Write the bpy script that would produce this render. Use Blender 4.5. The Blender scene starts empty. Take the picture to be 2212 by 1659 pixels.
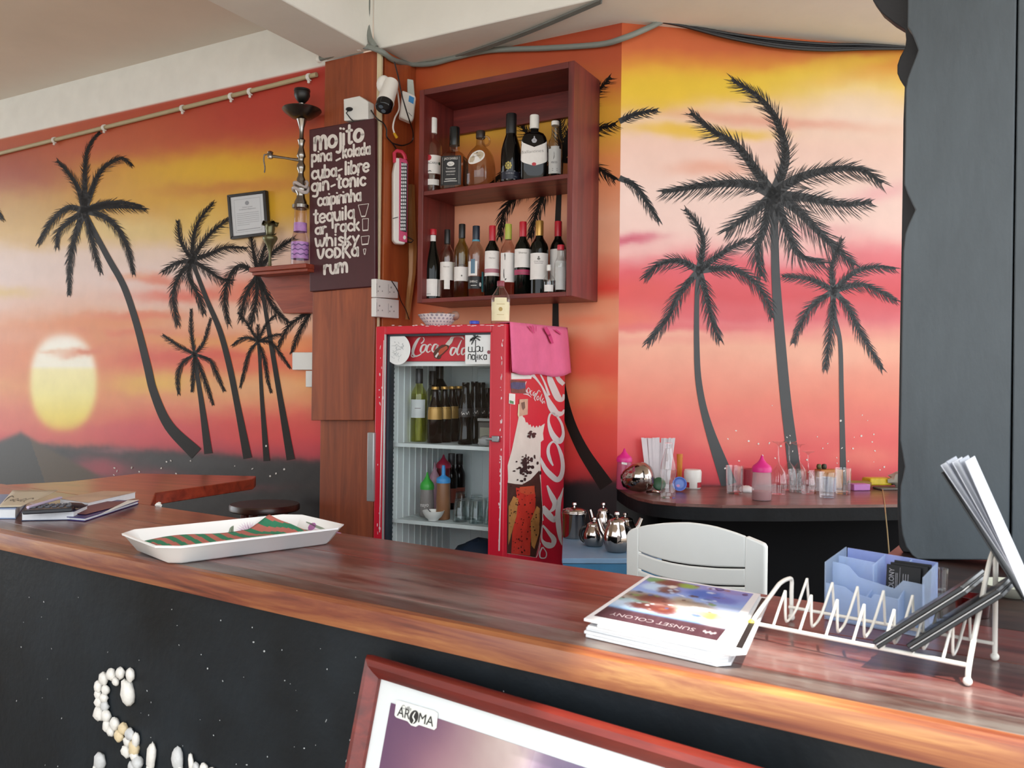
import bpy, bmesh, math, random
import numpy as np
from mathutils import Vector, Matrix, Quaternion
rnd = random.Random(7)
SC = bpy.context.scene
COL = SC.collection
# ------------------------------------------------------------------ camera
CAMH = 1.40
FPX, CX, CY = 1854.0, 1106.0, 829.5
PITCH, ROLL = math.radians(-0.2495), math.radians(0.6707)
_cp, _sp, _cr, _sr = math.cos(PITCH), math.sin(PITCH), math.cos(ROLL), math.sin(ROLL)
FWD = Vector((0, _cp, -_sp)); _r0 = Vector((1, 0, 0)); _d0 = Vector((0, -_sp, -_cp))
RIGHT = _cr*_r0 - _sr*_d0; DOWN = _sr*_r0 + _cr*_d0
CAM = Vector((0, 0, CAMH))
cam = bpy.data.cameras.new('camera'); camo = bpy.data.objects.new('camera', cam); COL.objects.link(camo)
cam.sensor_width = 36; cam.lens = FPX/2212*36; cam.clip_start = 0.02; cam.clip_end = 200
M = Matrix((( RIGHT.x, -DOWN.x, -FWD.x, 0), (RIGHT.y, -DOWN.y, -FWD.y, 0), (RIGHT.z, -DOWN.z, -FWD.z, CAMH), (0, 0, 0, 1)))
camo.matrix_world = M
cam.dof.use_dof = True; cam.dof.focus_distance = 3.0; cam.dof.aperture_fstop = 9.0
SC.camera = camo
# ------------------------------------------------------------------ light and exposure
w = bpy.data.worlds.new('sky'); SC.world = w; w.use_nodes = True
nt = w.node_tree; bg = nt.nodes['Background']
bg.inputs[0].default_value = (0.90, 0.95, 1.0, 1); bg.inputs[1].default_value = 3.3
sun = bpy.data.lights.new('sun', 'SUN'); suno = bpy.data.objects.new('sun', sun); COL.objects.link(suno)
sun.energy = 10.0; sun.angle = math.radians(1.2); sun.color = (1, .95, .86)
SUNDIR = Vector((0.677, -0.695, 2.34)).normalized()      # towards the sun
suno.rotation_euler = SUNDIR.to_track_quat('Z', 'Y').to_euler(); suno.location = (3, -3, 8)
SC.view_settings.view_transform = 'Standard'; SC.view_settings.look = 'None'
SC.view_settings.exposure = 0.0; SC.view_settings.gamma = 1.0; SC.view_settings.use_curve_mapping = False
SC.cycles.transparent_max_bounces = 32
SC.cycles.max_bounces = 8
# ------------------------------------------------------------------ geometry helpers
def ray(x, y):
    return FWD + RIGHT*((x-CX)/FPX) + DOWN*((y-CY)/FPX)
def depth(p): return (Vector(p)-CAM).dot(FWD)
class Pl:
    """a vertical (or any) plane n.p = d; off moves the point towards -n"""
    def __init__(s, n, d): s.n = Vector(n); s.d = d
    def px(s, x, y, off=0.0):
        r = ray(x, y); t = (s.d-off - s.n.dot(CAM))/s.n.dot(r)
        return CAM + r*t
def on_z(x, y, z):
    r = ray(x, y); return CAM + r*((z-CAMH)/r.z)
def at_depth(x, y, dd): return CAM + ray(x, y)*dd
def hdir(deg): a = math.radians(deg); return Vector((math.sin(a), math.cos(a), 0))
def to_px(v):                                          # numpy (n,3) -> px, py
    d = v - np.array(CAM); f = d@np.array(FWD)
    return CX+FPX*(d@np.array(RIGHT))/f, CY+FPX*(d@np.array(DOWN))/f
hW, nW = hdir(-60.773), hdir(29.227)
hR, nR = hdir(79.612), Vector((-hdir(79.612).y, hdir(79.612).x, 0))
hC, nC = hdir(-56.135), hdir(33.865)
hF, nF = hdir(-64.758), hdir(25.242)
UP = Vector((0, 0, 1))
WL, WP, WM, WR = Pl(nW, 3.42), Pl(nW, 3.366), Pl(nW, 3.645), Pl(nR, 3.756)
ZS, ZC, ZF, ZB = 3.07, 3.34, 0.10, 1.0        # soffit, ceiling, raised floor behind the bar, bar top
class B:
    def __init__(s): s.v = []; s.f = []; s.m = []
    def add(s, vs, fs, m=0):
        n = len(s.v); s.v += [tuple(v) for v in vs]
        for f in fs: s.f.append([i+n for i in f]); s.m.append(m)
        return s
    def poly(s, pts, m=0): return s.add(pts, [list(range(len(pts)))], m)
    def boxv(s, o, a, b, c, m=0):                     # corner o and edge vectors
        o, a, b, c = map(Vector, (o, a, b, c))
        vs = [o, o+a, o+a+b, o+b, o+c, o+a+c, o+a+b+c, o+b+c]
        fs = [[0,3,2,1],[4,5,6,7],[0,1,5,4],[1,2,6,5],[2,3,7,6],[3,0,4,7]]
        if a.cross(b).dot(c) < 0: fs = [f[::-1] for f in fs]
        return s.add(vs, fs, m)
    def box(s, c, sx, sy, sz, m=0, rz=0):
        q = Matrix.Rotation(rz, 3, 'Z'); a, b, e = q@Vector((sx,0,0)), q@Vector((0,sy,0)), Vector((0,0,sz))
        return s.boxv(Vector(c)-(a+b+e)/2, a, b, e, m)
    def prism(s, pts, ext, m=0, mtop=None):
        pts = [Vector(p) for p in pts]; ext = Vector(ext); n = len(pts)
        nn = sum(((pts[i]-pts[0]).cross(pts[(i+1) % n]-pts[0]) for i in range(n)), Vector())
        if nn.dot(ext) < 0: pts = pts[::-1]
        vs = pts+[p+ext for p in pts]
        k = len(s.v); s.v += [tuple(v) for v in vs]
        s.f.append([k+i for i in range(n)][::-1]); s.m.append(m)
        s.f.append([k+n+i for i in range(n)]); s.m.append(m if mtop is None else mtop)
        for i in range(n):
            j = (i+1) % n; s.f.append([k+i, k+j, k+n+j, k+n+i]); s.m.append(m)
        return s
    def tube(s, path, r, seg=8, m=0, cap=True, closed=False):
        P = [Vector(p) for p in path]; n = len(P)
        rr = r if isinstance(r, (list, tuple)) else [r]*n
        k = len(s.v); T = []
        for i in range(n):
            if closed: t = P[(i+1) % n]-P[i-1]
            else: t = P[min(i+1, n-1)]-P[max(i-1, 0)]
            T.append(t.normalized() if t.length > 1e-9 else Vector((0, 0, 1)))
        u = T[0].orthogonal().normalized()
        for i in range(n):
            u = u - T[i]*u.dot(T[i])
            u = u.normalized() if u.length > 1e-6 else T[i].orthogonal().normalized()
            v = T[i].cross(u)
            for j in range(seg):
                a = 2*math.pi*j/seg
                s.v.append(tuple(P[i]+(u*math.cos(a)+v*math.sin(a))*rr[i]))
        for i in range(n if closed else n-1):
            i2 = (i+1) % n
            for j in range(seg):
                j2 = (j+1) % seg
                s.f.append([k+i*seg+j, k+i*seg+j2, k+i2*seg+j2, k+i2*seg+j]); s.m.append(m)
        if cap and not closed:
            s.f.append([k+j for j in range(seg)][::-1]); s.m.append(m)
            s.f.append([k+(n-1)*seg+j for j in range(seg)]); s.m.append(m)
        return s
    def lathe(s, prof, c=(0,0,0), seg=24, m=0, shape=None, mat3=None):
        """prof: list of (radius, z)"""
        c = Vector(c); k = len(s.v); n = len(prof)
        for r, z in prof:
            for j in range(seg):
                a = 2*math.pi*j/seg; q = shape(a) if shape else (1, 1)
                p = Vector((r*math.cos(a)*q[0], r*math.sin(a)*q[1], z))
                if mat3: p = mat3@p
                s.v.append(tuple(c+p))
        for i in range(n-1):
            for j in range(seg):
                j2 = (j+1) % seg
                s.f.append([k+i*seg+j, k+i*seg+j2, k+(i+1)*seg+j2, k+(i+1)*seg+j]); s.m.append(m)
        if prof[0][0] > 1e-6: s.f.append([k+j for j in range(seg)][::-1]); s.m.append(m)
        if prof[-1][0] > 1e-6: s.f.append([k+(n-1)*seg+j for j in range(seg)]); s.m.append(m)
        return s
    def ball(s, c, rx, ry=None, rz=None, seg=10, rings=6, m=0, mat3=None, jit=0):
        ry = rx if ry is None else ry; rz = rx if rz is None else rz
        c = Vector(c); k = len(s.v)
        for i in range(rings+1):
            ph = math.pi*i/rings
            for j in range(seg):
                a = 2*math.pi*j/seg
                q = 1+jit*(rnd.random()-.5)
                p = Vector((rx*math.sin(ph)*math.cos(a)*q, ry*math.sin(ph)*math.sin(a)*q, rz*math.cos(ph)*q))
                if mat3: p = mat3@p
                s.v.append(tuple(c+p))
        for i in range(rings):
            for j in range(seg):
                j2 = (j+1) % seg
                s.f.append([k+i*seg+j, k+(i+1)*seg+j, k+(i+1)*seg+j2, k+i*seg+j2]); s.m.append(m)
        return s
def obj(name, b, mats, parent=None, smooth=False, bevel=0, bseg=2, local=False, solid=0, **props):
    me = bpy.data.meshes.new(name)
    off = Vector((0, 0, 0))
    if not local:
        p = parent
        if p is not None:
            while p is not None: off = off + p.location; p = p.parent
        else:
            if b.v:
                a = np.array(b.v); off = Vector(((a[:,0].min()+a[:,0].max())/2, (a[:,1].min()+a[:,1].max())/2, a[:,2].min()))
    v = [(x-off.x, y-off.y, z-off.z) for x, y, z in b.v]
    me.from_pydata(v, [], b.f)
    if not isinstance(mats, (list, tuple)): mats = [mats]
    for m in mats: me.materials.append(m)
    if len(mats) > 1: me.polygons.foreach_set('material_index', b.m)
    o = bpy.data.objects.new(name, me); COL.objects.link(o)
    if parent is not None: o.parent = parent
    elif not local: o.location = off
    if smooth:
        me.polygons.foreach_set('use_smooth', [True]*len(me.polygons))
        if smooth != 'all':
            me.set_sharp_from_angle(angle=math.radians(40 if smooth is True else smooth))
    if bevel:
        md = o.modifiers.new('bevel', 'BEVEL'); md.width = bevel; md.segments = bseg; md.limit_method = 'ANGLE'; md.angle_limit = math.radians(40)
        me.polygons.foreach_set('use_smooth', [True]*len(me.polygons)); me.set_sharp_from_angle(angle=math.radians(35))
        md.harden_normals = False
    if solid:
        md = o.modifiers.new('thickness', 'SOLIDIFY'); md.thickness = solid; md.offset = 0
    for k, x in props.items(): o[k] = x
    me.update()
    return o
def thing(name, label, cat, loc, group=None, rz=0):
    o = bpy.data.objects.new(name, None); COL.objects.link(o); o.location = Vector(loc); o.rotation_euler = (0, 0, rz)
    o.empty_display_size = .05
    o['label'] = label; o['category'] = cat
    if group: o['group'] = group
    return o
def tag(o, label, cat, group=None):
    o['label'] = label; o['category'] = cat
    if group: o['group'] = group
    return o
def catmull(pts, n=6):
    """pts: tuples of any length"""
    P = [np.array(p, float) for p in pts]
    if len(P) < 3: n = max(n, 2)
    out = []
    for i in range(len(P)-1):
        p0 = P[i-1] if i else 2*P[0]-P[1]; p1, p2 = P[i], P[i+1]
        p3 = P[i+2] if i+2 < len(P) else 2*P[-1]-P[-2]
        for k in range(n):
            t = k/n
            out.append(.5*((2*p1)+(-p0+p2)*t+(2*p0-5*p1+4*p2-p3)*t*t+(-p0+3*p1-3*p2+p3)*t**3))
    out.append(P[-1]); return out
def ribbon(b, pts, mp, n=6, m=0, taper=False, closed=False, rcap=False):
    """pts (x,y,w) -> flat ribbon through mp(x,y)"""
    if closed: pts = list(pts)+[pts[0]]
    Q = catmull(pts, n) if n > 1 else [np.array(p, float) for p in pts]
    k = len(b.v); L = len(Q)
    if rcap and L > 1:
        for e, a in ((0, 1), (-1, -2)):
            d = Q[e][:2]-Q[a][:2]; d = d/(np.hypot(*d)+1e-9); e_ = Q[e].copy(); e_[:2] += d*Q[e][2]*.35; e_[2] *= .6
            if e == 0: Q.insert(0, e_)
            else: Q.append(e_)
        L = len(Q)
    for i in range(L):
        if closed: t = Q[(i+1) % (L-1)]-Q[i-1 if i else L-2]
        else: t = Q[min(i+1, L-1)]-Q[max(i-1, 0)]
        t = t[:2]/(np.hypot(t[0], t[1])+1e-9); nn = np.array((-t[1], t[0])); wv = max(Q[i][2], 1e-4)/2
        a, c = Q[i][:2]+nn*wv, Q[i][:2]-nn*wv
        b.v.append(tuple(mp(*a))); b.v.append(tuple(mp(*c)))
    for i in range(L-1):
        b.f.append([k+2*i, k+2*i+1, k+2*i+3, k+2*i+2]); b.m.append(m)
    return b
def disc(b, x, y, rx, ry, mp, m=0, n=20, rot=0):
    c, s_ = math.cos(rot), math.sin(rot)
    pts = []
    for i in range(n):
        a = 2*math.pi*i/n; u, v = rx*math.cos(a), ry*math.sin(a)
        pts.append(mp(x+u*c-v*s_, y+u*s_+v*c))
    return b.poly(pts, m)
_fontcache = {}
def text2d(s, extrude=0, bold=0):
    key = (s, bold)
    if key in _fontcache: return _fontcache[key]
    cu = bpy.data.curves.new('t', 'FONT'); cu.body = s; cu.size = 1; cu.offset = bold; cu.resolution_u = 3
    o = bpy.data.objects.new('t', cu); COL.objects.link(o)
    bpy.context.view_layer.update()
    ev = o.evaluated_get(bpy.context.evaluated_depsgraph_get()); me = ev.to_mesh()
    v = [(q.co.x, q.co.y) for q in me.vertices]; f = [list(p.vertices) for p in me.polygons]
    ev.to_mesh_clear(); bpy.data.objects.remove(o); bpy.data.curves.remove(cu)
    xs = [q[0] for q in v] or [0, 1]
    x0, x1 = min(xs), max(xs)
    v = [((x-x0)/(x1-x0), y) for x, y in v]           # x normalised to 0..1, y: cap height about .7
    _fontcache[key] = (v, f); return v, f
def text(b, s, mp, x0, y0, x1, y1, h, m=0, bold=0):
    """baseline from (x0,y0) to (x1,y1) in mp's own coordinates; up vector = h=(hx,hy) for one cap height"""
    v, f = text2d(s, bold=bold)
    vs = [mp(x0+(x1-x0)*u+h[0]*t/.7, y0+(y1-y0)*u+h[1]*t/.7) for u, t in v]
    return b.add(vs, f, m)
# ------------------------------------------------------------------ materials
def lin(c):
    if isinstance(c, str):
        c = c.lstrip('#'); c = [int(c[i:i+2], 16)/255 for i in (0, 2, 4)]
    return tuple(x/12.92 if x <= .04045 else ((x+.055)/1.055)**2.4 for x in c)
_mats = {}
def newmat(name):
    m = bpy.data.materials.new(name); m.use_nodes = True
    n = m.node_tree.nodes; return m, n, m.node_tree.links, n['Principled BSDF']
def mat(name, c, rough=.5, metal=0, var=.12, vs=6, bump=0, bs=60, coat=0, spec=.5, emit=0, stretch=(1,1,1), rz=0, trans=0, sss=0):
    if name in _mats: return _mats[name]
    m, N, L, p = newmat(name); c = lin(c)
    p.inputs['Roughness'].default_value = rough; p.inputs['Metallic'].default_value = metal
    p.inputs['Specular IOR Level'].default_value = spec; p.inputs['Coat Weight'].default_value = coat
    p.inputs['Coat Roughness'].default_value = .08
    p.inputs['Transmission Weight'].default_value = trans
    tc = N.new('ShaderNodeTexCoord'); mpn = N.new('ShaderNodeMapping'); L.new(tc.outputs['Object'], mpn.inputs[0])
    mpn.inputs['Scale'].default_value = stretch; mpn.inputs['Rotation'].default_value = (0, 0, rz)
    no = N.new('ShaderNodeTexNoise'); no.inputs['Scale'].default_value = vs; no.inputs['Detail'].default_value = 6; no.inputs['Roughness'].default_value = .6
    L.new(mpn.outputs[0], no.inputs['Vector'])
    cr = N.new('ShaderNodeValToRGB'); L.new(no.outputs['Fac'], cr.inputs[0])
    cr.color_ramp.elements[0].position = .28; cr.color_ramp.elements[1].position = .72
    cr.color_ramp.elements[0].color = tuple(x*(1-var) for x in c)+(1,); cr.color_ramp.elements[1].color = tuple(min(1, x*(1+var)) for x in c)+(1,)
    L.new(cr.outputs[0], p.inputs['Base Color'])
    if bump:
        n2 = N.new('ShaderNodeTexNoise'); n2.inputs['Scale'].default_value = bs; n2.inputs['Detail'].default_value = 5
        L.new(mpn.outputs[0], n2.inputs['Vector']); bp = N.new('ShaderNodeBump'); bp.inputs['Strength'].default_value = bump; bp.inputs['Distance'].default_value = .004
        L.new(n2.outputs['Fac'], bp.inputs['Height']); L.new(bp.outputs[0], p.inputs['Normal'])
    if emit: p.inputs['Emission Color'].default_value = c+(1,); p.inputs['Emission Strength'].default_value = emit
    _mats[name] = m; return m
def wood(name, cols, rz=0, scale=3.0, ratio=14, rough=.35, coat=.2, bump=.15, axis='x', worn=None, wamt=.5):
    """streaky wood; grain along the local x (or z) axis turned by rz"""
    if name in _mats: return _mats[name]
    m, N, L, p = newmat(name)
    tc = N.new('ShaderNodeTexCoord'); r1 = N.new('ShaderNodeMapping'); L.new(tc.outputs['Object'], r1.inputs[0]); r1.inputs['Rotation'].default_value = (0, 0, rz)
    mp = N.new('ShaderNodeMapping'); L.new(r1.outputs[0], mp.inputs[0])
    mp.inputs['Scale'].default_value = (1, ratio, ratio) if axis == 'x' else (ratio, ratio, 1)
    no = N.new('ShaderNodeTexNoise'); no.inputs['Scale'].default_value = scale; no.inputs['Detail'].default_value = 8; no.inputs['Roughness'].default_value = .62; no.inputs['Distortion'].default_value = .6
    L.new(mp.outputs[0], no.inputs['Vector'])
    cr = N.new('ShaderNodeValToRGB'); L.new(no.outputs['Fac'], cr.inputs[0]); e = cr.color_ramp.elements
    k = len(cols)
    for i, c in enumerate(cols):
        pos = .3+.4*i/(k-1)
        if i == 0: el = e[0]; el.position = pos
        elif i == k-1: el = e[-1]; el.position = pos
        else: el = e.new(pos)
        el.color = lin(c)+(1,)
    src = cr.outputs[0]
    rv = None
    if worn:
        n2 = N.new('ShaderNodeTexNoise'); n2.inputs['Scale'].default_value = 3.2; n2.inputs['Detail'].default_value = 7; n2.inputs['Roughness'].default_value = .65
        m2 = N.new('ShaderNodeMapping'); L.new(r1.outputs[0], m2.inputs[0]); m2.inputs['Scale'].default_value = (.7, 3.5, 3.5); L.new(m2.outputs[0], n2.inputs['Vector'])
        c2 = N.new('ShaderNodeValToRGB'); L.new(n2.outputs['Fac'], c2.inputs[0])
        c2.color_ramp.elements[0].position = .46; c2.color_ramp.elements[0].color = (0,0,0,1); c2.color_ramp.elements[1].position = .64; c2.color_ramp.elements[1].color = (wamt,)*3+(1,)
        mx = N.new('ShaderNodeMix'); mx.data_type = 'RGBA'; L.new(c2.outputs[0], mx.inputs[0]); L.new(src, mx.inputs[6]); mx.inputs[7].default_value = lin(worn)+(1,)
        src = mx.outputs[2]; rv = c2.outputs[0]
    L.new(src, p.inputs['Base Color'])
    p.inputs['Roughness'].default_value = rough; p.inputs['Coat Weight'].default_value = coat; p.inputs['Coat Roughness'].default_value = .18
    bp = N.new('ShaderNodeBump'); bp.inputs['Strength'].default_value = bump; bp.inputs['Distance'].default_value = .003
    L.new(no.outputs['Fac'], bp.inputs['Height']); L.new(bp.outputs[0], p.inputs['Normal'])
    _mats[name] = m; return m
def glass(name, c=(.97,.98,.97), gloss=1.0, ior=1.45, rough=.02):
    """clear sheet or vessel wall: see-through with mirror reflections by angle"""
    if name in _mats: return _mats[name]
    m = bpy.data.materials.new(name); m.use_nodes = True; N, L = m.node_tree.nodes, m.node_tree.links
    N.remove(N['Principled BSDF']); out = N['Material Output']
    tr = N.new('ShaderNodeBsdfTransparent'); tr.inputs[0].default_value = tuple(c)+(1,)
    gl = N.new('ShaderNodeBsdfGlossy'); gl.inputs[0].default_value = (1,1,1,1); gl.inputs['Roughness'].default_value = rough
    lw = N.new('ShaderNodeLayerWeight'); lw.inputs['Blend'].default_value = .5
    pw = N.new('ShaderNodeMath'); pw.operation = 'POWER'; L.new(lw.outputs['Facing'], pw.inputs[0]); pw.inputs[1].default_value = 4.0
    fr = N.new('ShaderNodeMath'); fr.operation = 'MULTIPLY_ADD'; L.new(pw.outputs[0], fr.inputs[0]); fr.inputs[1].default_value = .75; fr.inputs[2].default_value = .04
    no = N.new('ShaderNodeTexNoise'); no.inputs['Scale'].default_value = 25; mr = N.new('ShaderNodeMapRange'); L.new(no.outputs['Fac'], mr.inputs[0])
    mr.inputs[3].default_value = gloss*.9; mr.inputs[4].default_value = gloss*1.1
    mu = N.new('ShaderNodeMath'); mu.operation = 'MULTIPLY'; L.new(fr.outputs[0], mu.inputs[0]); L.new(mr.outputs[0], mu.inputs[1]); mu.use_clamp = True
    mx = N.new('ShaderNodeMixShader'); L.new(mu.outputs[0], mx.inputs[0]); L.new(tr.outputs[0], mx.inputs[1]); L.new(gl.outputs[0], mx.inputs[2]); L.new(mx.outputs[0], out.inputs[0])
    _mats[name] = m; return m
def milky(name, c, alpha=.5, rough=.25):
    """translucent plastic: part of the light goes straight through"""
    if name in _mats: return _mats[name]
    m, N, L, p = newmat(name); p.inputs['Roughness'].default_value = rough
    no = N.new('ShaderNodeTexNoise'); no.inputs['Scale'].default_value = 8; cr = N.new('ShaderNodeValToRGB'); L.new(no.outputs['Fac'], cr.inputs[0])
    l = lin(c); cr.color_ramp.elements[0].color = tuple(x*.93 for x in l)+(1,); cr.color_ramp.elements[1].color = tuple(min(1, x*1.07) for x in l)+(1,)
    L.new(cr.outputs[0], p.inputs['Base Color'])
    tr = N.new('ShaderNodeBsdfTransparent'); tr.inputs[0].default_value = tuple(.5+.5*x for x in l)+(1,)
    mx = N.new('ShaderNodeMixShader'); mx.inputs[0].default_value = alpha
    L.new(tr.outputs[0], mx.inputs[1]); L.new(p.outputs[0], mx.inputs[2]); L.new(mx.outputs[0], N['Material Output'].inputs[0])
    _mats[name] = m; return m
# ------------------------------------------------------------------ painted walls
def srgb(c): c = c.lstrip('#'); return np.array([int(c[i:i+2], 16)/255 for i in (0, 2, 4)])
def wob(x, y, s=1.0, k=0):
    x = x/s; y = y/s
    return (np.sin(x*.021+1.3*k+np.sin(y*.034+k)*1.2)+.6*np.sin(x*.053+y*.041+2.1+k)+.4*np.sin(x*.097-y*.12+k*2.7)+.3*np.sin(x*.21+y*.02+k))/2.3
def sig(v, s): return 1/(1+np.exp(-np.clip(v/s, -40, 40)))
def stops(y, st):
    ys = [a for a, _ in st]; cs = np.array([srgb(c) for _, c in st])
    return np.stack([np.interp(y, ys, cs[:, i]) for i in range(3)], 1)
def blob(C, x, y, cx, cy, rx, ry, col, a=.8, ang=0, p=2.4):
    t = math.radians(ang); u = (x-cx)*math.cos(t)+(y-cy)*math.sin(t); v = -(x-cx)*math.sin(t)+(y-cy)*math.cos(t)
    d = np.sqrt((u/rx)**2+(v/ry)**2); k = (a*np.exp(-.9*d**p))[:, None]
    return C*(1-k)+srgb(col)*k
def paint_left(v):
    px, py = to_px(v); x = px+10*wob(px, py, 1, 0); y = py+7*wob(px*.6, py, 1, 3)+3*wob(px*2, py*5, 1, 5)
    C = stops(y, [(130,'#b23530'),(240,'#b44a32'),(325,'#bf6238'),(365,'#cf9034'),(440,'#cf9a3c'),(500,'#dcb469'),(545,'#e4c8b4'),(600,'#e6cbc4'),(660,'#e6c0b0'),(700,'#e4a27c'),(740,'#df7f52'),(790,'#e07348'),(830,'#e4a05c'),(870,'#e58a60'),(905,'#db5f4e'),(945,'#cf4048'),(975,'#b83a46'),(1100,'#5a2a30')])
    for b_ in [(30,370,130,55,'#a04030',.85),(330,290,230,38,'#bb5834',.7,-10),(560,240,150,55,'#b23a2f',.8,-10),(60,455,110,50,'#c8a05a',.7),(460,365,200,42,'#dcac24',.95,-6),(310,430,130,26,'#d8a42a',.85),(520,405,150,14,'#c07432',.7,-4),(610,440,120,32,'#dcaa2e',.85),
        (280,500,140,24,'#e0c57e',.7),(430,470,60,30,'#dcb84e',.6),(100,520,90,18,'#d6a95a',.7),(60,585,150,48,'#e2cdc6',.85),(0,632,75,12,'#dfc07a',.85),(345,607,60,11,'#dd6a48',.75,6),(290,598,40,8,'#e5a27a',.7),(420,642,120,14,'#dd543a',.8),(565,625,110,30,'#e0603c',.8),
        (190,702,180,15,'#e0803f',.75,-3),(310,682,120,9,'#df6f45',.8,-2),(250,720,110,8,'#df6a42',.7),(60,725,90,22,'#e8b4a4',.6),(620,545,80,48,'#e8c4b0',.85),(520,668,110,24,'#e9bda2',.75),(600,700,100,26,'#ecc4ac',.7),
        (400,772,170,15,'#d94f3a',.85,-2),(420,738,110,13,'#e49c4e',.7),(570,742,110,16,'#e69a58',.6),(560,790,120,12,'#df6446',.7,-4),(320,830,100,22,'#e9b848',.85),(560,835,130,28,'#e8a878',.8),(30,780,70,60,'#e4946a',.6),(137,825,125,150,'#e58a50',.75),(40,900,110,40,'#dd6e5c',.6),(300,935,220,22,'#d24a54',.6),(560,930,140,30,'#d8443e',.7)]:
        C = blob(C, x, y, *b_)
    # the painted sun
    w_ = 70+0*y; u = (px-137)/72; vv = (py-825)/104; vv = np.where(vv < 0, vv*1.02, vv); dd = np.sqrt(np.abs(u)**2.3+np.abs(vv)**2.3)
    k = sig(1-dd, .05)[:, None]; cs = stops(py, [(720,'#fffcf4'),(790,'#fffbe8'),(800,'#fdf3b4'),(850,'#fbf09c'),(900,'#f6df68'),(930,'#efcc50')]); C = C*(1-k)+cs*k
    C = blob(C, x, y, 185, 757, 50, 8, '#df7a52', .95, -6); C = blob(C, x, y, 115, 757, 30, 4, '#eec0a0', .8); C = blob(C, x, y, 207, 725, 26, 16, '#df8a50', .9, 40)
    # dark ground, pink path, tent
    g = np.interp(px, [-100,0,100,215,300,430,560,700], [975,968,962,966,972,978,990,994])
    k = sig(py-g+3*wob(px, py, .4, 1), 3.5)[:, None]; C = C*(1-k)+(srgb('#2b2829')+.02*wob(px, py, .3, 2)[:, None])*k
    for b_ in [(215,1012,80,26,'#b03a4a',.85),(330,1030,70,14,'#8a3540',.7),(380,1052,180,10,'#7c2e36',.8),(250,972,50,6,'#96565e',.7),(420,1000,120,14,'#3e3b3c',.6)]: C = blob(C, x, y, *b_)
    t_ = np.minimum(np.minimum(py-(935+.552*(px-45)), py-(935-.40*(px-45))), (1028+.34*(217-px))-py)
    k = sig(t_, 2.5)[:, None]; tc = np.where((px > 60+(py-935)*.35)[:, None], srgb('#4b3a26'), srgb('#2c2825'))
    C = C*(1-k)+tc*k
    k = (sig(v[:, 2]-ZS, .002))[:, None]; C = C*(1-k)+srgb('#eceeea')*k
    return C
def paint_mid(v):
    px, py = to_px(v); x = px+8*wob(px, py, 1, 0); y = py+6*wob(px*.7, py, 1, 4)+2*wob(px*2, py*5, 1, 5)
    C = stops(y, [(50,'#a8442a'),(130,'#b4502e'),(180,'#c46c30'),(230,'#d59c32'),(290,'#daa238'),(340,'#de8c50'),(400,'#de8c62'),(470,'#e4a484'),(540,'#e49c7c'),(580,'#dd6c52'),(620,'#d63e2f'),(650,'#e18c68'),(700,'#e59c78'),(740,'#de6a4c'),(800,'#dd5a42'),(860,'#e1764e'),(920,'#da4a3c'),(1000,'#d03838'),(1040,'#a83034')])
    for b_ in [(900,350,60,420,'#ba5230',.9),(1290,720,40,30,'#e8a27e',.7),(1250,690,70,12,'#e6744e',.6),(1270,835,40,25,'#e89a6a',.6)]: C = blob(C, x, y, *b_)
    k = sig(py-1040+3*wob(px, py, .3, 1), 4)[:, None]; C = C*(1-k)+srgb('#232022')*k
    return C
def paint_right(v):
    px, py = to_px(v); x = px+10*wob(px, py, 1, 0); y = py+6*wob(px*.7, py, 1, 4)+2*wob(px*2, py*5, 1, 5)
    C = stops(y, [(50,'#c45c36'),(105,'#c9663a'),(150,'#dc983a'),(190,'#e4c03a'),(225,'#e3ba50'),(260,'#ebcab2'),(320,'#ebc7b9'),(420,'#ebcec4'),(500,'#ebc9c0'),(545,'#e7b2ae'),(585,'#d85a64'),(640,'#d04a52'),(690,'#d66a72'),(715,'#e08c82'),(750,'#e5a48c'),(800,'#e39680'),(860,'#df806c'),(930,'#da645e'),(1000,'#d4464c'),(1048,'#c63e4a')])
    for b_ in [(1440,190,150,38,'#e3be36',.95),(1690,168,170,22,'#e5c23a',.95,-8),(1890,125,110,16,'#e2b83c',.9,-8),(1740,92,230,17,'#cd6a3a',.9,5),(1850,235,160,62,'#efd8ca',.85),(1620,238,130,22,'#eccbb6',.85),(1660,262,210,12,'#de9a86',.7,4),(1480,283,120,14,'#e3b93e',.9,3),(1600,290,70,9,'#e3bb48',.8),(1540,365,90,16,'#e09c84',.65),(1900,420,70,18,'#e4a8ac',.7,-12),(1360,520,60,10,'#c65068',.85,-8),(1750,502,110,16,'#dfa0a2',.7),
        (1345,632,120,36,'#d85450',.85),(1560,572,120,28,'#d75864',.85),(1700,560,60,18,'#e6aeb0',.6),(1890,560,120,36,'#da6872',.8),(1340,690,90,26,'#df7456',.7),(1400,722,140,9,'#e8ae96',.8),(1490,708,170,9,'#d46068',.7),(1660,680,200,14,'#d0545a',.6),(1800,762,190,26,'#e8ac94',.7),(1580,950,70,36,'#de846e',.6),(1700,900,200,30,'#de7466',.5),(1870,990,80,26,'#e0846e',.6),(1350,980,80,60,'#d6484c',.6)]:
        C = blob(C, x, y, *b_)
    k = sig(py-1050, 2)[:, None]; C = C*(1-k)+srgb('#201f22')*k
    return C
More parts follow.
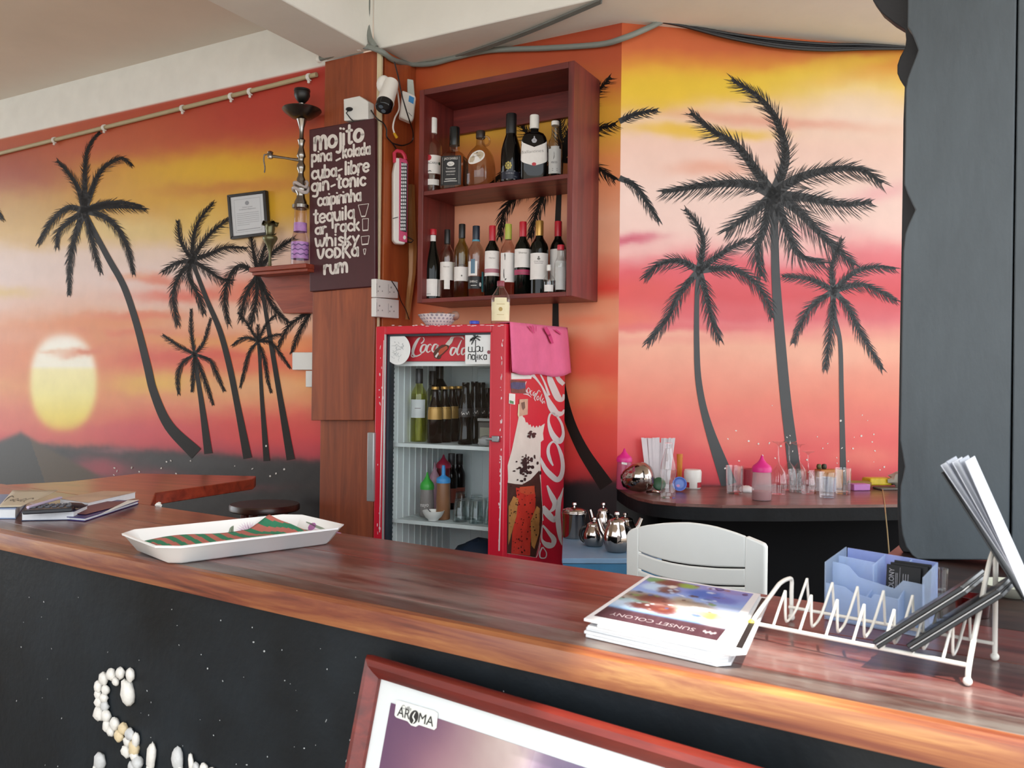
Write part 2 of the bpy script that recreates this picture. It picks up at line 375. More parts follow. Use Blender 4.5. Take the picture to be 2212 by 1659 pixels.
def mural_material():
    m, N, L, p = newmat('mural_paint')
    at = N.new('ShaderNodeAttribute'); at.attribute_name = 'paint'
    no = N.new('ShaderNodeTexNoise'); no.inputs['Scale'].default_value = 9; no.inputs['Detail'].default_value = 8
    tc = N.new('ShaderNodeTexCoord'); L.new(tc.outputs['Object'], no.inputs['Vector'])
    mr = N.new('ShaderNodeMapRange'); L.new(no.outputs['Fac'], mr.inputs[0]); mr.inputs[3].default_value = .92; mr.inputs[4].default_value = 1.08
    mx = N.new('ShaderNodeVectorMath'); mx.operation = 'SCALE'; L.new(at.outputs['Color'], mx.inputs[0]); L.new(mr.outputs[0], mx.inputs['Scale'])
    L.new(mx.outputs[0], p.inputs['Base Color']); p.inputs['Roughness'].default_value = .40; p.inputs['Specular IOR Level'].default_value = .42
    n2 = N.new('ShaderNodeTexNoise'); n2.inputs['Scale'].default_value = 45; n2.inputs['Detail'].default_value = 4; L.new(tc.outputs['Object'], n2.inputs['Vector'])
    bp = N.new('ShaderNodeBump'); bp.inputs['Strength'].default_value = .12; bp.inputs['Distance'].default_value = .003; L.new(n2.outputs['Fac'], bp.inputs['Height']); L.new(bp.outputs[0], p.inputs['Normal'])
    return m
MURAL = mural_material()
def painted_wall(name, h, n, d, t0, t1, z0, z1, fn, step=.011):
    nt_, nz = int(abs(t1-t0)/step)+2, int((z1-z0)/step)+2
    T, Z = np.meshgrid(np.linspace(t0, t1, nt_), np.linspace(z0, z1, nz), indexing='ij')
    hv, nv = np.array(h), np.array(n)
    V = T[..., None]*hv+nv*d; V[..., 2] = Z; V = V.reshape(-1, 3)
    i, j = np.meshgrid(np.arange(nt_-1), np.arange(nz-1), indexing='ij'); a = (i*nz+j).ravel()
    F = np.stack([a, a+1, a+nz+1, a+nz], 1)
    # make the faces look towards the room (-n)
    e1, e2 = V[F[0, 1]]-V[F[0, 0]], V[F[0, 3]]-V[F[0, 0]]
    if np.dot(np.cross(e1, e2), nv) > 0: F = F[:, ::-1]
    me = bpy.data.meshes.new(name); me.vertices.add(len(V)); me.vertices.foreach_set('co', V.ravel())
    me.loops.add(F.size); me.loops.foreach_set('vertex_index', F.ravel().astype(np.int32))
    me.polygons.add(len(F)); me.polygons.foreach_set('loop_start', np.arange(0, F.size, 4, dtype=np.int32))
    me.update(calc_edges=True)
    c = np.clip(fn(V), 0, 1); l = np.where(c <= .04045, c/12.92, ((c+.055)/1.055)**2.4)
    at = me.color_attributes.new('paint', 'FLOAT_COLOR', 'POINT'); at.data.foreach_set('color', np.concatenate([l, np.ones((len(l), 1))], 1).ravel().astype(np.float32))
    me.materials.append(MURAL)
    o = bpy.data.objects.new(name, me); COL.objects.link(o); o['kind'] = 'structure'
    return o
# corner of the middle and right walls
den = nW.x*nR.y-nW.y*nR.x
CORNER = Vector(((WM.d*nR.y-WR.d*nW.y)/den, (nW.x*WR.d-nR.x*WM.d)/den, 0))
tC, tCR = hW.dot(CORNER), hR.dot(CORNER)
wall_left = painted_wall('wall_left', hW, nW, 3.42, 2.80, 7.4, 0, ZC, paint_left, .0125)
wall_back = painted_wall('wall_back', hW, nW, 3.645, tC, 2.80, 0, ZS+.02, paint_mid)
wall_right = painted_wall('wall_right', hR, nR, 3.756, tCR, tCR+2.6, 0, ZS+.02, paint_right)
white = mat('white_plaster', '#e4e3dc', .8, var=.05, vs=2.5, bump=.25, bs=30)
ceil_m = mat('ceiling_paint', '#ded5c9', .85, var=.06, vs=1.5, bump=.2, bs=20)
floor_m = mat('concrete_floor', '#8d8478', .8, var=.15, bump=.3, bs=15)
def st(o): o['kind'] = 'structure'; return o
def pt(n1, d1, n2, d2, z):
    de = n1.x*n2.y-n1.y*n2.x; return Vector(((d1*n2.y-d2*n1.y)/de, (n1.x*d2-n2.x*d1)/de, z))
def tW(t, d, z): return hW*t+nW*d+UP*z
b = B(); roof_sun_cut = [hC*t_+nC*d_+UP*ZC for t_, d_ in ((9, 6), (9, -2.4), (.2, -2.4), (-.3, -1.2), (-.3, 1.2), (-4, 1.2), (-4, 6))]  # unseen outline shaped so the sun reaches only the bar's right front
b.prism([Vector(p) for p in roof_sun_cut], UP*.18); st(obj('ceiling', b, ceil_m))
b = B(); b.boxv(tW(2.70, .9, ZS), hW*.295, nW*2.47, UP*(ZC-ZS+.01)); st(obj('ceiling_beam', b, white, bevel=.006))
q = pt(nW, 3.37, nR, 3.0, ZS)
b = B(); b.prism([tW(2.70, 3.37, ZS), q, nR*3.0+hR*(tCR+2.6)+UP*ZS, nR*3.9+hR*(tCR+2.6)+UP*ZS, nR*3.9+hR*(tCR)+UP*ZS, tW(tC+.1, 3.80, ZS), tW(2.70, 3.80, ZS)], UP*(ZC-ZS+.01)); st(obj('ceiling_beam', b, white, bevel=.006))
b = B(); b.boxv(hC*3.4+nC*-2.4, hC*5.6, nC*-.12, UP*ZC); st(obj('wall_added_front', b, mat('added_wall_tan', '#c8b59c', .8, var=.1, vs=2)))  # unseen wall added behind the camera to darken reflections on the left
b = B(); b.boxv((-14, -14, -.05), (28, 0, 0), (0, 28, 0), (0, 0, .05)); st(obj('floor', b, floor_m))
b = B(); b.prism([pt(nC, 1.40, nW, 3.8, 0)+hC*4, hC*-1.2+nC*1.40, nR*3.756+hR*(tCR+2.6), CORNER, tW(2.80, 3.645, 0), tW(2.80, 3.42, 0), tW(7.4, 3.42, 0)], UP*ZF); st(obj('floor_platform', b, floor_m))
# ------------------------------------------------------------------ palms of the mural (flat paint)
palm_l = mat('palm_paint_brown', '#1c1410', .5, var=.2, vs=12, spec=.25)
palm_r = mat('palm_paint_glare', '#1d2024', .4, var=.2, vs=12, spec=.6)  # bluish glare of the right wall mixed into the dark palm colour
def frond(b, pts, mp, L, dens=5.0, w0=4.0, ang=42, droop=.35, m=0):
    Q = catmull(pts, 8); S = [0]
    for i in range(1, len(Q)): S.append(S[-1]+float(np.hypot(*(Q[i]-Q[i-1]))))
    T = S[-1]
    ribbon(b, [(q[0], q[1], w0*(1-.75*s/T)+.8) for q, s in zip(Q, S)], mp, 1, m)
    s = T*.10; xs = [q[0] for q in Q]; ys = [q[1] for q in Q]
    while s < T*.995:
        f = s/T; x, y = np.interp(s, S, xs), np.interp(s, S, ys)
        x2, y2 = np.interp(min(s+4, T), S, xs), np.interp(min(s+4, T), S, ys); x1, y1 = np.interp(max(s-4, 0), S, xs), np.interp(max(s-4, 0), S, ys)
        d = np.array((x2-x1, y2-y1)); d /= np.hypot(*d)+1e-9; n_ = np.array((-d[1], d[0]))
        ln = L*(.45+.75*math.sin(math.pi*min(1, .15+.8*f)))*(.75+.5*rnd.random())
        for sd in (-1, 1):
            a = math.radians(ang*(1-.45*f)+rnd.uniform(-8, 8))
            v = d*math.cos(a)+n_*sd*math.sin(a); v[1] += droop*(1 if v[1] > -.4 else .3)*.8; v /= np.hypot(*v)
            l = ln*(1.0 if v[1] > 0 else .7)
            hb = d*dens*.62
            tip = np.array((x, y))+v*l; p0 = np.array((x, y)); md = p0+v*l*.5+np.array((-v[1], v[0]))*dens*.55*sd
            k = len(b.v); b.v += [tuple(mp(*(p0-hb))), tuple(mp(*(p0+hb))), tuple(mp(*md)), tuple(mp(*tip))]
            b.f += [[k, k+1, k+2], [k, k+2, k+3]]; b.m += [m, m]
        s += dens
    return b
def palm(parent, plane, crown, trunk, fronds, L, mtl, dens=4.5, off=.002, droop=.35, clip=None, w0=5):
    b = B(); mp = lambda x, y: plane.px(x, y, off)
    if trunk: ribbon(b, [(crown[0], crown[1], trunk[0][2]*.8)]+list(trunk), mp, 6)
    for fr in fronds:
        frond(b, [crown]+list(fr), mp, L, dens, w0, droop=droop)
    return obj('painted_palm', b, mtl, parent=parent)
palm(wall_left, WL, (182,455), [(198,490,11),(235,560,13),(268,620,14),(295,700,15),(318,790,17),(333,850,18),(365,920,22),(424,980,30)],
     [[(185,345),(197,308),(216,285)],[(168,405),(143,368),(123,347)],[(212,378),(239,351),(265,342),(286,358)],[(225,446),(278,447),(316,452)],[(225,440),(270,438),(306,446)],[(225,468),(255,495),(276,537),(289,593)],[(196,505),(207,553),(218,588)],[(164,505),(152,558),(149,638)],[(143,484),(125,505),(123,534)],[(146,449),(111,479),(83,525)]], 21, palm_l, 3.0, w0=13)
palm(wall_left, WL, (415,562), [(425,591,9),(447,648,10),(475,715,12),(496,793,13),(514,882,14),(535,990,19)],
     [[(390,520),(384,477)],[(418,512),(432,473),(461,438)],[(436,527),(461,498),(495,472)],[(454,548),(489,534),(532,536)],[(450,584),(475,601),(500,606)],[(379,569),(352,587)],[(386,598),(374,641),(384,701)],[(408,598),(429,640),(440,676)]], 23, palm_l, 3.4, w0=9)
palm(wall_left, WL, (557,591), [(568,640,8),(585,740,10),(603,847,12),(628,993,18)],
     [[(546,537),(542,508)],[(590,545),(636,514)],[(571,537),(590,505)],[(518,574),(494,602),(485,648),(494,700)],[(553,651),(541,700)],[(589,662),(623,697)],[(530,640),(520,690)]], 24, palm_l, 3.4, w0=9)
palm(wall_left, WL, (420,765), [(425,804,9),(436,875,12),(450,980,18)],
     [[(386,747),(352,724)],[(413,715),(413,668)],[(440,740),(455,688)],[(393,786),(384,815),(386,850)],[(454,779),(468,808),(485,845)],[(440,815),(461,875)],[(415,847)]], 13, palm_l, 3.2, w0=6)
palm(wall_left, WL, (557,737), [(561,776,7),(566,865,9),(576,996,14)],
     [[(532,697),(513,674)],[(557,701)],[(575,701),(597,679)],[(529,729),(502,746)],[(539,761),(529,797),(519,836)],[(571,776),(578,818),(586,848)],[(585,740),(603,761),(627,795)],[(590,725),(606,722)]], 11, palm_l, 3.0, w0=5)
palm(wall_left, WL, (672,672), [], [[(625,703),(601,750)],[(646,719),(630,762)]], 15, palm_l, 3.4, w0=6)
palm(wall_left, WL, (-60,430), [], [[(-20,440),(8,475)]], 15, palm_l, 3.4, w0=6)
palm(wall_right, WR, (1671,421), [(1673,480,16),(1675,576,18),(1679,649,20),(1686,740,22),(1697,860,23),(1708,950,25),(1720,1048,28)],
     [[(1697,341),(1679,263),(1640,211),(1582,172)],[(1632,367),(1592,315),(1536,280),(1493,244)],[(1619,398),(1540,398),(1430,415)],[(1723,385),(1801,365),(1862,367),(1906,395)],[(1736,426),(1822,441),(1882,437)],[(1718,450),(1762,493),(1801,532),(1846,573)],[(1701,497),(1727,550),(1781,569)],[(1636,450),(1569,499)],[(1649,497),(1636,541),(1645,597)]], 44, palm_r, 4.2, w0=22, droop=.25)
palm(wall_right, WR, (1510,584), [(1506,628,10),(1505,740,12),(1510,830,14),(1530,920,18),(1575,1048,34)],
     [[(1519,523),(1506,484),(1480,452)],[(1549,554),(1592,528),(1629,516)],[(1467,563),(1423,571),(1393,599)],[(1579,580),(1627,606),(1658,649),(1668,686)],[(1467,636),(1441,688),(1398,742)],[(1527,641),(1540,697),(1555,735)]], 30, palm_r, 4.0, w0=14, droop=.3)
palm(wall_right, WR, (1801,628), [(1803,680,8),(1815,740,9),(1818,850,10),(1822,1048,14)],
     [[(1797,576),(1819,517)],[(1749,602),(1690,596)],[(1844,589),(1888,576),(1935,580)],[(1866,615),(1938,650)],[(1753,662),(1727,706),(1714,742)],[(1831,662),(1857,714),(1906,797)],[(1796,700),(1783,797)]], 25, palm_r, 3.8, w0=12, droop=.3)
palm(wall_right, WR, (1338,262), [], [[(1375,246),(1418,238)]], 22, palm_r, 5, w0=12, droop=.1)
palm(wall_right, WR, (1338,384), [], [[(1375,405),(1424,478)]], 22, palm_r, 5, w0=12, droop=.5)
palm(wall_back, WM, (1212,345), [(1206,450,12),(1203,560,13),(1200,660,13),(1203,760,16),(1222,880,20),(1255,965,24),(1310,1050,32)],
     [[(1100,440),(1079,512)],[(1167,437),(1145,512)],[(1150,300),(1112,250)],[(1210,300),(1205,215)],[(1262,290),(1330,268)],[(1275,355),(1330,388)],[(1130,345),(1060,400)],[(1245,250),(1318,168)]], 30, palm_l, 4.6, w0=12, droop=.4)
b = B()
for k in range(70):
    if k < 22: x, y, pl = rnd.uniform(220, 660), rnd.gauss(1015, 22), WL
    else: x, y, pl = rnd.uniform(1560, 1935), rnd.gauss(985, 45), WR
    if y > 1040 or y < 780: continue
    disc(b, x, y, rnd.uniform(.8, 2.6), rnd.uniform(.9, 3.2), lambda a, c: pl.px(a, c, .0025), 0, 7, rnd.random())
obj('paint_speck', b, mat('speck_white', '#d8d2cc', .6), parent=wall_left, kind='stuff')
# ------------------------------------------------------------------ wooden pillar
wd_p = wood('pillar_wood', ['#74361d','#8e4525','#a3532d'], axis='z', scale=1.6, ratio=12, rough=.45)
wd_d = wood('pillar_wood_dark', ['#662a18','#7c381e','#914828'], axis='z', scale=1.6, ratio=12, rough=.45)
pil = B(); pil.boxv(tW(2.649, 3.386, 0), hW*.361, nW*.28, UP*ZS)
pillar = st(obj('wooden_pillar', pil, wd_d))
b = B(); b.boxv(tW(2.659, 3.366, ZF), hW*.348, nW*.02, UP*(ZS-ZF-.005)); obj('front_board', b, wd_p, parent=pillar, bevel=.002)
b = B(); b.boxv(tW(2.635, 3.39, ZF), hW*.014, nW*.25, UP*(ZS-ZF-.006)); obj('side_board', b, wood('pillar_wood_side', ['#8f4020','#a34f28','#b15e30'], axis='z', scale=1.6, ratio=12, rough=.45), parent=pillar, bevel=.002)
p1, p2 = WP.px(672, 620, .03), WP.px(806, 912, .03)
b = B(); b.boxv(WP.px(806.5, 908, .034), WP.px(672, 908, .034)*1-WP.px(806.5, 908, .034), nW*.034, UP*(WP.px(740, 629, .03).z-WP.px(740, 912, .03).z)); o = obj('front_panel', b, wd_p, parent=pillar, bevel=.003)
b = B(); b.boxv(tW(2.634, 3.352, 1.55), hW*.026, nW*.016, UP*(ZS-1.55-.02)); obj('corner_strip', b, mat('cream_strip', '#cdbf9d', .6), parent=pillar, bevel=.002)
# ------------------------------------------------------------------ conduits and cables along the ceiling
pipe_m = mat('grey_conduit', '#7f857f', .5, var=.06); pipe_c = mat('cream_conduit', '#b0a27f', .55, var=.06); clip_m = mat('white_plastic', '#e4e2dc', .4, var=.04)
cab_m = mat('black_cable', '#17161a', .45, var=.1)
def clip(root, p, axis, r):
    b = B(); ax = Vector(axis).normalized(); s_ = ax.cross(nW).normalized(); pts = []
    for i in range(9):
        a = math.pi*(i/8)*1.25-.4; pts.append(Vector(p)+s_*math.cos(a)*(r+.004)-nW*math.sin(a)*(r+.004))
    for w_ in (-.006, 0, .006): b.tube([q_+ax*w_ for q_ in pts], .0045, 6)
    b.ball(Vector(p)-s_*(r+.014)-nW*.004, .008); obj('saddle_clip', b, clip_m, parent=root, smooth=True)
T = [WL.px(-90, 355, .018), WL.px(0, 331.5, .018), WL.px(345, 246, .018), WL.px(684, 161, .018)]
b = B(); b.tube(T, .0125, 10); o = thing('conduit', 'long cream conduit pipe clipped along the top of the left mural', 'pipe', T[1]); obj('pipe', b, pipe_c, parent=o, smooth=True)
for x in (118, 226, 395, 500, 541, 668): clip(o, WL.px(x, 331.5-.2472*x+.6, .018), T[2]-T[1], .0125)
Rf = Pl(hW, 2.630)
T = [WP.px(690, 127, .02), WP.px(735, 113, .02), WP.px(776, 101, .025), WP.px(796, 102, .035), Rf.px(822, 113, 0)-hW*.01, Rf.px(846, 130, 0)-hW*.01, WM.px(885, 138, .05), WM.px(930, 138, .03), WM.px(985, 124, .02), WM.px(1060, 109, .02), WM.px(1180, 104, .02), WM.px(1295, 96, .02), WR.px(1345, 83, .03), WR.px(1390, 65, .03), WR.px(1428, 47, .03)]
b = B(); b.tube([Vector(q_) for q_ in catmull([tuple(p) for p in T], 5)], .0135, 10); o = thing('conduit', 'grey conduit pipe bending around the pillar top and along the back wall', 'pipe', T[0]); obj('pipe', b, pipe_m, parent=o, smooth=True)
for i, ax in ((0, hW), (2, hW), (5, nW)): clip(o, T[i], ax, .0135)
PB = Pl(nW, 3.37)
T = [PB.px(795, -60, .03), PB.px(794, 20, .03), PB.px(793, 55, .03), PB.px(800, 85, .035), PB.px(812, 103, .03)]
b = B(); b.tube([Vector(q_) for q_ in catmull([tuple(p) for p in T], 5)], .0145, 10); tag(obj('conduit', b, pipe_m, smooth=True), 'short grey conduit pipe dropping down the white ceiling beam corner', 'pipe')
T = [WM.px(985, 121, .03), on_z(1060, 96, ZS-.008), on_z(1150, 62, ZS-.008), on_z(1240, 24, ZS-.008), on_z(1300, -2, ZS-.008)]
b = B()
for k in range(3): b.tube([Vector(q_)+Vector((0, .012*k, -.002*k)) for q_ in catmull([tuple(p) for p in T], 5)], .006, 6)
tag(obj('ceiling_cable', b, mat('grey_cable', '#6d6f6b', .5), smooth=True), 'thin grey cables running across the underside of the white ceiling beam', 'cable')
b = B()
for k in range(5):
    sg = [0, 4, 7, 3, -2][k]; T = [(1425, 46), (1480, 55+sg*.3), (1570, 74+sg), (1680, 90+sg*1.6), (1780, 98+sg*1.5), (1870, 99+sg), (1990, 103+sg*.3)]
    b.tube([WR.px(q_[0], q_[1], .02+.008*(k % 3)) for q_ in catmull(T, 5)], .007, 6)
tag(obj('cable_bundle', b, cab_m, smooth=True), 'bundle of black cables sagging along the top of the right mural', 'cable')
# ------------------------------------------------------------------ the bar
gC = -math.atan2(hC.y, hC.x)
bar_w = wood('bar_plank_wood', ['#2e110f','#4b1f1b','#63302a','#7a4439'], rz=gC, scale=2.4, ratio=13, rough=.30, coat=.3, bump=.12, worn='#94807a', wamt=.6)
bar_e = wood('bar_edge_wood', ['#481f17','#723824','#905833','#b5854f'], rz=gC, scale=2.0, ratio=15, rough=.38, coat=.25, bump=.15)
bar_r = wood('bar_return_wood', ['#5e1f14','#833220','#9b4028'], rz=0.4, scale=2.2, ratio=10, rough=.32, coat=.3)
bar_k = mat('bar_black_panel', '#13191e', .5, var=.75, vs=3.2, bump=.25, bs=50, spec=.3)
def cC(t, d, z): return hC*t+nC*d+UP*z
DF, DB = 1.15, 1.683
bar = thing('bar_counter', 'long dark red wooden bar counter with black front panel', 'bar counter', cC(1, 1.4, 0))
def strip(name, d0, d1, t0, t1, z0, z1, m, bev=.003):
    b = B(); b.boxv(cC(t0, d0, z0), hC*(t1-t0), nC*(d1-d0), UP*(z1-z0)); return obj(name, b, m, parent=bar, bevel=bev)
bar_g = wood('bar_worn_wood', ['#2f1a17','#462a24','#5a3d35'], rz=gC, scale=2.4, ratio=16, rough=.35, coat=.2, bump=.2, worn='#76706a', wamt=.8)
strip('plank', 1.1725, 1.232, -1.1, 4.2, .957, 1.0, bar_g, .0015)
strip('plank', 1.2325, 1.4745, -1.1, 4.2, .957, 1.0, bar_w, .0015)
bar_w2 = wood('bar_back_plank_wood', ['#35110f','#561d19','#6a2620','#7c3930'], rz=gC, scale=2.2, ratio=13, rough=.30, coat=.3, bump=.12, worn='#8f7a70', wamt=.3)
strip('plank', 1.476, DB, -1.1, 4.2, .957, 1.0, bar_w2)
b = B(); pr = [(DF, .95), (DF, .985), (DF+.003, .993), (DF+.010, .9985), (DF+.0215, 1.0), (DF+.0215, .95)]
b.prism([cC(-1.1, d, z) for d, z in pr], hC*5.3); obj('edge_board', b, bar_e, parent=bar, smooth=30)
fp = strip('front_panel', 1.18, 1.205, -1.1, 4.2, .0, .957, bar_k, 0)
b = B(); b.prism([cC(-1.1, DB-.002, .957), cC(.41, DB-.002, .957), on_z(1955, 1200, .957), cC(.36, 2.42, .957), cC(-1.1, 2.42, .957)], UP*.043); obj('return_plank', b, wood('bar_right_return_wood', ['#1f100d','#33201b','#4a2f27'], rz=gC, scale=2.4, ratio=10, rough=.4), parent=bar, bevel=.003)
b = B(); b.boxv(cC(.30, DB, .1), hC*.02, nC*.7, UP*.857); obj('return_panel', b, bar_k, parent=bar)
poly = [(336,1091),(546,1057.5),(553,1050.5),(300,1044.5),(150,1064),(-90,1078)]
b = B(); b.prism([on_z(x, y, .955) for x, y in poly]+[cC(3.3, DB-.001, .955), cC(2.55, DB-.001, .955)], UP*.045)
obj('return_plank', b, bar_r, parent=bar, bevel=.003)
e0, e1 = on_z(345, 1093, 0), on_z(540, 1060, 0)
ev = (e1-e0); en = Vector((-ev.y, ev.x, 0)).normalized()
b = B(); b.boxv(e0+en*.06+UP*ZF, ev*.93, en*.02, UP*(.954-ZF)); obj('side_panel', b, mat('navy_panel', '#1b2540', .5), parent=bar)
b = B(); b.boxv(e0+en*.035+ev*.70+UP*ZF, ev.normalized()*.075, en*.075, UP*(.953-ZF)); obj('leg', b, mat('red_post', '#a02732', .5), parent=bar, bevel=.003)
b = B(); PF = Pl(nC, 1.179)
for k in range(150):
    x = rnd.uniform(20, 1650); y = 1215+.237*x+rnd.uniform(10, 460)
    if y > 1700: continue
    disc(b, x, y, rnd.uniform(.5, 1.4)*(1.6 if rnd.random() < .12 else 1), rnd.uniform(.6, 2.4)*(2 if rnd.random() < .1 else 1), lambda a, c: PF.px(a, c, 0), 0, 6, rnd.uniform(-.4, .4))
obj('paint_speck', b, mat('speck_grey', '#a9acad', .7), parent=fp, kind='stuff')
# shell letters
sh_m = [mat('shell_white', '#dcd9d2', .45, var=.08, vs=60, bump=.3, bs=160), mat('shell_cream', '#d3c09a', .45, var=.1, vs=60, bump=.3, bs=160), mat('shell_grey', '#c3c4c3', .45, var=.1, vs=60, bump=.3, bs=160)]
def shell_letter(label, pts):
    o = thing('shell_letter', label, 'letter', PF.px(pts[0][0], pts[0][1], 0), 'shell letters on the bar front')
    for p_ in pts:
        x, y, rx, ry, rot = p_[:5]; mi = p_[5] if len(p_) > 5 else (2 if rnd.random() < .2 else 0)
        c = PF.px(x, y, .006); s_ = depth(c)/FPX
        m3 = Matrix((-hC, nC, UP)).transposed()@Matrix.Rotation(math.radians(rot), 3, 'Y')
        b = B(); b.ball(c, rx*s_*1.22, min(rx, ry)*s_*.8, ry*s_*1.18, 9, 6, mat3=m3, jit=.26); obj('shell', b, sh_m[mi], parent=o, smooth='all')
S_ = [(276,1495,16,24,-25,0),(281,1458,10,13,0),(260,1454,12,11,20),(240,1457,12,11,0),(250,1472,9,8,30),(224,1466,12,12,0),(213,1483,10,12,0),(228,1490,10,9,0),(212,1500,9,10,0),(224,1507,11,9,0),(213,1517,10,10,0),(226,1525,11,9,0),(214,1541,14,13,20,0),(230,1547,12,12,0),(231,1567,11,12,0),(248,1563,12,12,0),(239,1580,11,9,0),(266,1574,12,11,0,1),(257,1589,13,11,0,1),(281,1586,13,11,30),(275,1602,12,9,0),(293,1598,9,14,0),(289,1615,12,15,0,1),(273,1623,12,12,-40),(290,1632,11,10,0),(297,1648,13,13,0,2),(285,1655,11,9,0,2),(298,1668,12,11,0),(290,1686,12,11,0),(272,1699,12,11,0),(250,1706,12,11,0),(230,1699,12,11,0),(216,1682,11,12,0),(210,1664,11,12,0),(215,1645,14,17,15,2)]
shell_letter('tall letter S made of white seashells glued to the black bar front', S_)
U_ = [(327,1634,11,26,5,0),(324,1664,10,13,0),(328,1686,11,11,0),(345,1700,12,11,0),(365,1698,12,11,0),(380,1682,11,11,0),(385,1662,11,12,0),(384,1640,14,22,-5,2)]
shell_letter('letter u of white seashells beside the tall shell letter, cut off below', U_)
shell_letter('third shell letter beginning with a thin spiky shell at the frame bottom', [(413,1650,7,18,-10,0),(423,1657,8,9,0,2),(416,1680,10,12,0),(418,1702,10,12,0),(440,1660,10,10,0),(458,1672,10,12,0),(462,1698,10,13,0)])
# ------------------------------------------------------------------ leaning framed poster
def proj(p):
    d = Vector(p)-CAM; f = d.dot(FWD); return (CX+FPX*d.dot(RIGHT)/f, CY+FPX*d.dot(DOWN)/f)
P0 = Pl(nC, 1.150).px(805, 1414)
best = None
for i in range(-40, 41):
    dv = hdir(-56.135+180+i*.5)
    q = proj(P0+dv*.8); yy = 1414+(q[0]-805)*.289; e = abs(q[1]-yy)
    if best is None or e < best[0]: best = (e, dv)
PX_ = best[1]; PN = Vector((-PX_.y, PX_.x, 0))
if PN.dot(nC) < 0: PN = -PN
best = None
for i in range(0, 60):
    a = math.radians(i*.5); dv = -UP*math.cos(a)-PN*math.sin(a); q = proj(P0+dv*.35)
    xx = 805-(q[1]-1414)*45/245; e = abs(q[0]-xx)
    if best is None or e < best[0]: best = (e, dv)
PD = best[1]; PZ = PX_.cross(PD)
if PZ.dot(nC) > 0: PZ = -PZ                          # outwards, towards the viewer
PW, PH = .78, 1.0
PH = min(PH, P0.z/abs(PD.z)-.004)
POS = Pl(-PZ, (-PZ).dot(P0))
fr_m = wood('poster_frame_wood', ['#4c1410','#661d16','#7a281c'], rz=gC, scale=3, ratio=12, rough=.4, coat=.15)
po = thing('framed_poster', 'large red wood framed coffee poster leaning against the bar front', 'poster', P0+PD*PH+PX_*PW/2)
def PP(u, v, o=0): return P0+PX_*u+PD*v+PZ*o
FW = .034
def frame_prof(): return [(0, 0), (0, .014), (.006, .022), (.016, .024), (.026, .018), (FW, .010), (FW, 0)]
for side in range(4):
    b = B(); vs = []
    for e in (0, 1):
        for a, o in frame_prof():
            if side == 0: uv = ((a, a) if e == 0 else (PW-a, a))
            elif side == 1: uv = ((a, PH-a) if e == 0 else (PW-a, PH-a))
            elif side == 2: uv = ((a, a) if e == 0 else (a, PH-a))
            else: uv = ((PW-a, a) if e == 0 else (PW-a, PH-a))
            vs.append(PP(uv[0], uv[1], o))
    n_ = len(frame_prof()); fs = [[i, (i+1) % n_, n_+(i+1) % n_, n_+i] for i in range(n_)]
    b.add(vs, fs); obj('frame_rail', b, fr_m, parent=po, smooth=40)
b = B(); b.boxv(PP(.02, .02, -.004), PX_*(PW-.04), PD*(PH-.04), PZ*.006); obj('mat_board', b, mat('mount_white', '#dfe3e6', .5, var=.03), parent=po)
def color_grid(name, mp, nx, ny, fn, parent, rough=.3, coat=0, mname=None, spec=.5):
    U, V = np.meshgrid(np.linspace(0, 1, nx), np.linspace(0, 1, ny), indexing='ij'); U, V = U.ravel(), V.ravel()
    b = B(); b.v = [tuple(mp(u, v)) for u, v in zip(U, V)]
    for i in range(nx-1):
        for j in range(ny-1):
            a = i*ny+j; b.f.append([a, a+ny, a+ny+1, a+1]); b.m.append(0)
    key = mname or 'print_ink'
    if key not in _mats:
        m, N, L, p = newmat(key); at = N.new('ShaderNodeAttribute'); at.attribute_name = 'print'; L.new(at.outputs['Color'], p.inputs['Base Color'])
        p.inputs['Roughness'].default_value = rough; p.inputs['Coat Weight'].default_value = coat
        no = N.new('ShaderNodeTexNoise'); no.inputs['Scale'].default_value = 6; mr = N.new('ShaderNodeMapRange'); L.new(no.outputs['Fac'], mr.inputs[0]); mr.inputs[3].default_value = rough*.9; mr.inputs[4].default_value = rough*1.15; L.new(mr.outputs[0], p.inputs['Roughness'])
        p.inputs['Specular IOR Level'].default_value = spec; _mats[key] = m
    o = obj(name, b, _mats[key], parent=parent)
    c = np.clip(fn(U, V), 0, 1); l = np.where(c <= .04045, c/12.92, ((c+.055)/1.055)**2.4)
    at = o.data.color_attributes.new('print', 'FLOAT_COLOR', 'POINT'); at.data.foreach_set('color', np.concatenate([l, np.ones((len(l), 1))], 1).ravel().astype(np.float32))
    return o
mg = FW+.034
def poster_fn(u, v):
    x = u*100; y = v*140
    C = stops(x+4*wob(x*9, y*9, 1, 0), [(0,'#6a4a68'),(18,'#96707c'),(34,'#b09a98'),(44,'#c3b0ae'),(52,'#8a6a86'),(64,'#5a3a70'),(74,'#7a5a80'),(84,'#c4b0b8'),(100,'#54386c')])
    for b_ in [(8,6,16,20,'#5c3f60',.8),(22,14,14,10,'#9a6a78',.6),(30,30,12,22,'#b7aaa4',.7),(45,20,2.2,22,'#dccbd4',.8,8),(56,12,9,14,'#3c2a58',.9,20),(62,26,7,18,'#6c4a78',.8,25),(70,14,10,8,'#a88aa0',.6),(80,20,8,10,'#d2c6cc',.8,15),(94,18,9,14,'#4c3468',.9),(50,70,40,40,'#c49a90',.7),(40,60,12,10,'#6a3a3a',.5),(30,120,60,30,'#3a2430',.8)]: C = blob(C, x, y, *b_)
    return C
color_grid('print', lambda u, v: PP(mg+u*(PW-2*mg), mg+v*(PH-2*mg), .0032), 60, 70, poster_fn, po, .25)
lx = lambda x, y, o=.0045: POS.px(x, y, o)
lg = thing('logo', '', '', (0, 0, 0)); bpy.data.objects.remove(lg)
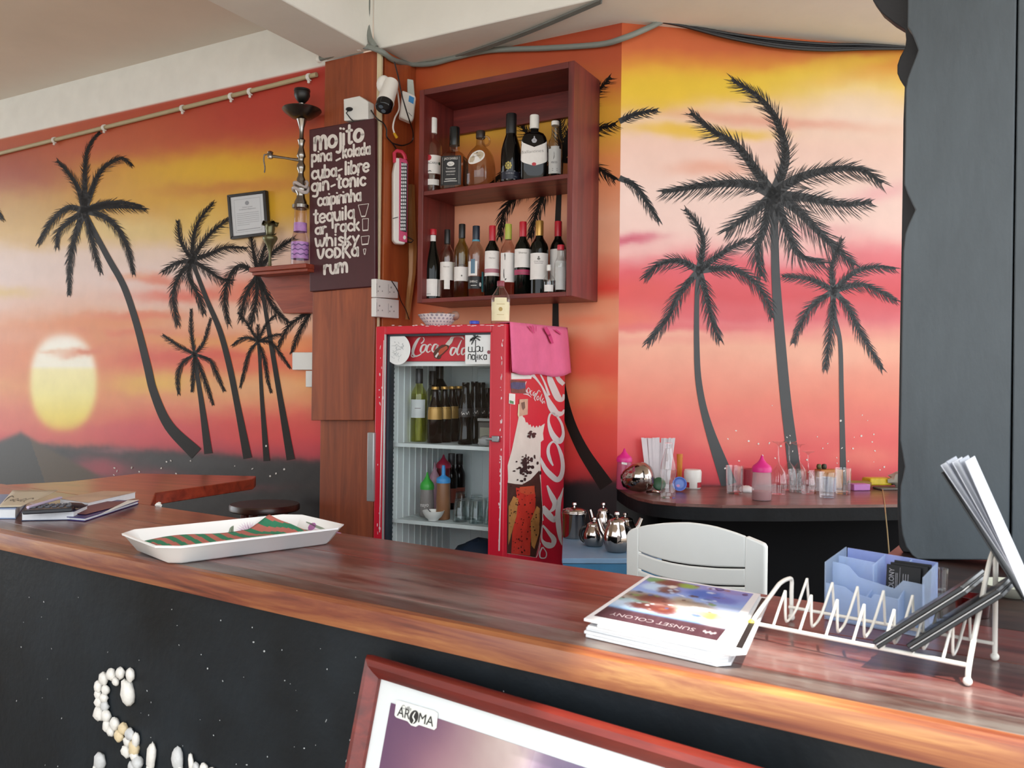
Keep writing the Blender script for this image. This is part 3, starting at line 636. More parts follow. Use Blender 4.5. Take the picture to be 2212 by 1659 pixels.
b = B(); q_ = [(856,1514),(862,1513),(940,1536),(946,1541),(943,1572),(938,1577),(905,1566),(898,1570),(888,1567),(880,1558),(856,1550),(852,1545)]
b.poly([lx(*a) for a in q_]); obj('logo_label', b, mat('label_white', '#e6e6e3', .4, var=.02), parent=po)
ink = mat('ink_black', '#1a1a1c', .5, var=.05)
b = B(); mp2 = lambda x, y: lx(x, y, .0055)
text(b, 'AR', mp2, 857, 1546, 884, 1554, (3.5, -21)); text(b, 'MA', mp2, 903, 1560, 935, 1570, (3.5, -21))
text(b, 'Caffe', mp2, 867, 1530, 888, 1536, (1.5, -8), bold=-.01)
disc(b, 894, 1549, 9.5, 15, mp2, 0, 20, .25); obj('logo_lettering', b, ink, parent=po)
b = B(); ribbon(b, [(897,1538,2),(892,1548,3),(895,1556,3),(891,1563,1.5)], lambda x, y: lx(x, y, .0065), 5); obj('logo_bean', b, mat('label_white', '#e6e6e3'), parent=po)
b = B(); b.poly([PP(FW, FW, .0075), PP(PW-FW, FW, .0075), PP(PW-FW, PH-FW, .0075), PP(FW, PH-FW, .0075)]); obj('glazing', b, glass('poster_glass', gloss=.8), parent=po)
# ------------------------------------------------------------------ dark board post on the right
brd = mat('slate_board', '#434b50', .5, var=.38, vs=3.0, bump=.35, bs=45, stretch=(1, 1, .35))
brd_d = mat('dark_board_back', '#17171a', .6, var=.2, bump=.2)
PQ, PQ2 = Pl(nC, 2.25), Pl(nC, 2.33)
bp_ = thing('board_post', 'tall slate grey painted board post with wavy edge at the right of the bar', 'post', PQ.px(2060, 1212)*1)
bp_.location.z = ZB
L_ = [(1972,-900),(1962,-90),(1960,58),(1966,66),(1972,78),(1979,95),(1983,108),(1977,125),(1968,148),(1960,170),(1956,192),(1955,300),(1953,398),(1960,418),(1970,440),(1977,453),(1970,468),(1962,485),(1955,505),(1951,545),(1948,700),(1945,900),(1944,950),(1948,975),(1954,1008),(1950,1030),(1945,1050),(1944,1080),(1946,1130),(1949,1155),(1957,1182),(1970,1200)]
def zcl(p, z=ZB): p = Vector(p); p.z = max(p.z, z); return p
b = B(); b.prism([zcl(PQ.px(x, y)) for x, y in L_]+[zcl(PQ.px(1982, 1216))]+[PQ.px(2179, 1210)*1]+[PQ.px(2187.5, 560), PQ.px(2197.5, -100), PQ.px(2211, -900)], nC*.035)
o = obj('plank', b, brd, parent=bp_, bevel=.003)
b = B(); b.prism([PQ.px(2184, 1222), PQ.px(2191, 560), PQ.px(2201, -100), PQ.px(2214.5, -900), PQ.px(2440, -930), PQ.px(2400, 1240)], nC*.035); obj('plank', b, brd, parent=bp_, bevel=.003)
L2 = [(1955,-880),(1945,-420),(1900,-300),(1862,-100),(1874,-30),(1886,2),(1904,27),(1930,48),(1955,63),(1957,85),(1955,102),(1944,122),(1938,140),(1938,158),(1944,172),(1954,186),(1951,260),(1949,420),(1944,700),(1940,960),(1938,1100),(1942,1180),(1950,1196)]
b = B(); b.prism([zcl(PQ2.px(x, y)) for x, y in L2]+[PQ2.px(2400, 1230), PQ2.px(2440, -900)], nC*.04); obj('back_board', b, brd_d, parent=bp_, bevel=.003)
# ------------------------------------------------------------------ bottles and vessels
G_CLEAR = glass('clear_glass', (.96,.97,.965), gloss=1.6); G_GREEN = mat('bottle_green_glass', '#070b08', .05, var=.2, spec=.3); G_OLIVE = glass('olive_glass', (.50,.50,.22), gloss=1.4)
G_BLACK = mat('bottle_black_glass', '#060607', .05, var=.2, spec=.35); G_SMOKE = glass('smoke_glass', (.78,.76,.72), gloss=1.4); G_ROSE = glass('rose_glass', (.88,.76,.71), gloss=1.4); G_YEL = glass('pale_wine_glass', (.86,.86,.50)); G_AMB = mat('amber_glass', '#160a08', .06, var=.2, spec=.35); G_TEAL = glass('teal_glass', (.45,.66,.68))
LABW = mat('paper_label', '#dfdcd8', .55, var=.04, vs=30); LABC = mat('cream_label', '#d8cda9', .55, var=.05, vs=30); INK = ink
RED = mat('cap_red', '#b3182a', .35); BLK = mat('cap_black', '#131315', .35); WHT = mat('cap_white', '#e3e2dd', .35); GOLD = mat('foil_gold', '#b98f4a', .3, metal=.6)
def supern(n, sx=1, sy=1):
    def f(a):
        c, s = abs(math.cos(a)), abs(math.sin(a)); k = 1/((c**n+s**n)**(1/n)); return (k*sx, k*sy)
    return f
PROF = {
 'wine': [(0,0),(.88,0),(1,.012),(1,.60),(.97,.645),(.86,.69),(.66,.73),(.48,.765),(.40,.80),(.38,.84),(.37,.985),(.34,1)],
 'slope': [(0,0),(.88,0),(1,.012),(1,.42),(.95,.50),(.83,.58),(.66,.66),(.50,.73),(.42,.78),(.38,.83),(.36,.985),(.33,1)],
 'fizz': [(0,0),(.9,0),(1,.02),(1,.40),(.95,.50),(.82,.58),(.64,.66),(.48,.73),(.41,.78),(.37,.84),(.40,.86),(.38,.985),(.34,1)],
 'rum': [(0,0),(.9,0),(1,.012),(1,.58),(.95,.63),(.80,.67),(.58,.70),(.42,.73),(.38,.77),(.38,.985),(.36,1)],
 'square': [(0,0),(.95,0),(1,.012),(1,.50),(.96,.545),(.80,.58),(.50,.62),(.36,.65),(.40,.70),(.36,.78),(.35,.985),(.33,1)],
 'flask': [(0,0),(.95,0),(1,.012),(1,.55),(.97,.61),(.88,.67),(.70,.72),(.45,.745),(.32,.76),(.31,.985),(.29,1)],
 'jug': [(0,0),(.93,0),(1,.02),(1,.34),(.97,.45),(.86,.57),(.66,.66),(.42,.72),(.30,.76),(.27,.90),(.28,.985),(.26,1)],
 'spirit': [(0,0),(.9,0),(1,.012),(1,.60),(.92,.66),(.74,.70),(.60,.74),(.52,.80),(.50,.985),(.48,1)],
 'coke': [(0,0),(.92,0),(1,.02),(.98,.12),(.86,.24),(.84,.32),(.96,.44),(1,.52),(.95,.60),(.78,.70),(.58,.80),(.47,.88),(.46,.95),(.5,.96),(.48,1)],
 'beer': [(0,0),(.92,0),(1,.015),(1,.55),(.94,.62),(.74,.70),(.54,.78),(.44,.86),(.40,.93),(.44,.95),(.44,.985),(.42,1)],
 'mini': [(0,0),(.9,0),(1,.02),(1,.5),(.85,.58),(.5,.66),(.36,.7),(.34,.98),(.32,1)],
 'squeeze': [(0,0),(.92,0),(1,.02),(1,.60),(.97,.66),(.9,.70)],
 'tumbler': [(0,0),(.80,0),(.84,.01),(1,1),(.95,1),(.80,.06),(0,.05)],
}
def bottle(name, label, p, h, r, body='wine', glass_m=None, cap=None, capm=None, labels=(), group=None, yaw=0, shape=None, cat='bottle', liquid=None, extra=None):
    """p base point; label tuples (z0,z1,material,halfangle[,centre angle]); fractions of h"""
    p = Vector(p); t = thing(name, label, cat, p, group)
    vx = Vector((p.x-CAM.x, p.y-CAM.y, 0)).normalized(); fa = math.atan2(vx.y, vx.x)+math.pi+yaw      # angle facing the viewer
    R = Matrix.Rotation(fa+math.pi/2, 3, 'Z')                                                       # local -Y faces the viewer
    prof = PROF[body] if isinstance(body, str) else body
    pr = [(a*r, z*h) for a, z in prof]
    def rad(z):
        return float(np.interp(z, [q[1] for q in pr], [q[0] for q in pr]))
    sh = shape or (lambda a: (1, 1)); sg = 40 if shape else 24
    b = B(); b.lathe(pr, p, sg, shape=sh, mat3=R); obj('glass', b, glass_m, parent=t, smooth=50)
    if liquid:
        z1, m = liquid; zz = [z for z in np.linspace(.012, z1, 8)]
        b = B(); b.lathe([(0, .012*h)]+[(rad(z*h)*.93, z*h) for z in zz]+[(0, z1*h)], p, sg, shape=sh, mat3=R); obj('liquid', b, m, parent=t, smooth=50)
    if cap:
        b = B(); z0 = cap; cr = rad(min((z0+.02), .97)*h)*1.10+.0006
        b.lathe([(cr*.98, z0*h), (cr, z0*h+.002), (cr, h*1.0-.002), (cr*.93, h+.0015), (0, h+.0015)], p, 20, mat3=R, shape=None if not shape or True else sh); obj('cap', b, capm, parent=t, smooth=40)
    def cyl(a, z, off=.0007):
        """a angle from the viewer-facing line, z fraction of h"""
        aa = -math.pi/2+a; q = sh(aa); rr = rad(z*h)+off
        return p+R@Vector((rr*math.cos(aa)*q[0], rr*math.sin(aa)*q[1], z*h))
    for L in labels:
        z0, z1, m, ha = L[:4]; ca = L[4] if len(L) > 4 else 0; n_ = 14; off = L[5] if len(L) > 5 else .0007
        b = B(); vs = []
        for j in range(4):
            for i in range(n_+1): vs.append(cyl(ca-ha+2*ha*i/n_, z0+(z1-z0)*j/3, off))
        fs = [[j*(n_+1)+i, j*(n_+1)+i+1, (j+1)*(n_+1)+i+1, (j+1)*(n_+1)+i] for j in range(3) for i in range(n_)]
        b.add(vs, fs); obj('label', b, m, parent=t, smooth='all')
    if extra: extra(t, cyl, p, R)
    return t
def lettering(t, cyl, items, m=None, name='lettering', off=.0014):
    b = B()
    for it in items:
        if isinstance(it[0], str): s, a0, z0, a1, z1, ch = it; text(b, s, lambda a, z: cyl(a, z, off), a0, z0, a1, z1, (0, ch))
        elif it[0] == 0: _, a0, z0, ra, rz_ = it; disc(b, a0, z0, ra, rz_, lambda a, z: cyl(a, z, off), n=14)
        elif it[0] == 1: ribbon(b, it[1], lambda a, z: cyl(a, z, off), 3)
    obj(name, b, m or INK, parent=t)
def measure(x, yb, yt, wpx, base):
    """base: world point of the foot -> (height, radius)"""
    d = depth(base); q = at_depth(x, yt, d); return q.z-base.z, wpx/2*d/FPX
# ------------------------------------------------------------------ wall shelf with bottles
shw = wood('shelf_wood', ['#4c1a18','#6a2622','#7d312a'], axis='z', scale=2.0, ratio=10, rough=.45, coat=.15, bump=.06)
shx = wood('shelf_wood_across', ['#4c1a18','#6a2622','#7d312a'], rz=-math.atan2(hW.y, hW.x), scale=2.0, ratio=10, rough=.45, coat=.15, bump=.06)
SD0, SD1 = 3.365, 3.643                                 # front and back planes of the shelf
SPf = Pl(nW, SD0)
def tpx(x, y, pl=SPf): return hW.dot(pl.px(x, y))
sR, sL = tpx(1238, 380), tpx(903.5, 420)
zt, zb = SPf.px(1070, 163.2).z, SPf.px(1068, 647).z
ws = thing('wall_shelf', 'dark red wooden two-tier bottle shelf hung on the mural above the fridge', 'shelf', tW((sR+sL)/2, SD1, zb))
TH = .028
def sbox(name, t0, t1, d0, d1, z0, z1, m=shx): b = B(); b.boxv(tW(t0, d0, z0), hW*(t1-t0), nW*(d1-d0), UP*(z1-z0)); return obj(name, b, m, parent=ws, bevel=.002)
sbox('side_panel', sR, sR+TH, SD0, SD1, zb, zt, shw); sbox('side_panel', sL-TH, sL, SD0, SD1, zb, zt, shw)
sbox('top_board', sR+TH, sL-TH, SD0, SD1, zt-TH, zt)
zbt = SPf.px(1068, 637.5).z; sbox('bottom_board', sR+TH, sL-TH, SD0, SD1, zb, zbt)
zm0 = SPf.px(1069.8, 403.4).z; zm1 = zm0+.021; sbox('middle_board', sR+TH, sL-TH, SD0+.004, SD1, zm0, zm1)
sbox('back_rail', sR+TH, sL-TH, SD1-.024, SD1, zt-TH-.125, zt-TH); 
SH = Pl(nW, 3.455)
zm = zm1+.001; zbb = zbt+.001
def onshelf(x, z, d=3.455):
    p = Pl(nW, d).px(x, 400); p.z = z; return p
def shelf_bottle(x, yt, wpx, z, d=3.455, **k):
    p = onshelf(x, z, d)
    q = proj(p); h, r = measure(x, q[1], yt, wpx, p); return bottle(p=p, h=h, r=r, **k)
def ex_rum(t, c, p, R):
    lettering(t, c, [('BACARDI', -.62, .372, .50, .372, .028), (1, [(-.5,.275,.006),(-.3,.282,.012),(-.1,.273,.006)])])
    lettering(t, c, [(0, -.42, .455, .30, .038)], RED, 'emblem'); lettering(t, c, [(0, .75, .385, .15, .02)], mat('leaf_green', '#223c2a', .5), 'emblem')
shelf_bottle(934, 256, 41, zm, 3.45, name='bottle', label='clear rum bottle with white cap and red dot label, upper shelf far left', glass_m=G_CLEAR, body='rum', cap=.80, capm=WHT, labels=[(.25,.49,LABW,1.15),(.10,.175,LABW,.75)], extra=ex_rum, liquid=(.23, G_SMOKE))
JACK = mat('label_black', '#131214', .5, var=.1)
def ex_jack(t, c, p, R):
    wi = mat('lettering_white', '#d6d4d0', .5, var=.03)
    lettering(t, c, [('JACK DANIELS', -.52,.46,.52,.46,.035), ('Tennessee', -.36,.315,.36,.315,.028), ('WHISKEY', -.40,.265,.40,.265,.026), ('SOUR MASH', -.33,.225,.33,.225,.016), (1,[(-.5,.13,.008),(0,.135,.012),(.5,.13,.008)]), (1,[(-.42,.165,.01),(.42,.165,.01)]), (0, 0, .395, .30, .036), (1,[(-.62,.09,.008),(-.62,.5,.008)]), (1,[(.62,.09,.008),(.62,.5,.008)])], wi)
    lettering(t, c, [('No.7', -.17,.38,.17,.38,.026)], JACK, off=.002)
shelf_bottle(981, 276, 52, zm, 3.46, name='bottle', label='square whiskey bottle with black label and black cap on the upper shelf', glass_m=glass('whiskey_glass', (.84,.72,.62)), body='square', shape=supern(7), yaw=-.30, cap=.72, capm=mat('cap_teal_black', '#10181b', .3), labels=[(.07,.52,JACK,.74),(.07,.52,JACK,.66,1.571)], extra=ex_jack)
def ex_jug(t, c, p, R):
    lab = LABC; b = B(); h_ = 1
    pts = [c(-.30+.62*math.cos(a)*1.0, .505+.115*math.sin(a)+.045*math.cos(a), .0012) for a in [2*math.pi*i/26 for i in range(26)]]
    b.add([c(-.30, .505, .0014)]+pts, [[0, i+1, (i+1) % 26+1] for i in range(26)]); obj('label', b, LABW, parent=t)
    b = B(); text(b, 'Vino rosso', lambda a, z: c(a, z, .0024), -.62, .49, .02, .525, (0, .025)); disc(b, -.26, .58, .05, .012, lambda a, z: c(a, z, .0024)); obj('lettering', b, mat('ink_grey', '#6a655f', .5), parent=t)
    q = c(.95, .83, -.004); ax = (c(1.571, .5)-c(-1.571, .5)).normalized(); b = B()
    b.tube([q+ax*(.012+.018*math.cos(u))+UP*(.022*math.sin(u)) for u in [2*math.pi*i/18 for i in range(18)]], .005, 8, closed=True); obj('handle', b, glass('jug_glass', (.82,.76,.66)), parent=t, smooth=True)
shelf_bottle(1037, 284, 66, zm, 3.47, name='bottle', label='round glass wine jug with finger loop and tilted oval label', cat='jug', glass_m=glass('jug_glass', (.82,.76,.66)), body='jug', cap=.88, capm=mat('cap_brown', '#2c211b', .4), extra=ex_jug)
def ex_fizz(t, c, p, R):
    g = mat('gold_print', '#a99a55', .35, metal=.5)
    lettering(t, c, [(0, -.25, .245, .13, .022)]+[(0, -.25+.26*math.cos(k*.785), .245+.042*math.sin(k*.785), .09, .016) for k in range(8)], g, 'emblem')
    lettering(t, c, [(1,[(-1.1,.170,.006),(1.1,.170,.006)]), (1,[(-1.1,.055,.006),(1.1,.055,.006)]), ('CUVEE BRUT', -.5,.13,.35,.13,.016), ('75cl', .35,.085,.65,.085,.014)], mat('lettering_silver', '#a9abb0', .4))
shelf_bottle(1103, 247, 44, zm, 3.455, name='bottle', label='black sparkling wine bottle with gold flower emblem', glass_m=G_BLACK, body='fizz', cap=.72, capm=mat('foil_black', '#101013', .45), labels=[(.06,.165,mat('label_navy', '#1b2030', .4),1.1)], extra=ex_fizz)
def ex_flask(t, c, p, R):
    b = B(); f = lambda a, z: c(a, z, .0012); sw = lambda u, z: f(math.atan2(u, .52)*1.0, z)
    vs = []; n_ = 12
    for i in range(n_+1):
        u = -1+2*i/n_; a = math.atan2(u*.97, .56)
        vs.append(f(a, .22+.10*abs(u)+0*u)); vs.append(f(a, .50+.13*abs(u)))
    b.add(vs, [[2*i, 2*i+2, 2*i+3, 2*i+1] for i in range(n_)]); obj('label', b, LABW, parent=t)
    b = B(); text(b, 'Ballantines', lambda a, z: c(a, z, .0022), -.85, .40, .62, .43, (0, .045), bold=-.012); obj('lettering', b, mat('ink_grey', '#6a655f', .5), parent=t)
    lettering(t, c, [(0, 0, .245, .16, .026)], RED, 'seal', .0026)
    lettering(t, c, [(0,0,.62,.13,.016),(0,-.12,.60,.08,.02),(0,.12,.60,.08,.02),(0,0,.58,.16,.018),(0,0,.65,.05,.02)], mat('lettering_silver', '#a9abb0', .4), 'crest')
shelf_bottle(1153, 250, 57, zm, 3.45, name='bottle', label='dark flat whisky bottle with white V label, white cap and red seal', glass_m=G_BLACK, body='flask', shape=supern(4.5, 1, .55), cap=.80, capm=WHT, extra=ex_flask)
def ex_sp(t, c, p, R): lettering(t, c, [('PISCO', -.5,.27,.3,.27,.03), (1,[(-.9,.18,.006),(.9,.18,.006)]), (1,[(-.9,.15,.006),(.9,.15,.006)]), (1,[(-.2,.34,.02),(-.1,.40,.05),(-.15,.46,.02)])], mat('ink_dark', '#2b2b2e', .5))
shelf_bottle(1198, 263, 31, zm, 3.47, name='bottle', label='clear spirit bottle with arched silver label, upper shelf far right', glass_m=G_SMOKE, body='spirit', cap=.935, capm=WHT, labels=[(.10,.52,mat('label_silver', '#b9bab8', .4),1.0),(.52,.56,mat('label_silver', '#b9bab8'),.6)], extra=ex_sp)
SHG = 'bottles on the lower tier of the wall shelf'
def lt(*items, m=None): return lambda t, c, p, R: lettering(t, c, items, m)
shelf_bottle(937, 496, 37, zbb, 3.445, name='wine_bottle', label='dark green wine bottle with red-tipped cap, lower shelf far left', glass_m=G_GREEN, body='slope', cap=.92, capm=RED, labels=[(.045,.285,LABW,.85,-.25),(.045,.285,LABW,.5,1.2),(.83,.915,LABW,.9)], extra=lt(('1995',-.8,.065,-.2,.065,.016)), group=SHG)
shelf_bottle(968, 497, 31, zbb, 3.455, name='wine_bottle', label='clear wine bottle with plain black cap and white band label', glass_m=G_ROSE, body='wine', cap=.80, capm=BLK, labels=[(.27,.53,LABW,1.25),(.14,.27,LABW,.4)], extra=lt(('Pinot noir',-.5,.45,.3,.45,.02), m=mat('ink_grey','#6a655f',.5)), group=SHG)
shelf_bottle(999.5, 485, 33, zbb, 3.455, name='wine_bottle', label='olive green wine bottle, tallest black cap, lower shelf', glass_m=G_OLIVE, body='wine', cap=.815, capm=BLK, labels=[(.23,.42,LABW,1.3)], extra=lt((0,0,.30,.10,.012),('SAUVIGNON',-.55,.435,.55,.435,.016),m=mat('ink_grey','#6a655f',.5)), group=SHG)
def ex_blue(t, c, p, R):
    lettering(t, c, [(1,[(-.62,.43,.20),(-.10,.43,.20)])], mat('print_blue', '#56788e', .5), 'picture')
    lettering(t, c, [('SHIRAZ',-.75,.205,.2,.205,.03),(1,[(-.6,.165,.008),(.1,.165,.008)]),(0,.55,.18,.13,.03)], LABW)
shelf_bottle(1030, 489, 36, zbb, 3.455, name='wine_bottle', label='smoky wine bottle with blue-topped cap and blue picture label', glass_m=G_SMOKE, body='wine', cap=.81, capm=mat('cap_blue_black', '#142233', .35), labels=[(.30,.50,LABW,.62,-.45),(.12,.29,JACK,.98,-.1),(.08,.36,mat('label_teal','#4f9096',.5),.35,1.12),(.785,.81,mat('band_cyan','#4f98b0',.4),1.5,0,.003)], extra=ex_blue, group=SHG)
ROSEB = mat('label_pink_band', '#b0707e', .5); MAG = mat('label_magenta', '#a82e58', .5)
shelf_bottle(1065, 488.5, 33, zbb, 3.455, name='wine_bottle', label='red-capped dark wine bottle with pale pink band low on its label', glass_m=G_GREEN, body='wine', cap=.79, capm=RED, labels=[(.29,.64,LABW,1.25),(.335,.39,ROSEB,1.25,0,.0012)], extra=lt(('Merlot',-.4,.53,.4,.53,.018),m=mat('ink_grey','#6a655f',.5)), group=SHG)
shelf_bottle(1099.5, 485, 33, zbb, 3.455, name='wine_bottle', label='rose wine bottle with lime green cap and bird sketch label', glass_m=G_ROSE, body='wine', cap=.79, capm=mat('cap_lime', '#a9b347', .4), labels=[(.19,.595,LABW,1.25)], extra=lt((1,[(-.45,.50,.02),(-.40,.54,.10),(-.48,.57,.02)]),(1,[(-.45,.24,.02),(-.55,.31,.10),(-.50,.37,.02)]),(1,[(-.4,.22,.02),(-.2,.235,.02)])), group=SHG)
shelf_bottle(1131, 480, 36, zbb, 3.455, name='wine_bottle', label='dark wine bottle with red cap and separate magenta strip label', glass_m=G_GREEN, body='wine', cap=.80, capm=RED, labels=[(.375,.625,LABW,1.3),(.275,.345,MAG,1.3)], extra=lt(('Shiraz',-.5,.56,.5,.56,.022),('Cape Sands',-.8,.295,.8,.295,.02),m=mat('ink_grey','#6a655f',.5)), group=SHG)
shelf_bottle(1166.5, 478, 40, zbb, 3.455, name='wine_bottle', label='dark wine bottle with gold cap and crest label', glass_m=G_GREEN, body='wine', cap=.80, capm=GOLD, labels=[(.20,.555,LABW,1.2)], extra=lt(('CHATEAU',-.55,.43,.45,.43,.02),(0,-.05,.475,.16,.016),(0,-.05,.50,.08,.012),(1,[(-.5,.415,.005),(.4,.415,.005)]),m=mat('ink_grey','#6a655f',.5)), group=SHG)
shelf_bottle(1207, 479, 36, zbb, 3.53, name='wine_bottle', label='red-capped wine bottle at the back right corner of the lower shelf', glass_m=G_GREEN, body='wine', cap=.80, capm=RED, labels=[(.2,.62,LABW,1.2)], group=SHG)
shelf_bottle(1188, 573, 24, zbb, 3.40, name='miniature_bottle', label='tiny clear miniature bottle at the front of the lower shelf', glass_m=G_CLEAR, body='mini', cap=.80, capm=WHT, labels=[(.04,.28,LABW,.9)], group=SHG)
shelf_bottle(1213, 530, 27, zbb, 3.42, name='bottle', label='small clear bottle with short red cap, lower shelf far right', glass_m=G_CLEAR, body='spirit', cap=.90, capm=mat('cap_scarlet', '#c2273a', .35), labels=[(.06,.66,mat('label_silver','#b9bab8'),.9)], group=SHG)
# ------------------------------------------------------------------ fridge
fo = at_depth(1092, 697, 3.38); fo.z = ZF
FZ1 = at_depth(1092, 697, 3.38).z; FH = FZ1-ZF
FW_ = .61; FD = .64; EF = hF; ED = nF
def FP(w, d, z): return fo+EF*w+ED*d+UP*(z-ZF)           # w to the left along the front, d into depth, z world height
fr_red = mat('fridge_red', '#c01a30', .3, var=.06, vs=3, coat=.3); fr_side = mat('fridge_side_red', '#c51c34', .32, var=.08, vs=3, coat=.2)
fr_in = mat('fridge_liner', '#e3ecec', .4, var=.03); gask = mat('gasket_dark', '#26303a', .5); steel = mat('brushed_steel', '#8d8f92', .3, metal=.9)
fg = thing('display_fridge', 'red glass door drinks fridge with bottle picture on its side', 'fridge', FP(FW_/2, FD/2, ZF))
FPl, SPl, IPl = Pl(ED, ED.dot(fo)), Pl(EF, EF.dot(fo)), Pl(ED, ED.dot(fo)+.06)
DT = .05                                                 # door thickness
# cabinet shell (open box behind the door)
def fbox(name, w0, w1, d0, d1, z0, z1, m, par=fg, bev=.003): b = B(); b.boxv(FP(w0, d0, z0), EF*(w1-w0), ED*(d1-d0), UP*(z1-z0)); return obj(name, b, m, parent=par, bevel=bev)
fbox('side_wall', 0, .03, DT+.004, FD, ZF, FZ1, fr_side); fbox('side_wall', FW_-.03, FW_, DT+.004, FD, ZF, FZ1, fr_side)
fbox('top_panel', .03, FW_-.03, DT+.004, FD, FZ1-.05, FZ1, fr_red); fbox('base_panel', .03, FW_-.03, DT+.004, FD, ZF, ZF+.30, fr_red)
fbox('back_wall', .03, FW_-.03, FD-.04, FD, ZF+.30, FZ1-.05, fr_in)
fbox('liner', .03, .034, DT+.004, FD-.04, ZF+.3, FZ1-.05, fr_in); fbox('liner', FW_-.036, FW_-.03, DT+.004, FD-.04, ZF+.3, FZ1-.05, fr_in)
fbox('liner', .034, FW_-.036, DT+.01, FD-.04, FZ1-.056, FZ1-.05, fr_in)
for k in range(9): fbox('liner_rib', FW_-.036-.004, FW_-.036, .12+.05*k, .126+.05*k, ZF+.3, FZ1-.09, fr_in, bev=0)
for k in range(7): fbox('liner_rib', .10+.06*k, .106+.06*k, FD-.044, FD-.04, ZF+.3, FZ1-.09, fr_in, bev=0)
# red header with the script sign
zh1 = FPl.px(950, 724).z; zh0 = FPl.px(950, 779).z
b = B(); b.boxv(FP(.035, DT+.006, zh0), EF*(FW_-.07), ED*.03, UP*(zh1-zh0+.02)); hd = obj('header_sign', b, mat('header_red', '#c21f33', .35), parent=fg)
HPl = Pl(ED, ED.dot(fo)+DT+.005)
hc = lambda X, Y, o=.0005: HPl.px(780+X/4.608, 660+Y/4.608, o)
wsc = mat('script_white', '#dcd5d2', .4, var=.03)
def script_strokes(b, mp):
    for s in [[(596,378,13),(616,362,13),(628,335,9),(612,312,8),(592,314,10),(562,344,24),(528,410,32),(515,470,26),(540,503,16),(585,490,10),(618,455,7)],
              [(642,388,10),(610,398,18),(592,445,20),(606,470,12),(632,448,14),(648,405,16),(642,388,10)],
              [(700,400,9),(690,385,9),(668,400,18),(652,440,20),(664,465,12),(692,450,8)],
              [(758,385,9),(728,392,18),(708,438,20),(722,462,12),(748,435,15),(765,390,18),(750,440,18),(765,462,10),(790,440,6)],
              [(880,345,6),(900,318,14),(950,302,20),(1000,310,16),(1022,335,8)],
              [(935,420,9),(905,425,20),(890,470,22),(905,495,12),(930,470,15),(945,430,18),(935,420,9)],
              [(1000,345,8),(975,400,16),(955,460,20),(965,490,12),(985,478,7)],
              [(1035,420,10),(1010,430,18),(1000,470,18),(1012,490,10),(1035,470,12)],
              [(508,470,6),(500,500,10),(520,512,10),(560,500,6)]]:
        ribbon(b, s, mp, 6)
b = B(); script_strokes(b, hc); obj('script_lettering', b, wsc, parent=hd)
b = B(); b.poly([hc(x, y, .0012) for x, y in [(735,440),(800,392),(880,385),(870,430),(800,500),(790,525),(770,535),(730,520),(718,480)]]); obj('bottle_picture', b, mat('cola_brown', '#4a2418', .4), parent=hd)
b = B(); b.poly([hc(x, y, .0018) for x, y in [(790,430),(850,400),(865,425),(805,480),(775,500),(770,460)]]); obj('bottle_picture', b, mat('cola_orange', '#b3452a', .4), parent=hd)
b = B(); b.poly([hc(x, y, .0018) for x, y in [(838,385),(870,345),(925,315),(905,370),(878,400)]]); obj('bottle_picture', b, mat('cola_foam', '#cfc6bd', .4), parent=hd)
b = B(); b.poly([hc(x, y, .0022) for x, y in [(735,505),(765,465),(775,478),(748,520)]]); obj('bottle_picture', b, wsc, parent=hd)
b = B(); b.boxv(FP(.04, DT+.02, zh0-.02), EF*(FW_-.08), ED*.02, UP*.019); obj('header_lip', b, fr_in, parent=fg)
# door
wd0, wd1 = .062, FW_-.048                                # glass opening
zd1 = FPl.px(950, 720).z; zd0 = ZF+.16
dr = thing('door', '', '', FP(FW_/2, 0, ZF)); del dr['label'], dr['category']; dr.parent = fg; dr.location = dr.location-fg.location
def dbox(name, w0, w1, d0, d1, z0, z1, m, bev=.004): return fbox(name, w0, w1, d0, d1, z0, z1, m, dr, bev)
dbox('stile', 0, wd0, 0, DT, ZF+.02, FZ1-.003, fr_red); dbox('stile', wd1, FW_, 0, DT, ZF+.02, FZ1-.003, fr_red)
dbox('rail', wd0, wd1, .0005, DT, zd1, FZ1-.003, fr_red); dbox('rail', wd0, wd1, .0005, DT, ZF+.02, zd0, fr_red)
dbox('gasket', wd1-.014, wd1, .012, DT, zd0, zd1, gask, 0); dbox('gasket', wd0, wd0+.008, .012, DT, zd0, zd1, gask, 0); dbox('gasket', wd0, wd1, .012, DT, zd1-.008, zd1, gask, 0)
dbox('inner_edge', wd1-.004, wd1+.004, -.002, .004, zd0, zd1, mat('edge_silver', '#b9babb', .35, metal=.5), .001); dbox('inner_edge', wd0-.004, wd0+.003, -.002, .004, zd0, zd1, fr_red, .001)
b = B(); b.boxv(FP(wd0, .018, zd0), EF*(wd1-wd0), ED*.004, UP*(zd1-zd0)); obj('glass_pane', b, glass('fridge_glass', (.98,.985,.985), gloss=.3), parent=dr)
hz1, hz0 = FPl.px(808, 934).z, FPl.px(805, 1083).z
b = B(); b.boxv(FP(FW_-.006, -.014, hz0), EF*.034, ED*.018, UP*(hz1-hz0)); obj('handle', b, mat('handle_grey', '#9a9b9c', .35, metal=.4), parent=dr, bevel=.004)
lp = FPl.px(1068, 948, .012); b = B(); b.boxv(lp-EF*.02-UP*.006, EF*.06, ED*.014, UP*.010); b.boxv(lp-EF*.02-UP*.012-ED*.004, EF*.03, ED*.012, UP*.024); obj('latch', b, steel, parent=dr, bevel=.002)
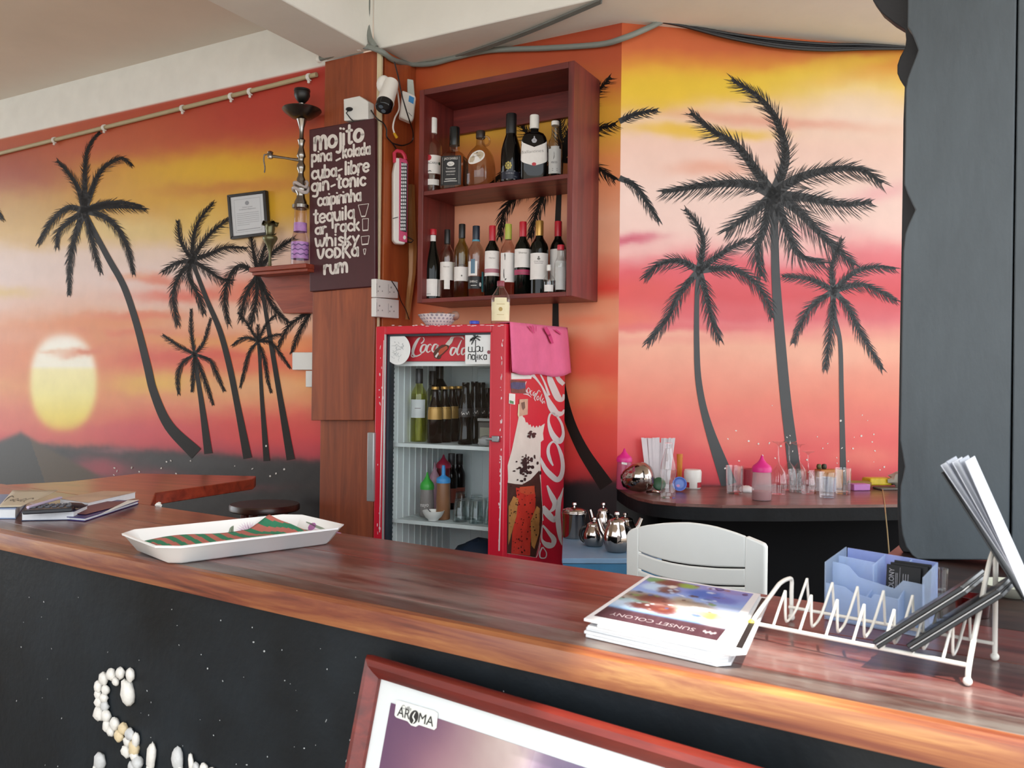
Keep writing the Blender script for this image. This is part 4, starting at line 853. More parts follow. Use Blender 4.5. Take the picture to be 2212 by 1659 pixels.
# worn paint: small chips where the red is scraped to white metal
b = B(); chip = mat('chipped_paint', '#d9c4c6', .6)
for k in range(60):
    y = rnd.uniform(720, 1180); x = 1085-(y-700)*.0135+rnd.gauss(0, 1.2) if k < 36 else rnd.uniform(822, 832)-(y-700)*.02
    disc(b, x, y, rnd.uniform(.5, 1.5), rnd.uniform(1, 5), lambda a, c: FPl.px(a, c, .0006), 0, 7, rnd.uniform(-.2, .2))
for k in range(26): disc(b, rnd.uniform(835, 1090), 703+rnd.gauss(0, 1.2)-.02*(k-13)*.2, rnd.uniform(1.5, 6), rnd.uniform(.5, 1.2), lambda a, c: FPl.px(a, c, .0006), 0, 8)
obj('paint_chip', b, chip, parent=dr, kind='stuff')
b = B(); ribbon(b, [(1083,985,1.8),(1082,1050,3),(1080,1120,3),(1078,1190,3)], lambda x, y: FPl.px(x, y, .0008), 4); ribbon(b, [(829,735,1.2),(826,860,2),(823,990,2.5),(820,1150,1.5)], lambda x, y: FPl.px(x, y, .0008), 4); obj('scraped_edge', b, chip, parent=dr)
# stickers on the door glass
SG = Pl(ED, ED.dot(fo)+.016)
sg = lambda X, Y, o=.001: SG.px(780+X/4.608, 660+Y/4.608, o)
b = B(); disc(b, 364, 435, 127, 155, sg, 0, 40); s1 = obj('round_sticker', b, mat('sticker_white', '#dcdedd', .45, var=.03, vs=40), parent=dr, label='round white door sticker with faint grey print')
b = B()
for k in range(26):
    a = rnd.uniform(0, 6.28); r_ = rnd.uniform(.1, .8); cx_, cy_ = 364+110*r_*math.cos(a), 435+135*r_*math.sin(a)
    ribbon(b, [(cx_+rnd.uniform(-25, 25), cy_+rnd.uniform(-20, 20), 3), (cx_+rnd.uniform(-12, 12), cy_+rnd.uniform(-12, 12), 5), (cx_+rnd.uniform(-25, 25), cy_+rnd.uniform(-20, 20), 3)], lambda x, y: sg(x, y, .0018), 4)
obj('faint_print', b, mat('sticker_grey', '#b7bcbd', .5), parent=s1)
b = B(); pts = []
for cx_, cy_, a0 in ((1300,275,-90),(1300,568,0),(1052,568,90),(1052,275,180)):
    for k in range(6): a = math.radians(a0+k*18); pts.append(sg(cx_+16*math.cos(a), cy_+16*math.sin(a)))
b.poly(pts); s2 = obj('square_sticker', b, mat('sticker_white', '#dcdedd'), parent=dr, label='square white door sticker with black palm and lettering')
b = B(); q2 = lambda x, y: sg(x, y, .0018)
for s in [[(1070,410,8),(1070,455,9),(1090,460,9),(1104,455,9),(1104,410,8)],[(1104,455,9),(1122,460,9),(1136,452,9),(1138,410,8)],[(1146,412,8),(1172,405,8),(1180,430,9),(1170,455,9),(1148,455,8)],[(1184,410,8),(1184,450,9),(1200,458,9),(1210,450,9)],[(1210,410,8),(1210,458,8)],
          [(1064,535,8),(1070,490,9),(1088,486,9),(1094,500,9),(1094,540,8)],[(1128,498,8),(1112,490,9),(1104,515,9),(1112,538,9),(1128,532,8)],[(1130,488,8),(1130,540,8)],[(1163,488,8),(1163,540,8)],[(1146,514,6),(1163,514,6)],[(1180,488,8),(1180,540,8)],[(1208,488,7),(1184,514,8),(1210,540,8)],[(1246,496,8),(1230,490,9),(1220,515,9),(1230,538,9),(1246,530,8)],[(1248,488,8),(1248,540,8)],
          [(1140,340,9),(1138,420,8),(1142,500,9),(1142,562,12)]]: ribbon(b, s, q2, 5)
obj('sticker_lettering', b, ink, parent=s2)
b = B()
for fr in [[(1115,318),(1100,345)],[(1110,322),(1085,355)],[(1128,305),(1118,295)],[(1150,310),(1190,312)],[(1150,325),(1182,345)],[(1120,345),(1100,385)],[(1145,310),(1165,298)],[(1135,300),(1132,290)],[(1110,330),(1088,335)]]: frond(b, [(1138,328)]+fr, q2, 17, 5, 5)
obj('palm_emblem', b, ink, parent=s2)
b = B(); disc(b, 1271, 464, 17, 19, q2, 0, 18); obj('red_emblem', b, mat('emblem_red', '#8d4a52', .5), parent=s2)
# shelves of wire
zs1 = IPl.px(960, 962).z; zs2 = IPl.px(960, 1132).z
wire = mat('wire_white', '#c9d3d3', .4)
for zz in (zs1, zs2):
    sh_ = thing('wire_shelf', '', '', FP(FW_/2, .3, zz)); del sh_['label'], sh_['category']; sh_.parent = fg; sh_.location -= fg.location
    fbox('front_rail', .036, FW_-.045, .075, .081, zz-.016, zz, wire, sh_, .001); fbox('back_rail', .036, FW_-.045, .555, .561, zz-.012, zz, wire, sh_, .001)
    b = B()
    for k in range(46): w_ = .042+.0112*k; b.tube([FP(w_, .078, zz-.002), FP(w_, .558, zz-.002)], .0018, 4, cap=False)
    for k in range(24): d_ = .09+.02*k; b.tube([FP(.038, d_, zz-.005), FP(FW_-.046, d_, zz-.005)], .0014, 4, cap=False)
    obj('wire_grid', b, wire, parent=sh_, kind='stuff')
b = B()
for k in range(60): z_ = ZF+.33+k*.019; b.box(FP(FW_-.0385, .085, z_), .005, .005, .008, rz=math.atan2(EF.y, EF.x))
obj('shelf_slots', b, mat('slot_grey', '#7e8a8c', .6), parent=fg, kind='stuff')
b = B()
for k in range(12): b.boxv(FP(.06+.016*k, FD-.046, IPl.px(1050, 1030).z-.06), EF*.006, ED*.004, UP*.05)
obj('vent_slots', b, mat('slot_dark', '#3a4446', .6), parent=fg, kind='stuff')
# evaporator housing
fbox('cooling_unit', .05, .30, .34, FD-.05, zh0-.11, zh0-.02, mat('unit_grey', '#9aa8aa', .35))
# fridge side print
fs = lambda X, Y, o=.0008: SPl.px(1080+X/3.769, 780+Y/3.769, o)
sp_ = mat('script_silver', '#c8c4c4', .4, var=.03)
b = B()
for s in [[(432,852,10),(405,795,22),(392,735,22),(402,685,16),(432,657,12),(465,680,14),(498,760,24),(512,850,26),(500,930,30),(466,966,34),(415,930,38),(370,880,32),(345,830,22),(328,780,6)],
          [(448,425,10),(410,430,12),(396,490,16),(415,570,30),(450,630,40),(488,650,36),(515,600,20),(505,520,16),(470,455,14),(440,428,12)],
          [(262,108,24),(300,150,14),(345,215,12),(385,300,24),(420,375,46),(460,425,42),(505,425,24),(522,395,8)],
          [(330,108,10),(365,180,12),(400,280,18)],
          [(395,85,10),(408,150,38),(440,230,46),(475,300,44),(510,310,24),(520,270,12)],[(440,85,8),(480,150,30),(520,190,26)],
          [(384,1012,10),(408,1070,26),(432,1120,36),(448,1160,34),(435,1200,26),(408,1225,14)],
          [(345,1185,30),(365,1215,40),(410,1268,42),(442,1300,22),(450,1260,10)],[(345,1210,14),(340,1260,16),(350,1300,10)],
          [(345,1340,16),(360,1350,14),(400,1400,22),(438,1450,34),(430,1495,30),(395,1500,40),(360,1480,26),(340,1440,10),(345,1345,6)],
          [(330,1480,5),(312,1560,4),(295,1600,4)],[(345,1515,8),(325,1560,10),(330,1600,8),(370,1600,7),(378,1560,7),(350,1515,7)],
          [(516,1030,2),(500,1090,16),(480,1150,30),(472,1250,34),(478,1350,34),(490,1440,22),(505,1500,4)]]: ribbon(b, [(x_, y_, w__*1.25) for x_, y_, w__ in s], fs, 7)
sc_ = obj('side_script', b, sp_, parent=fg)
def side_poly(name, pts, m, o, par=fg): b = B(); b.poly([fs(x, y, o) for x, y in pts]); return obj(name, b, m, parent=par)
bp = side_poly('bottle_picture', [(150,360),(150,470),(125,590),(98,720),(62,850),(66,960),(60,1010),(58,1565),(290,1600),(322,1480),(345,1320),(348,1200),(335,1000),(330,840),(332,660),(356,640),(350,590),(365,508),(345,520),(332,532),(322,522),(310,542),(298,524),(284,545),(272,524),(258,540),(248,515),(236,522),(224,498),(210,500),(200,462),(188,455)], mat('cola_foam', '#c9c1bb', .4, var=.10, vs=30), .0008)
side_poly('cola', [(62,990),(120,1000),(180,1005),(250,965),(320,890),(332,1000),(346,1200),(343,1320),(320,1480),(290,1598),(58,1563)], mat('cola_dark', '#40211a', .4, var=.3, vs=25), .0014, bp)
side_poly('cola', [(130,1030),(200,1040),(275,1010),(290,1100),(285,1300),(250,1450),(245,1585),(92,1568),(100,1400),(140,1200)], mat('cola_red', '#b12c20', .4, var=.2, vs=18), .0020, bp)
side_poly('cola', [(160,1025),(280,1015),(285,1080),(220,1090),(165,1070)], mat('cola_orange', '#b3452a'), .0026, bp)
side_poly('cola', [(70,1180),(110,1100),(150,1120),(135,1260),(90,1420),(68,1500)], mat('cola_gold', '#a06f3c', .4, var=.2, vs=20), .0026, bp)
side_poly('cola', [(250,1300),(300,1180),(325,1200),(320,1400),(280,1530),(255,1500)], mat('cola_gold', '#a06f3c'), .0026, bp)
b = B()
for k in range(170):
    if k < 64: x, y = rnd.gauss(215, 34), rnd.gauss(850, 46)
    elif k < 76: x, y = rnd.gauss(270, 16), rnd.gauss(590, 16)
    else: x, y = rnd.uniform(75, 330), rnd.uniform(960, 1560)
    disc(b, x, y, rnd.uniform(4, 15) if k < 76 else rnd.uniform(2, 6), rnd.uniform(5, 17) if k < 76 else rnd.uniform(2, 8), lambda a, c: fs(a, c, .0030+.00001*k), 0, 8)
obj('bubble_print', b, mat('bubble_dark', '#231514', .4), parent=bp, kind='stuff')
def small_script(b, mp):
    for s in [[(216,165,5),(205,190,9),(204,225,10),(222,258,6),(240,262,5)],[(232,215,5),(220,240,9),(232,262,6),(244,240,6),(236,218,5)],[(262,240,5),(248,250,8),(252,275,6),(266,275,4)],[(284,248,5),(270,262,8),(276,284,6),(288,262,7),(296,285,6)],[(330,252,5),(315,238,6),(298,270,10),(280,300,9),(290,325,6)],[(312,282,5),(300,300,8),(306,318,6),(318,302,6),(312,284,5)],[(342,268,5),(328,310,8),(332,330,5)],[(355,300,5),(342,322,8),(346,345,5),(358,325,6),(366,345,4)],[(190,268,4),(225,272,10),(255,295,3)]]: ribbon(b, s, mp, 5)
b = B(); small_script(b, fs); obj('small_script', b, sp_, parent=fg)
b = B(); b.poly([fs(x, y, .0012) for x, y in [(92,95),(262,118),(255,145),(92,148)]]); obj('paper_scrap', b, LABW, parent=fg)
b = B(); b.poly([fs(x, y, .0016) for x, y in [(88,152),(205,160),(212,265),(92,258)]]); o = obj('picture_sticker', b, mat('sticker_rust', '#6e3a34', .5, var=.3, vs=60), parent=fg)
b = B(); b.poly([fs(x, y, .0020) for x, y in [(88,180),(110,170),(205,175),(208,220),(150,232),(90,222)]]); obj('sticker_print', b, mat('sticker_navy', '#3d4266', .5, var=.3, vs=60), parent=o)
b = B(); b.poly([fs(x, y, .0016) for x, y in [(74,262),(125,268),(123,355),(72,345)]]); o = obj('picture_sticker', b, LABW, parent=fg)
b = B(); b.poly([fs(x, y, .0020) for x, y in [(78,318),(112,328),(112,350),(78,342)]]); obj('sticker_print', b, mat('leaf_green2', '#4f8a5c', .5), parent=o)
b = B(); b.poly([fs(x, y, .0020) for x, y in [(158,312),(228,308),(226,435),(158,450)]]); o = obj('picture_sticker', b, mat('sticker_beige', '#c09a84', .5, var=.15, vs=40), parent=fg)
b = B(); b.poly([fs(x, y, .0024) for x, y in [(172,340),(202,330),(205,380),(188,400),(178,380)]]); obj('sticker_print', b, mat('sticker_brown', '#6b5044', .5), parent=o)
b = B(); b.poly([fs(x, y, .0020) for x, y in [(144,440),(150,350),(158,350),(156,470)]]); obj('paper_scrap', b, LABC, parent=fg)
# ------------------------------------------------------------------ inside the fridge
def in_fridge(x, yb, z, d):
    """base point on shelf height z at depth d behind the fridge front, under pixel column x"""
    p = Pl(ED, ED.dot(fo)+d).px(x, yb); p.z = z; return p
def fr_bottle(x, yt, wpx, z, d, **k):
    p = in_fridge(x, 950 if z > 1.2 else 1120, z, d); q = proj(p); h, r = measure(x, q[1], yt, wpx, p); return bottle(p=p, h=h, r=r, **k)
z1, z2 = zs1+.001, zs2+.001
FB = 'drinks on the upper fridge shelf'
fr_bottle(902, 797, 36, z1, .20, name='wine_bottle', label='white wine bottle with dark cap at the left of the upper fridge shelf', glass_m=G_YEL, body='wine', cap=.80, capm=mat('cap_slate', '#26292c', .35), labels=[(.33,.58,mat('label_grey_white', '#c6cccb', .5),1.0,-.2)], extra=lt((1,[(-.5,.46,.008),(.2,.46,.008)]), m=mat('ink_grey','#6a655f',.5)), liquid=(.66, G_YEL), group=FB)
fr_bottle(931, 802, 33, z1, .34, name='wine_bottle', label='dark wine bottle half hidden behind the white wine in the fridge', glass_m=G_SMOKE, body='wine', cap=.80, capm=BLK, group=FB)
fr_bottle(946, 782, 38, z1, .42, name='wine_bottle', label='tallest black wine bottle at the back of the upper fridge shelf', glass_m=G_BLACK, body='wine', cap=.78, capm=BLK, group=FB)
goldl = mat('label_gold', '#b08a48', .4, metal=.35, var=.15)
for i, (x, d) in enumerate([(937,.165),(957,.232),(974,.30),(988,.367)]):
    fr_bottle(x, 836-i*.5, 33, z1, d, name='beer_bottle', label=['brown beer bottle with gold label, frontmost of the fridge beers','second brown gold-label beer bottle, right of the front one','third brown gold-label beer bottle, partly hidden','backmost brown gold-label beer bottle beside the cola bottles'][i], glass_m=G_AMB, body='beer', cap=.955, capm=GOLD, labels=[(.42,.64,goldl,1.2)], group='beers in the fridge')
cw = mat('cola_print_white', '#bdb9b6', .5)
for i, (x, d, yt) in enumerate([(1003,.16,826),(1022,.228,824),(1037,.297,826),(1050,.366,828)]):
    fr_bottle(x, yt, 33, z1, d, name='glass_tumbler' if 0 else 'cola_bottle', label=['dark cola bottle with white script, frontmost in the fridge','second dark cola bottle, just right of the front one','third dark cola bottle, further back','backmost dark cola bottle near the fridge hinge side'][i], glass_m=G_BLACK, body='coke', cap=None, group='cola bottles in the fridge', labels=[(.44,.58,mat('cola_band','#1a1414',.3),1.2)], extra=lt((1,[(-.6,.50,.02),(-.45,.53,.012),(-.5,.48,.02),(-.3,.50,.02),(-.1,.49,.015)]),(1,[(.05,.52,.02),(.2,.49,.02),(.4,.53,.02),(.5,.48,.015)]), m=cw))
    p = in_fridge(x, 950, z1, d)
# upturned glasses stacked over the cola bottles
for i, (x, d) in enumerate([(1012,.135),(1031,.14)]):
    pass
b = B(); p = in_fridge(1050, 950, z1, .13); b.boxv(p-EF*.035, EF*.075, ED*.05, UP*.10); o = obj('food_tub', b, mat('tub_dark', '#3c3b38', .4), bevel=.006); tag(o, 'small dark food tub with pale lid on the upper fridge shelf', 'tub')
b = B(); b.boxv(p-EF*.037-ED*.002+UP*.1005, EF*.079, ED*.054, UP*.012); obj('lid', b, mat('lid_grey', '#8f9290', .4), parent=o, bevel=.003)
b = B(); b.boxv(p-EF*.026-ED*.001+UP*.025, EF*.055, ED*.001, UP*.05); obj('label', b, mat('label_olive', '#77786a', .5), parent=o)
b = B()
pb_ = in_fridge(1049, 960, z1, .088); b.ball(pb_+UP*.021, .035, .02, .021, 12, 8, jit=.35); tag(obj('plastic_bag', b, milky('bag_clear', '#b9bcbc', .6), smooth='all'), 'crumpled clear plastic bag at the front right of the upper fridge shelf', 'bag')
def squeeze(x, yb, yt, wpx, p, name, label, body_m, cap_m, cone=.34, group=None, fill=None, nozzle=True):
    q = proj(p); h, r = measure(x, q[1], yt, wpx, p); t = thing(name, label, 'bottle', p, group); hb = h*(1-cone)
    b = B(); b.lathe([(0,0),(r*.92,0),(r,.004),(r*.98,hb*.5),(r*.90,hb*.93),(r*.84,hb),(0,hb)], p, 22); obj('body', b, body_m, parent=t, smooth=50)
    if fill: b = B(); b.lathe([(0,.002),(r*.93,.002),(r*.94,fill[0]*hb),(0,fill[0]*hb)], p, 22); obj('sauce', b, fill[1], parent=t, smooth=50)
    b = B()
    if nozzle == 'pump': pr = [(r*.98,hb-.006),(r*1.0,hb+.006),(r*.92,hb+h*cone*.22),(r*.40,hb+h*cone*.34),(r*.28,hb+h*cone*.42),(r*.24,h*.985),(r*.16,h),(0,h)]
    else: pr = [(r*.98,hb-.006),(r*1.0,hb+.008),(r*.88,hb+h*cone*.30),(r*.45,hb+h*cone*.52),(r*.22,hb+h*cone*.72),(r*.10,h*.985),(0,h)]
    b.lathe(pr, p, 22); obj('cap', b, cap_m, parent=t, smooth=50); return t, hb, r
t, hb, r = squeeze(922, 0, 1019, 31, in_fridge(922, 1110, z2, .20), 'squeeze_bottle', 'nearly empty clear squeeze bottle with green cone cap in the fridge', milky('squeeze_clear', '#a39c98', .55), mat('cap_green', '#3da63f', .4), .36)
p = t.location.copy(); mp_ = lambda a, z: p+Vector((math.sin(a)*EF.y*0, 0, 0))+(-EF*math.sin(a)-ED*math.cos(a))*(r+.001)+UP*z
b = B(); text(b, 'mayo', mp_, -.55, hb*.36, .75, hb*.38, (0, hb*.14)); obj('lettering', b, WHT, parent=t)
squeeze(957, 0, 1005, 31, in_fridge(957, 1112, z2, .17), 'squeeze_bottle', 'brown sauce squeeze bottle with bright blue cap in the fridge', mat('brown_sauce', '#8a5f41', .4), mat('cap_sky', '#3f8fd0', .4), .30, nozzle='pump')
squeeze(938, 0, 998, 24, in_fridge(938, 1100, z2, .34), 'squeeze_bottle', 'pale pink tumbler-topped bottle standing behind the green cap in the fridge', milky('pink_clear', '#d3a6b8', .6), milky('pink_clear', '#d3a6b8', .6), .4)
squeeze(957, 0, 981, 32, in_fridge(957, 1095, z2, .40), 'sauce_bottle', 'red sauce bottle with wide red cap at the back of the fridge', mat('sauce_red_dark', '#6a1a24', .35), mat('cap_crimson', '#b02446', .4), .22)
for i, x in enumerate((974, 991)):
    fr_bottle(x, 980+i, 26, z2, .455+.075*i, name='sauce_bottle', label=['dark sauce bottle just right of the wide red cap in the fridge','dark sauce bottle with brick red label at the back of the fridge'][i], glass_m=G_AMB, body='spirit', cap=.80, capm=BLK, labels=[(.12,.38,mat('label_brick','#8a3c2c',.5),1.3)], group='dark sauce bottles in the fridge')
def bowl(name, label, p, r, h, m, foot=.45, cat='bowl', group=None):
    b = B(); b.lathe([(0,0),(r*foot,0),(r*foot,.004),(r*.72,h*.35),(r*.93,h*.75),(r,h),(r*.96,h),(r*.88,h*.72),(r*.66,h*.36),(0,h*.12)], p, 28); o = obj(name, b, m, smooth=50); tag(o, label, cat, group); return o
p = in_fridge(936, 1120, z2, .115); bowl('bowl', 'small white bowl at the front of the lower fridge shelf', p, 24*depth(p)/FPX, .042, mat('white_ceramic', '#e2e4e0', .25, var=.03))
b = B(); b.tube([p+UP*.030-EF*-.01, p+UP*.049+EF*.03], .0025, 6); tag(obj('teaspoon', b, steel), 'teaspoon handle resting in the small white fridge bowl', 'spoon')
gl_f = glass('tumbler_glass', (.90,.93,.93), gloss=1.3)
for i, (x, d) in enumerate([(994,.15),(1029,.145),(1062,.15),(1011,.225),(1045,.225),(996,.30),(1030,.31)]):
    p = in_fridge(x, 1120, z2, d); h = .095+.004*(i % 3); r = .0315
    b = B(); b.lathe([(r,0),(r*.80,h*.98),(r*.74,h),(0,h),(0,h-.004),(r*.72,h-.006),(r*.93,0),(r,0)], p, 22)
    tag(obj('tumbler', b, gl_f, smooth=50), ['upside-down tumbler, front left of those in the fridge','upside-down tumbler, front middle of those in the fridge','upside-down tumbler by the hinge side of the fridge','upside-down fridge tumbler, left in the second row','upside-down fridge tumbler, right in the second row','upside-down fridge tumbler, left in the back row','upside-down fridge tumbler, right in the back row'][i], 'glass', 'upside-down tumblers in the fridge')
p = FP(.24, .25, ZF+.302); b = B(); b.ball(p+UP*.17, .16, .13, .17, 16, 10, jit=.16); tag(obj('bag', b, mat('bag_navy', '#1c2a40', .5, var=.25), smooth='all'), 'dark blue bag at the bottom of the fridge', 'bag')
# ------------------------------------------------------------------ on top of the fridge
def on_top(x, d): p = Pl(ED, ED.dot(fo)+d).px(x, 690); p.z = FZ1+.001; return p
p = on_top(947, .16); R_ = 44*depth(p)/FPX; hh = .052
t = thing('bowl', 'white bowl with grey dot pattern on top of the fridge', 'bowl', p)
def seg(u): return (1+.02*math.cos(6*u), 1+.02*math.cos(6*u))
b = B(); b.lathe([(0,0),(R_*.50,0),(R_*.55,.004),(R_*.80,hh*.55),(R_,hh),(R_*.97,hh),(R_*.75,hh*.5),(0,.006)], p, 24, shape=seg); obj('body', b, mat('white_ceramic', '#e2e4e0'), parent=t, smooth=40)
b = B()
for j in range(4):
    for k in range(26):
        f = .16+.24*j; a = 2*math.pi*(k+.5*(j % 2))/26; rr = R_*float(np.interp(f, [0,.08,.55,1], [.5,.55,.8,1]))+.0012; ds = .0036+.001*j
        c = p+Vector((math.cos(a), math.sin(a), 0))*rr+UP*f*hh; tt = Vector((-math.sin(a), math.cos(a), 0)); uu = (UP*.8+Vector((math.cos(a), math.sin(a), 0))*.6)
        b.poly([c+tt*math.cos(q)*ds+uu*math.sin(q)*ds for q in [i*math.pi/3 for i in range(6)]])
obj('dot_pattern', b, mat('dot_grey', '#9a9ca6', .4), parent=t, kind='stuff')
b = B()
for k in range(9): b.ball(p+Vector((rnd.gauss(0, .035), rnd.gauss(0, .03), hh-.004)), rnd.uniform(.012, .02), jit=.2)
obj('contents', b, mat('bowl_contents', '#8f6f62', .5, var=.3), parent=t, smooth='all', kind='stuff')
p = on_top(1025, .05); b = B(); b.lathe([(0,0),(.020,0),(.0205,.010),(.019,.013),(0,.013)], p, 24); tag(obj('screw_lid', b, mat('lid_blue', '#2b3fb0', .35), smooth=40), 'small blue screw lid lying on top of the fridge', 'lid')
def ex_cr(t, c, p, R): lettering(t, c, [(0,0,.33,.2,.05),(1,[(-.4,.45,.01),(.4,.45,.01)]),(1,[(-.35,.2,.008),(.35,.2,.008)])], mat('print_ochre', '#a58a4a', .5), 'emblem')
p = on_top(1081, .07); q = proj(p); h, r = measure(1081, q[1], 608, 41, p)
bottle('bottle', 'clear rum bottle with cream label and maroon cap on top of the fridge', p, h, r, [(0,0),(.95,0),(1,.012),(1,.58),(.90,.66),(.62,.76),(.42,.84),(.36,.87),(.36,.985),(.34,1)], G_CLEAR, .885, mat('cap_maroon', '#7c2434', .35), [(.06,.50,LABC,.95),(.50,.60,LABC,.6)], extra=ex_cr, shape=supern(3.2))
# pink cloth over the fridge edge
cl = mat('pink_cloth', '#d6648c', .85, var=.10, vs=10, bump=.3, bs=120)
def cloth_pt(u, v):
    """u along the side depth, v from the top lying part (v<0) down the side"""
    fold = .006*math.sin(u*9)+.004*math.sin(u*23+1)
    if v < 0: return FP(-v*.07-.004, .04+u*.56, FZ1+.004+.003*math.sin(u*14))
    q0, q1 = SPl.px(1098, 697), SPl.px(1223, 709); b0, b1 = SPl.px(1099, 803), SPl.px(1229, 808)
    top = q0.lerp(q1, u); bot = b0.lerp(b1, u); bot.z -= .012*math.sin(u*math.pi)*1.0+.006*math.sin(u*11)
    return top.lerp(bot, v)-EF*(.006+fold*(.3+.7*v)+.006*v)+UP*.002*(1-v)
b = B(); nu, nv = 36, 16
for i in range(nu+1):
    for j in range(nv+1):
        v = -1+j*.25 if j < 4 else (j-4)/(nv-4)
        b.v.append(tuple(cloth_pt(i/nu, v)))
b.f = [[i*(nv+1)+j, (i+1)*(nv+1)+j, (i+1)*(nv+1)+j+1, i*(nv+1)+j+1] for i in range(nu) for j in range(nv)]; b.m = [0]*len(b.f)
o = obj('cloth', b, cl, smooth='all', solid=.003); tag(o, 'pink cloth draped over the side of the red fridge', 'cloth')
b = B()
for cx_, cy_ in [(1145,708),(1151,716),(1157,711)]: pass
for x0, y0, x1, y1, w_ in [(1142,704,1150,716,3),(1150,703,1154,720,3),(1158,704,1158,716,2.5),(1178,707,1188,726,9),(1186,722,1194,742,8),(1200,712,1212,722,4)]:
    tt = []
    for f in (0, .5, 1):
        x, y = x0+(x1-x0)*f, y0+(y1-y0)*f; tt.append((x, y, w_*(1-.6*abs(f-.3))))
    ribbon(b, tt, lambda x, y: SPl.px(x, y, .0135+.004), 3)
obj('flower_print', b, mat('cloth_print', '#c43a72', .85), parent=o, kind='stuff')
# ------------------------------------------------------------------ menu board on the pillar
MBP = Pl(nW, 3.318)
mb = thing('menu_board', 'dark maroon wooden drinks board with white hand lettering on the pillar', 'menu board', MBP.px(739, 624))
bo = mat('board_maroon', '#43181f', .45, var=.12, vs=8, bump=.1)
c4 = [MBP.px(667.5, 279.5), MBP.px(809, 254.5), MBP.px(810, 619), MBP.px(668.5, 630)]
b = B(); b.prism(c4, nW*.026); obj('board', b, bo, parent=mb, bevel=.005)
mbm = lambda X, Y: MBP.px(660+X/4.147, 240+Y/4.147, .0006)
def circ(cx, cy, rx, ry, a0=0, a1=360, n=12): return [(cx+rx*math.cos(math.radians(a0+(a1-a0)*k/n)), cy+ry*math.sin(math.radians(a0+(a1-a0)*k/n))) for k in range(n+1)]
GL = {
 'm': (1.15, [[(.08,0),(.08,.95)],[(.08,.55),(.22,.95),(.42,.95),(.55,.6),(.56,0)],[(.56,.55),(.72,.95),(.92,.95),(1.04,.6),(1.05,0)]]),
 'o': (.95, [circ(.45,.48,.34,.42)]), 'j': (.42, [[(.28,.95),(.28,-.25),(.12,-.5),(-.08,-.42)],[(.28,1.3),(.29,1.32)]]),
 'i': (.36, [[(.14,0),(.14,.85)],[(.14,1.22),(.15,1.24)]]), 't': (.62, [[(.30,1.4),(.28,.12),(.42,.02),(.54,.08)],[(.04,.98),(.54,.98)]]),
 'p': (.85, [[(.10,-.6),(.10,.92)],circ(.42,.48,.30,.42,180,-180)]), 'n': (.85, [[(.10,0),(.10,.92)],[(.10,.55),(.28,.93),(.52,.9),(.66,.55),(.67,0)]]),
 'a': (.88, [circ(.40,.45,.30,.40,0,360),[(.70,.92),(.72,0)]]), 'k': (.78, [[(.10,0),(.10,1.4)],[(.62,.95),(.16,.45)],[(.26,.52),(.66,0)]]),
 'l': (.34, [[(.14,0),(.14,1.4)]]), 'd': (.88, [circ(.40,.45,.30,.40),[(.72,1.4),(.72,0)]]), 'c': (.78, [circ(.44,.46,.33,.42,40,320)]),
 'u': (.85, [[(.10,.92),(.12,.35),(.28,.04),(.5,.06),(.66,.4)],[(.68,.92),(.70,0)]]), 'b': (.86, [[(.10,0),(.10,1.4)],circ(.42,.45,.31,.41,180,540)]),
 'r': (.62, [[(.10,0),(.10,.92)],[(.10,.55),(.28,.92),(.52,.86)]]), 'e': (.85, [[(.14,.48),(.70,.50),(.66,.80),(.42,.92),(.18,.78),(.10,.45),(.20,.12),(.46,.02),(.70,.16)]]),
 'g': (.86, [circ(.40,.48,.30,.40),[(.72,.92),(.70,-.3),(.5,-.55),(.2,-.48)]]), 'h': (.85, [[(.10,0),(.10,1.4)],[(.10,.5),(.28,.9),(.54,.86),(.66,.5),(.67,0)]]),
 'q': (.88, [circ(.40,.48,.30,.40),[(.72,.92),(.74,-.75)]]), 's': (.68, [[(.56,.80),(.32,.93),(.14,.75),(.32,.52),(.54,.32),(.42,.06),(.12,.08)]]),
 'w': (1.1, [[(.06,.92),(.16,.2),(.30,.02),(.48,.3),(.52,.7)],[(.52,.7),(.58,.15),(.78,.05),(.95,.5),(.98,.95)]]), 'y': (.8, [[(.08,.95),(.36,.30)],[(.70,1.0),(.40,.35),(.16,-.5)]]),
 'v': (.85, [[(.06,.95),(.16,.35),(.36,.02),(.58,.35),(.70,.98)]]), 'D': (.85, [[(.12,0),(.12,.95),(.5,.85),(.66,.48),(.5,.1),(.12,0)]]), 'K': (.95, [[(.10,-.1),(.12,1.45)],[(.78,1.4),(.18,.55)],[(.30,.66),(.85,-.1)]]), '-': (.5, [[(.06,.42),(.40,.58)]]), ' ': (.35, []),
}
def hand(b, s, x0, y0, x1, y1, xh, wd):
    tot = sum(GL[c][0] for c in s); ax = ((x1-x0)/tot, (y1-y0)/tot); X = 0
    for c in s:
        wdt, st_ = GL[c]
        for k in st_:
            pts = []
            for gx, gy in k: pts.append((x0+ax[0]*(X+gx), y0+ax[1]*(X+gx)-gy*xh, wd))
            ribbon(b, pts, mbm, 4 if len(pts) > 2 else 3, rcap=True)
        X += wdt
wl_ = mat('board_lettering', '#d9d3cc', .55, var=.03)
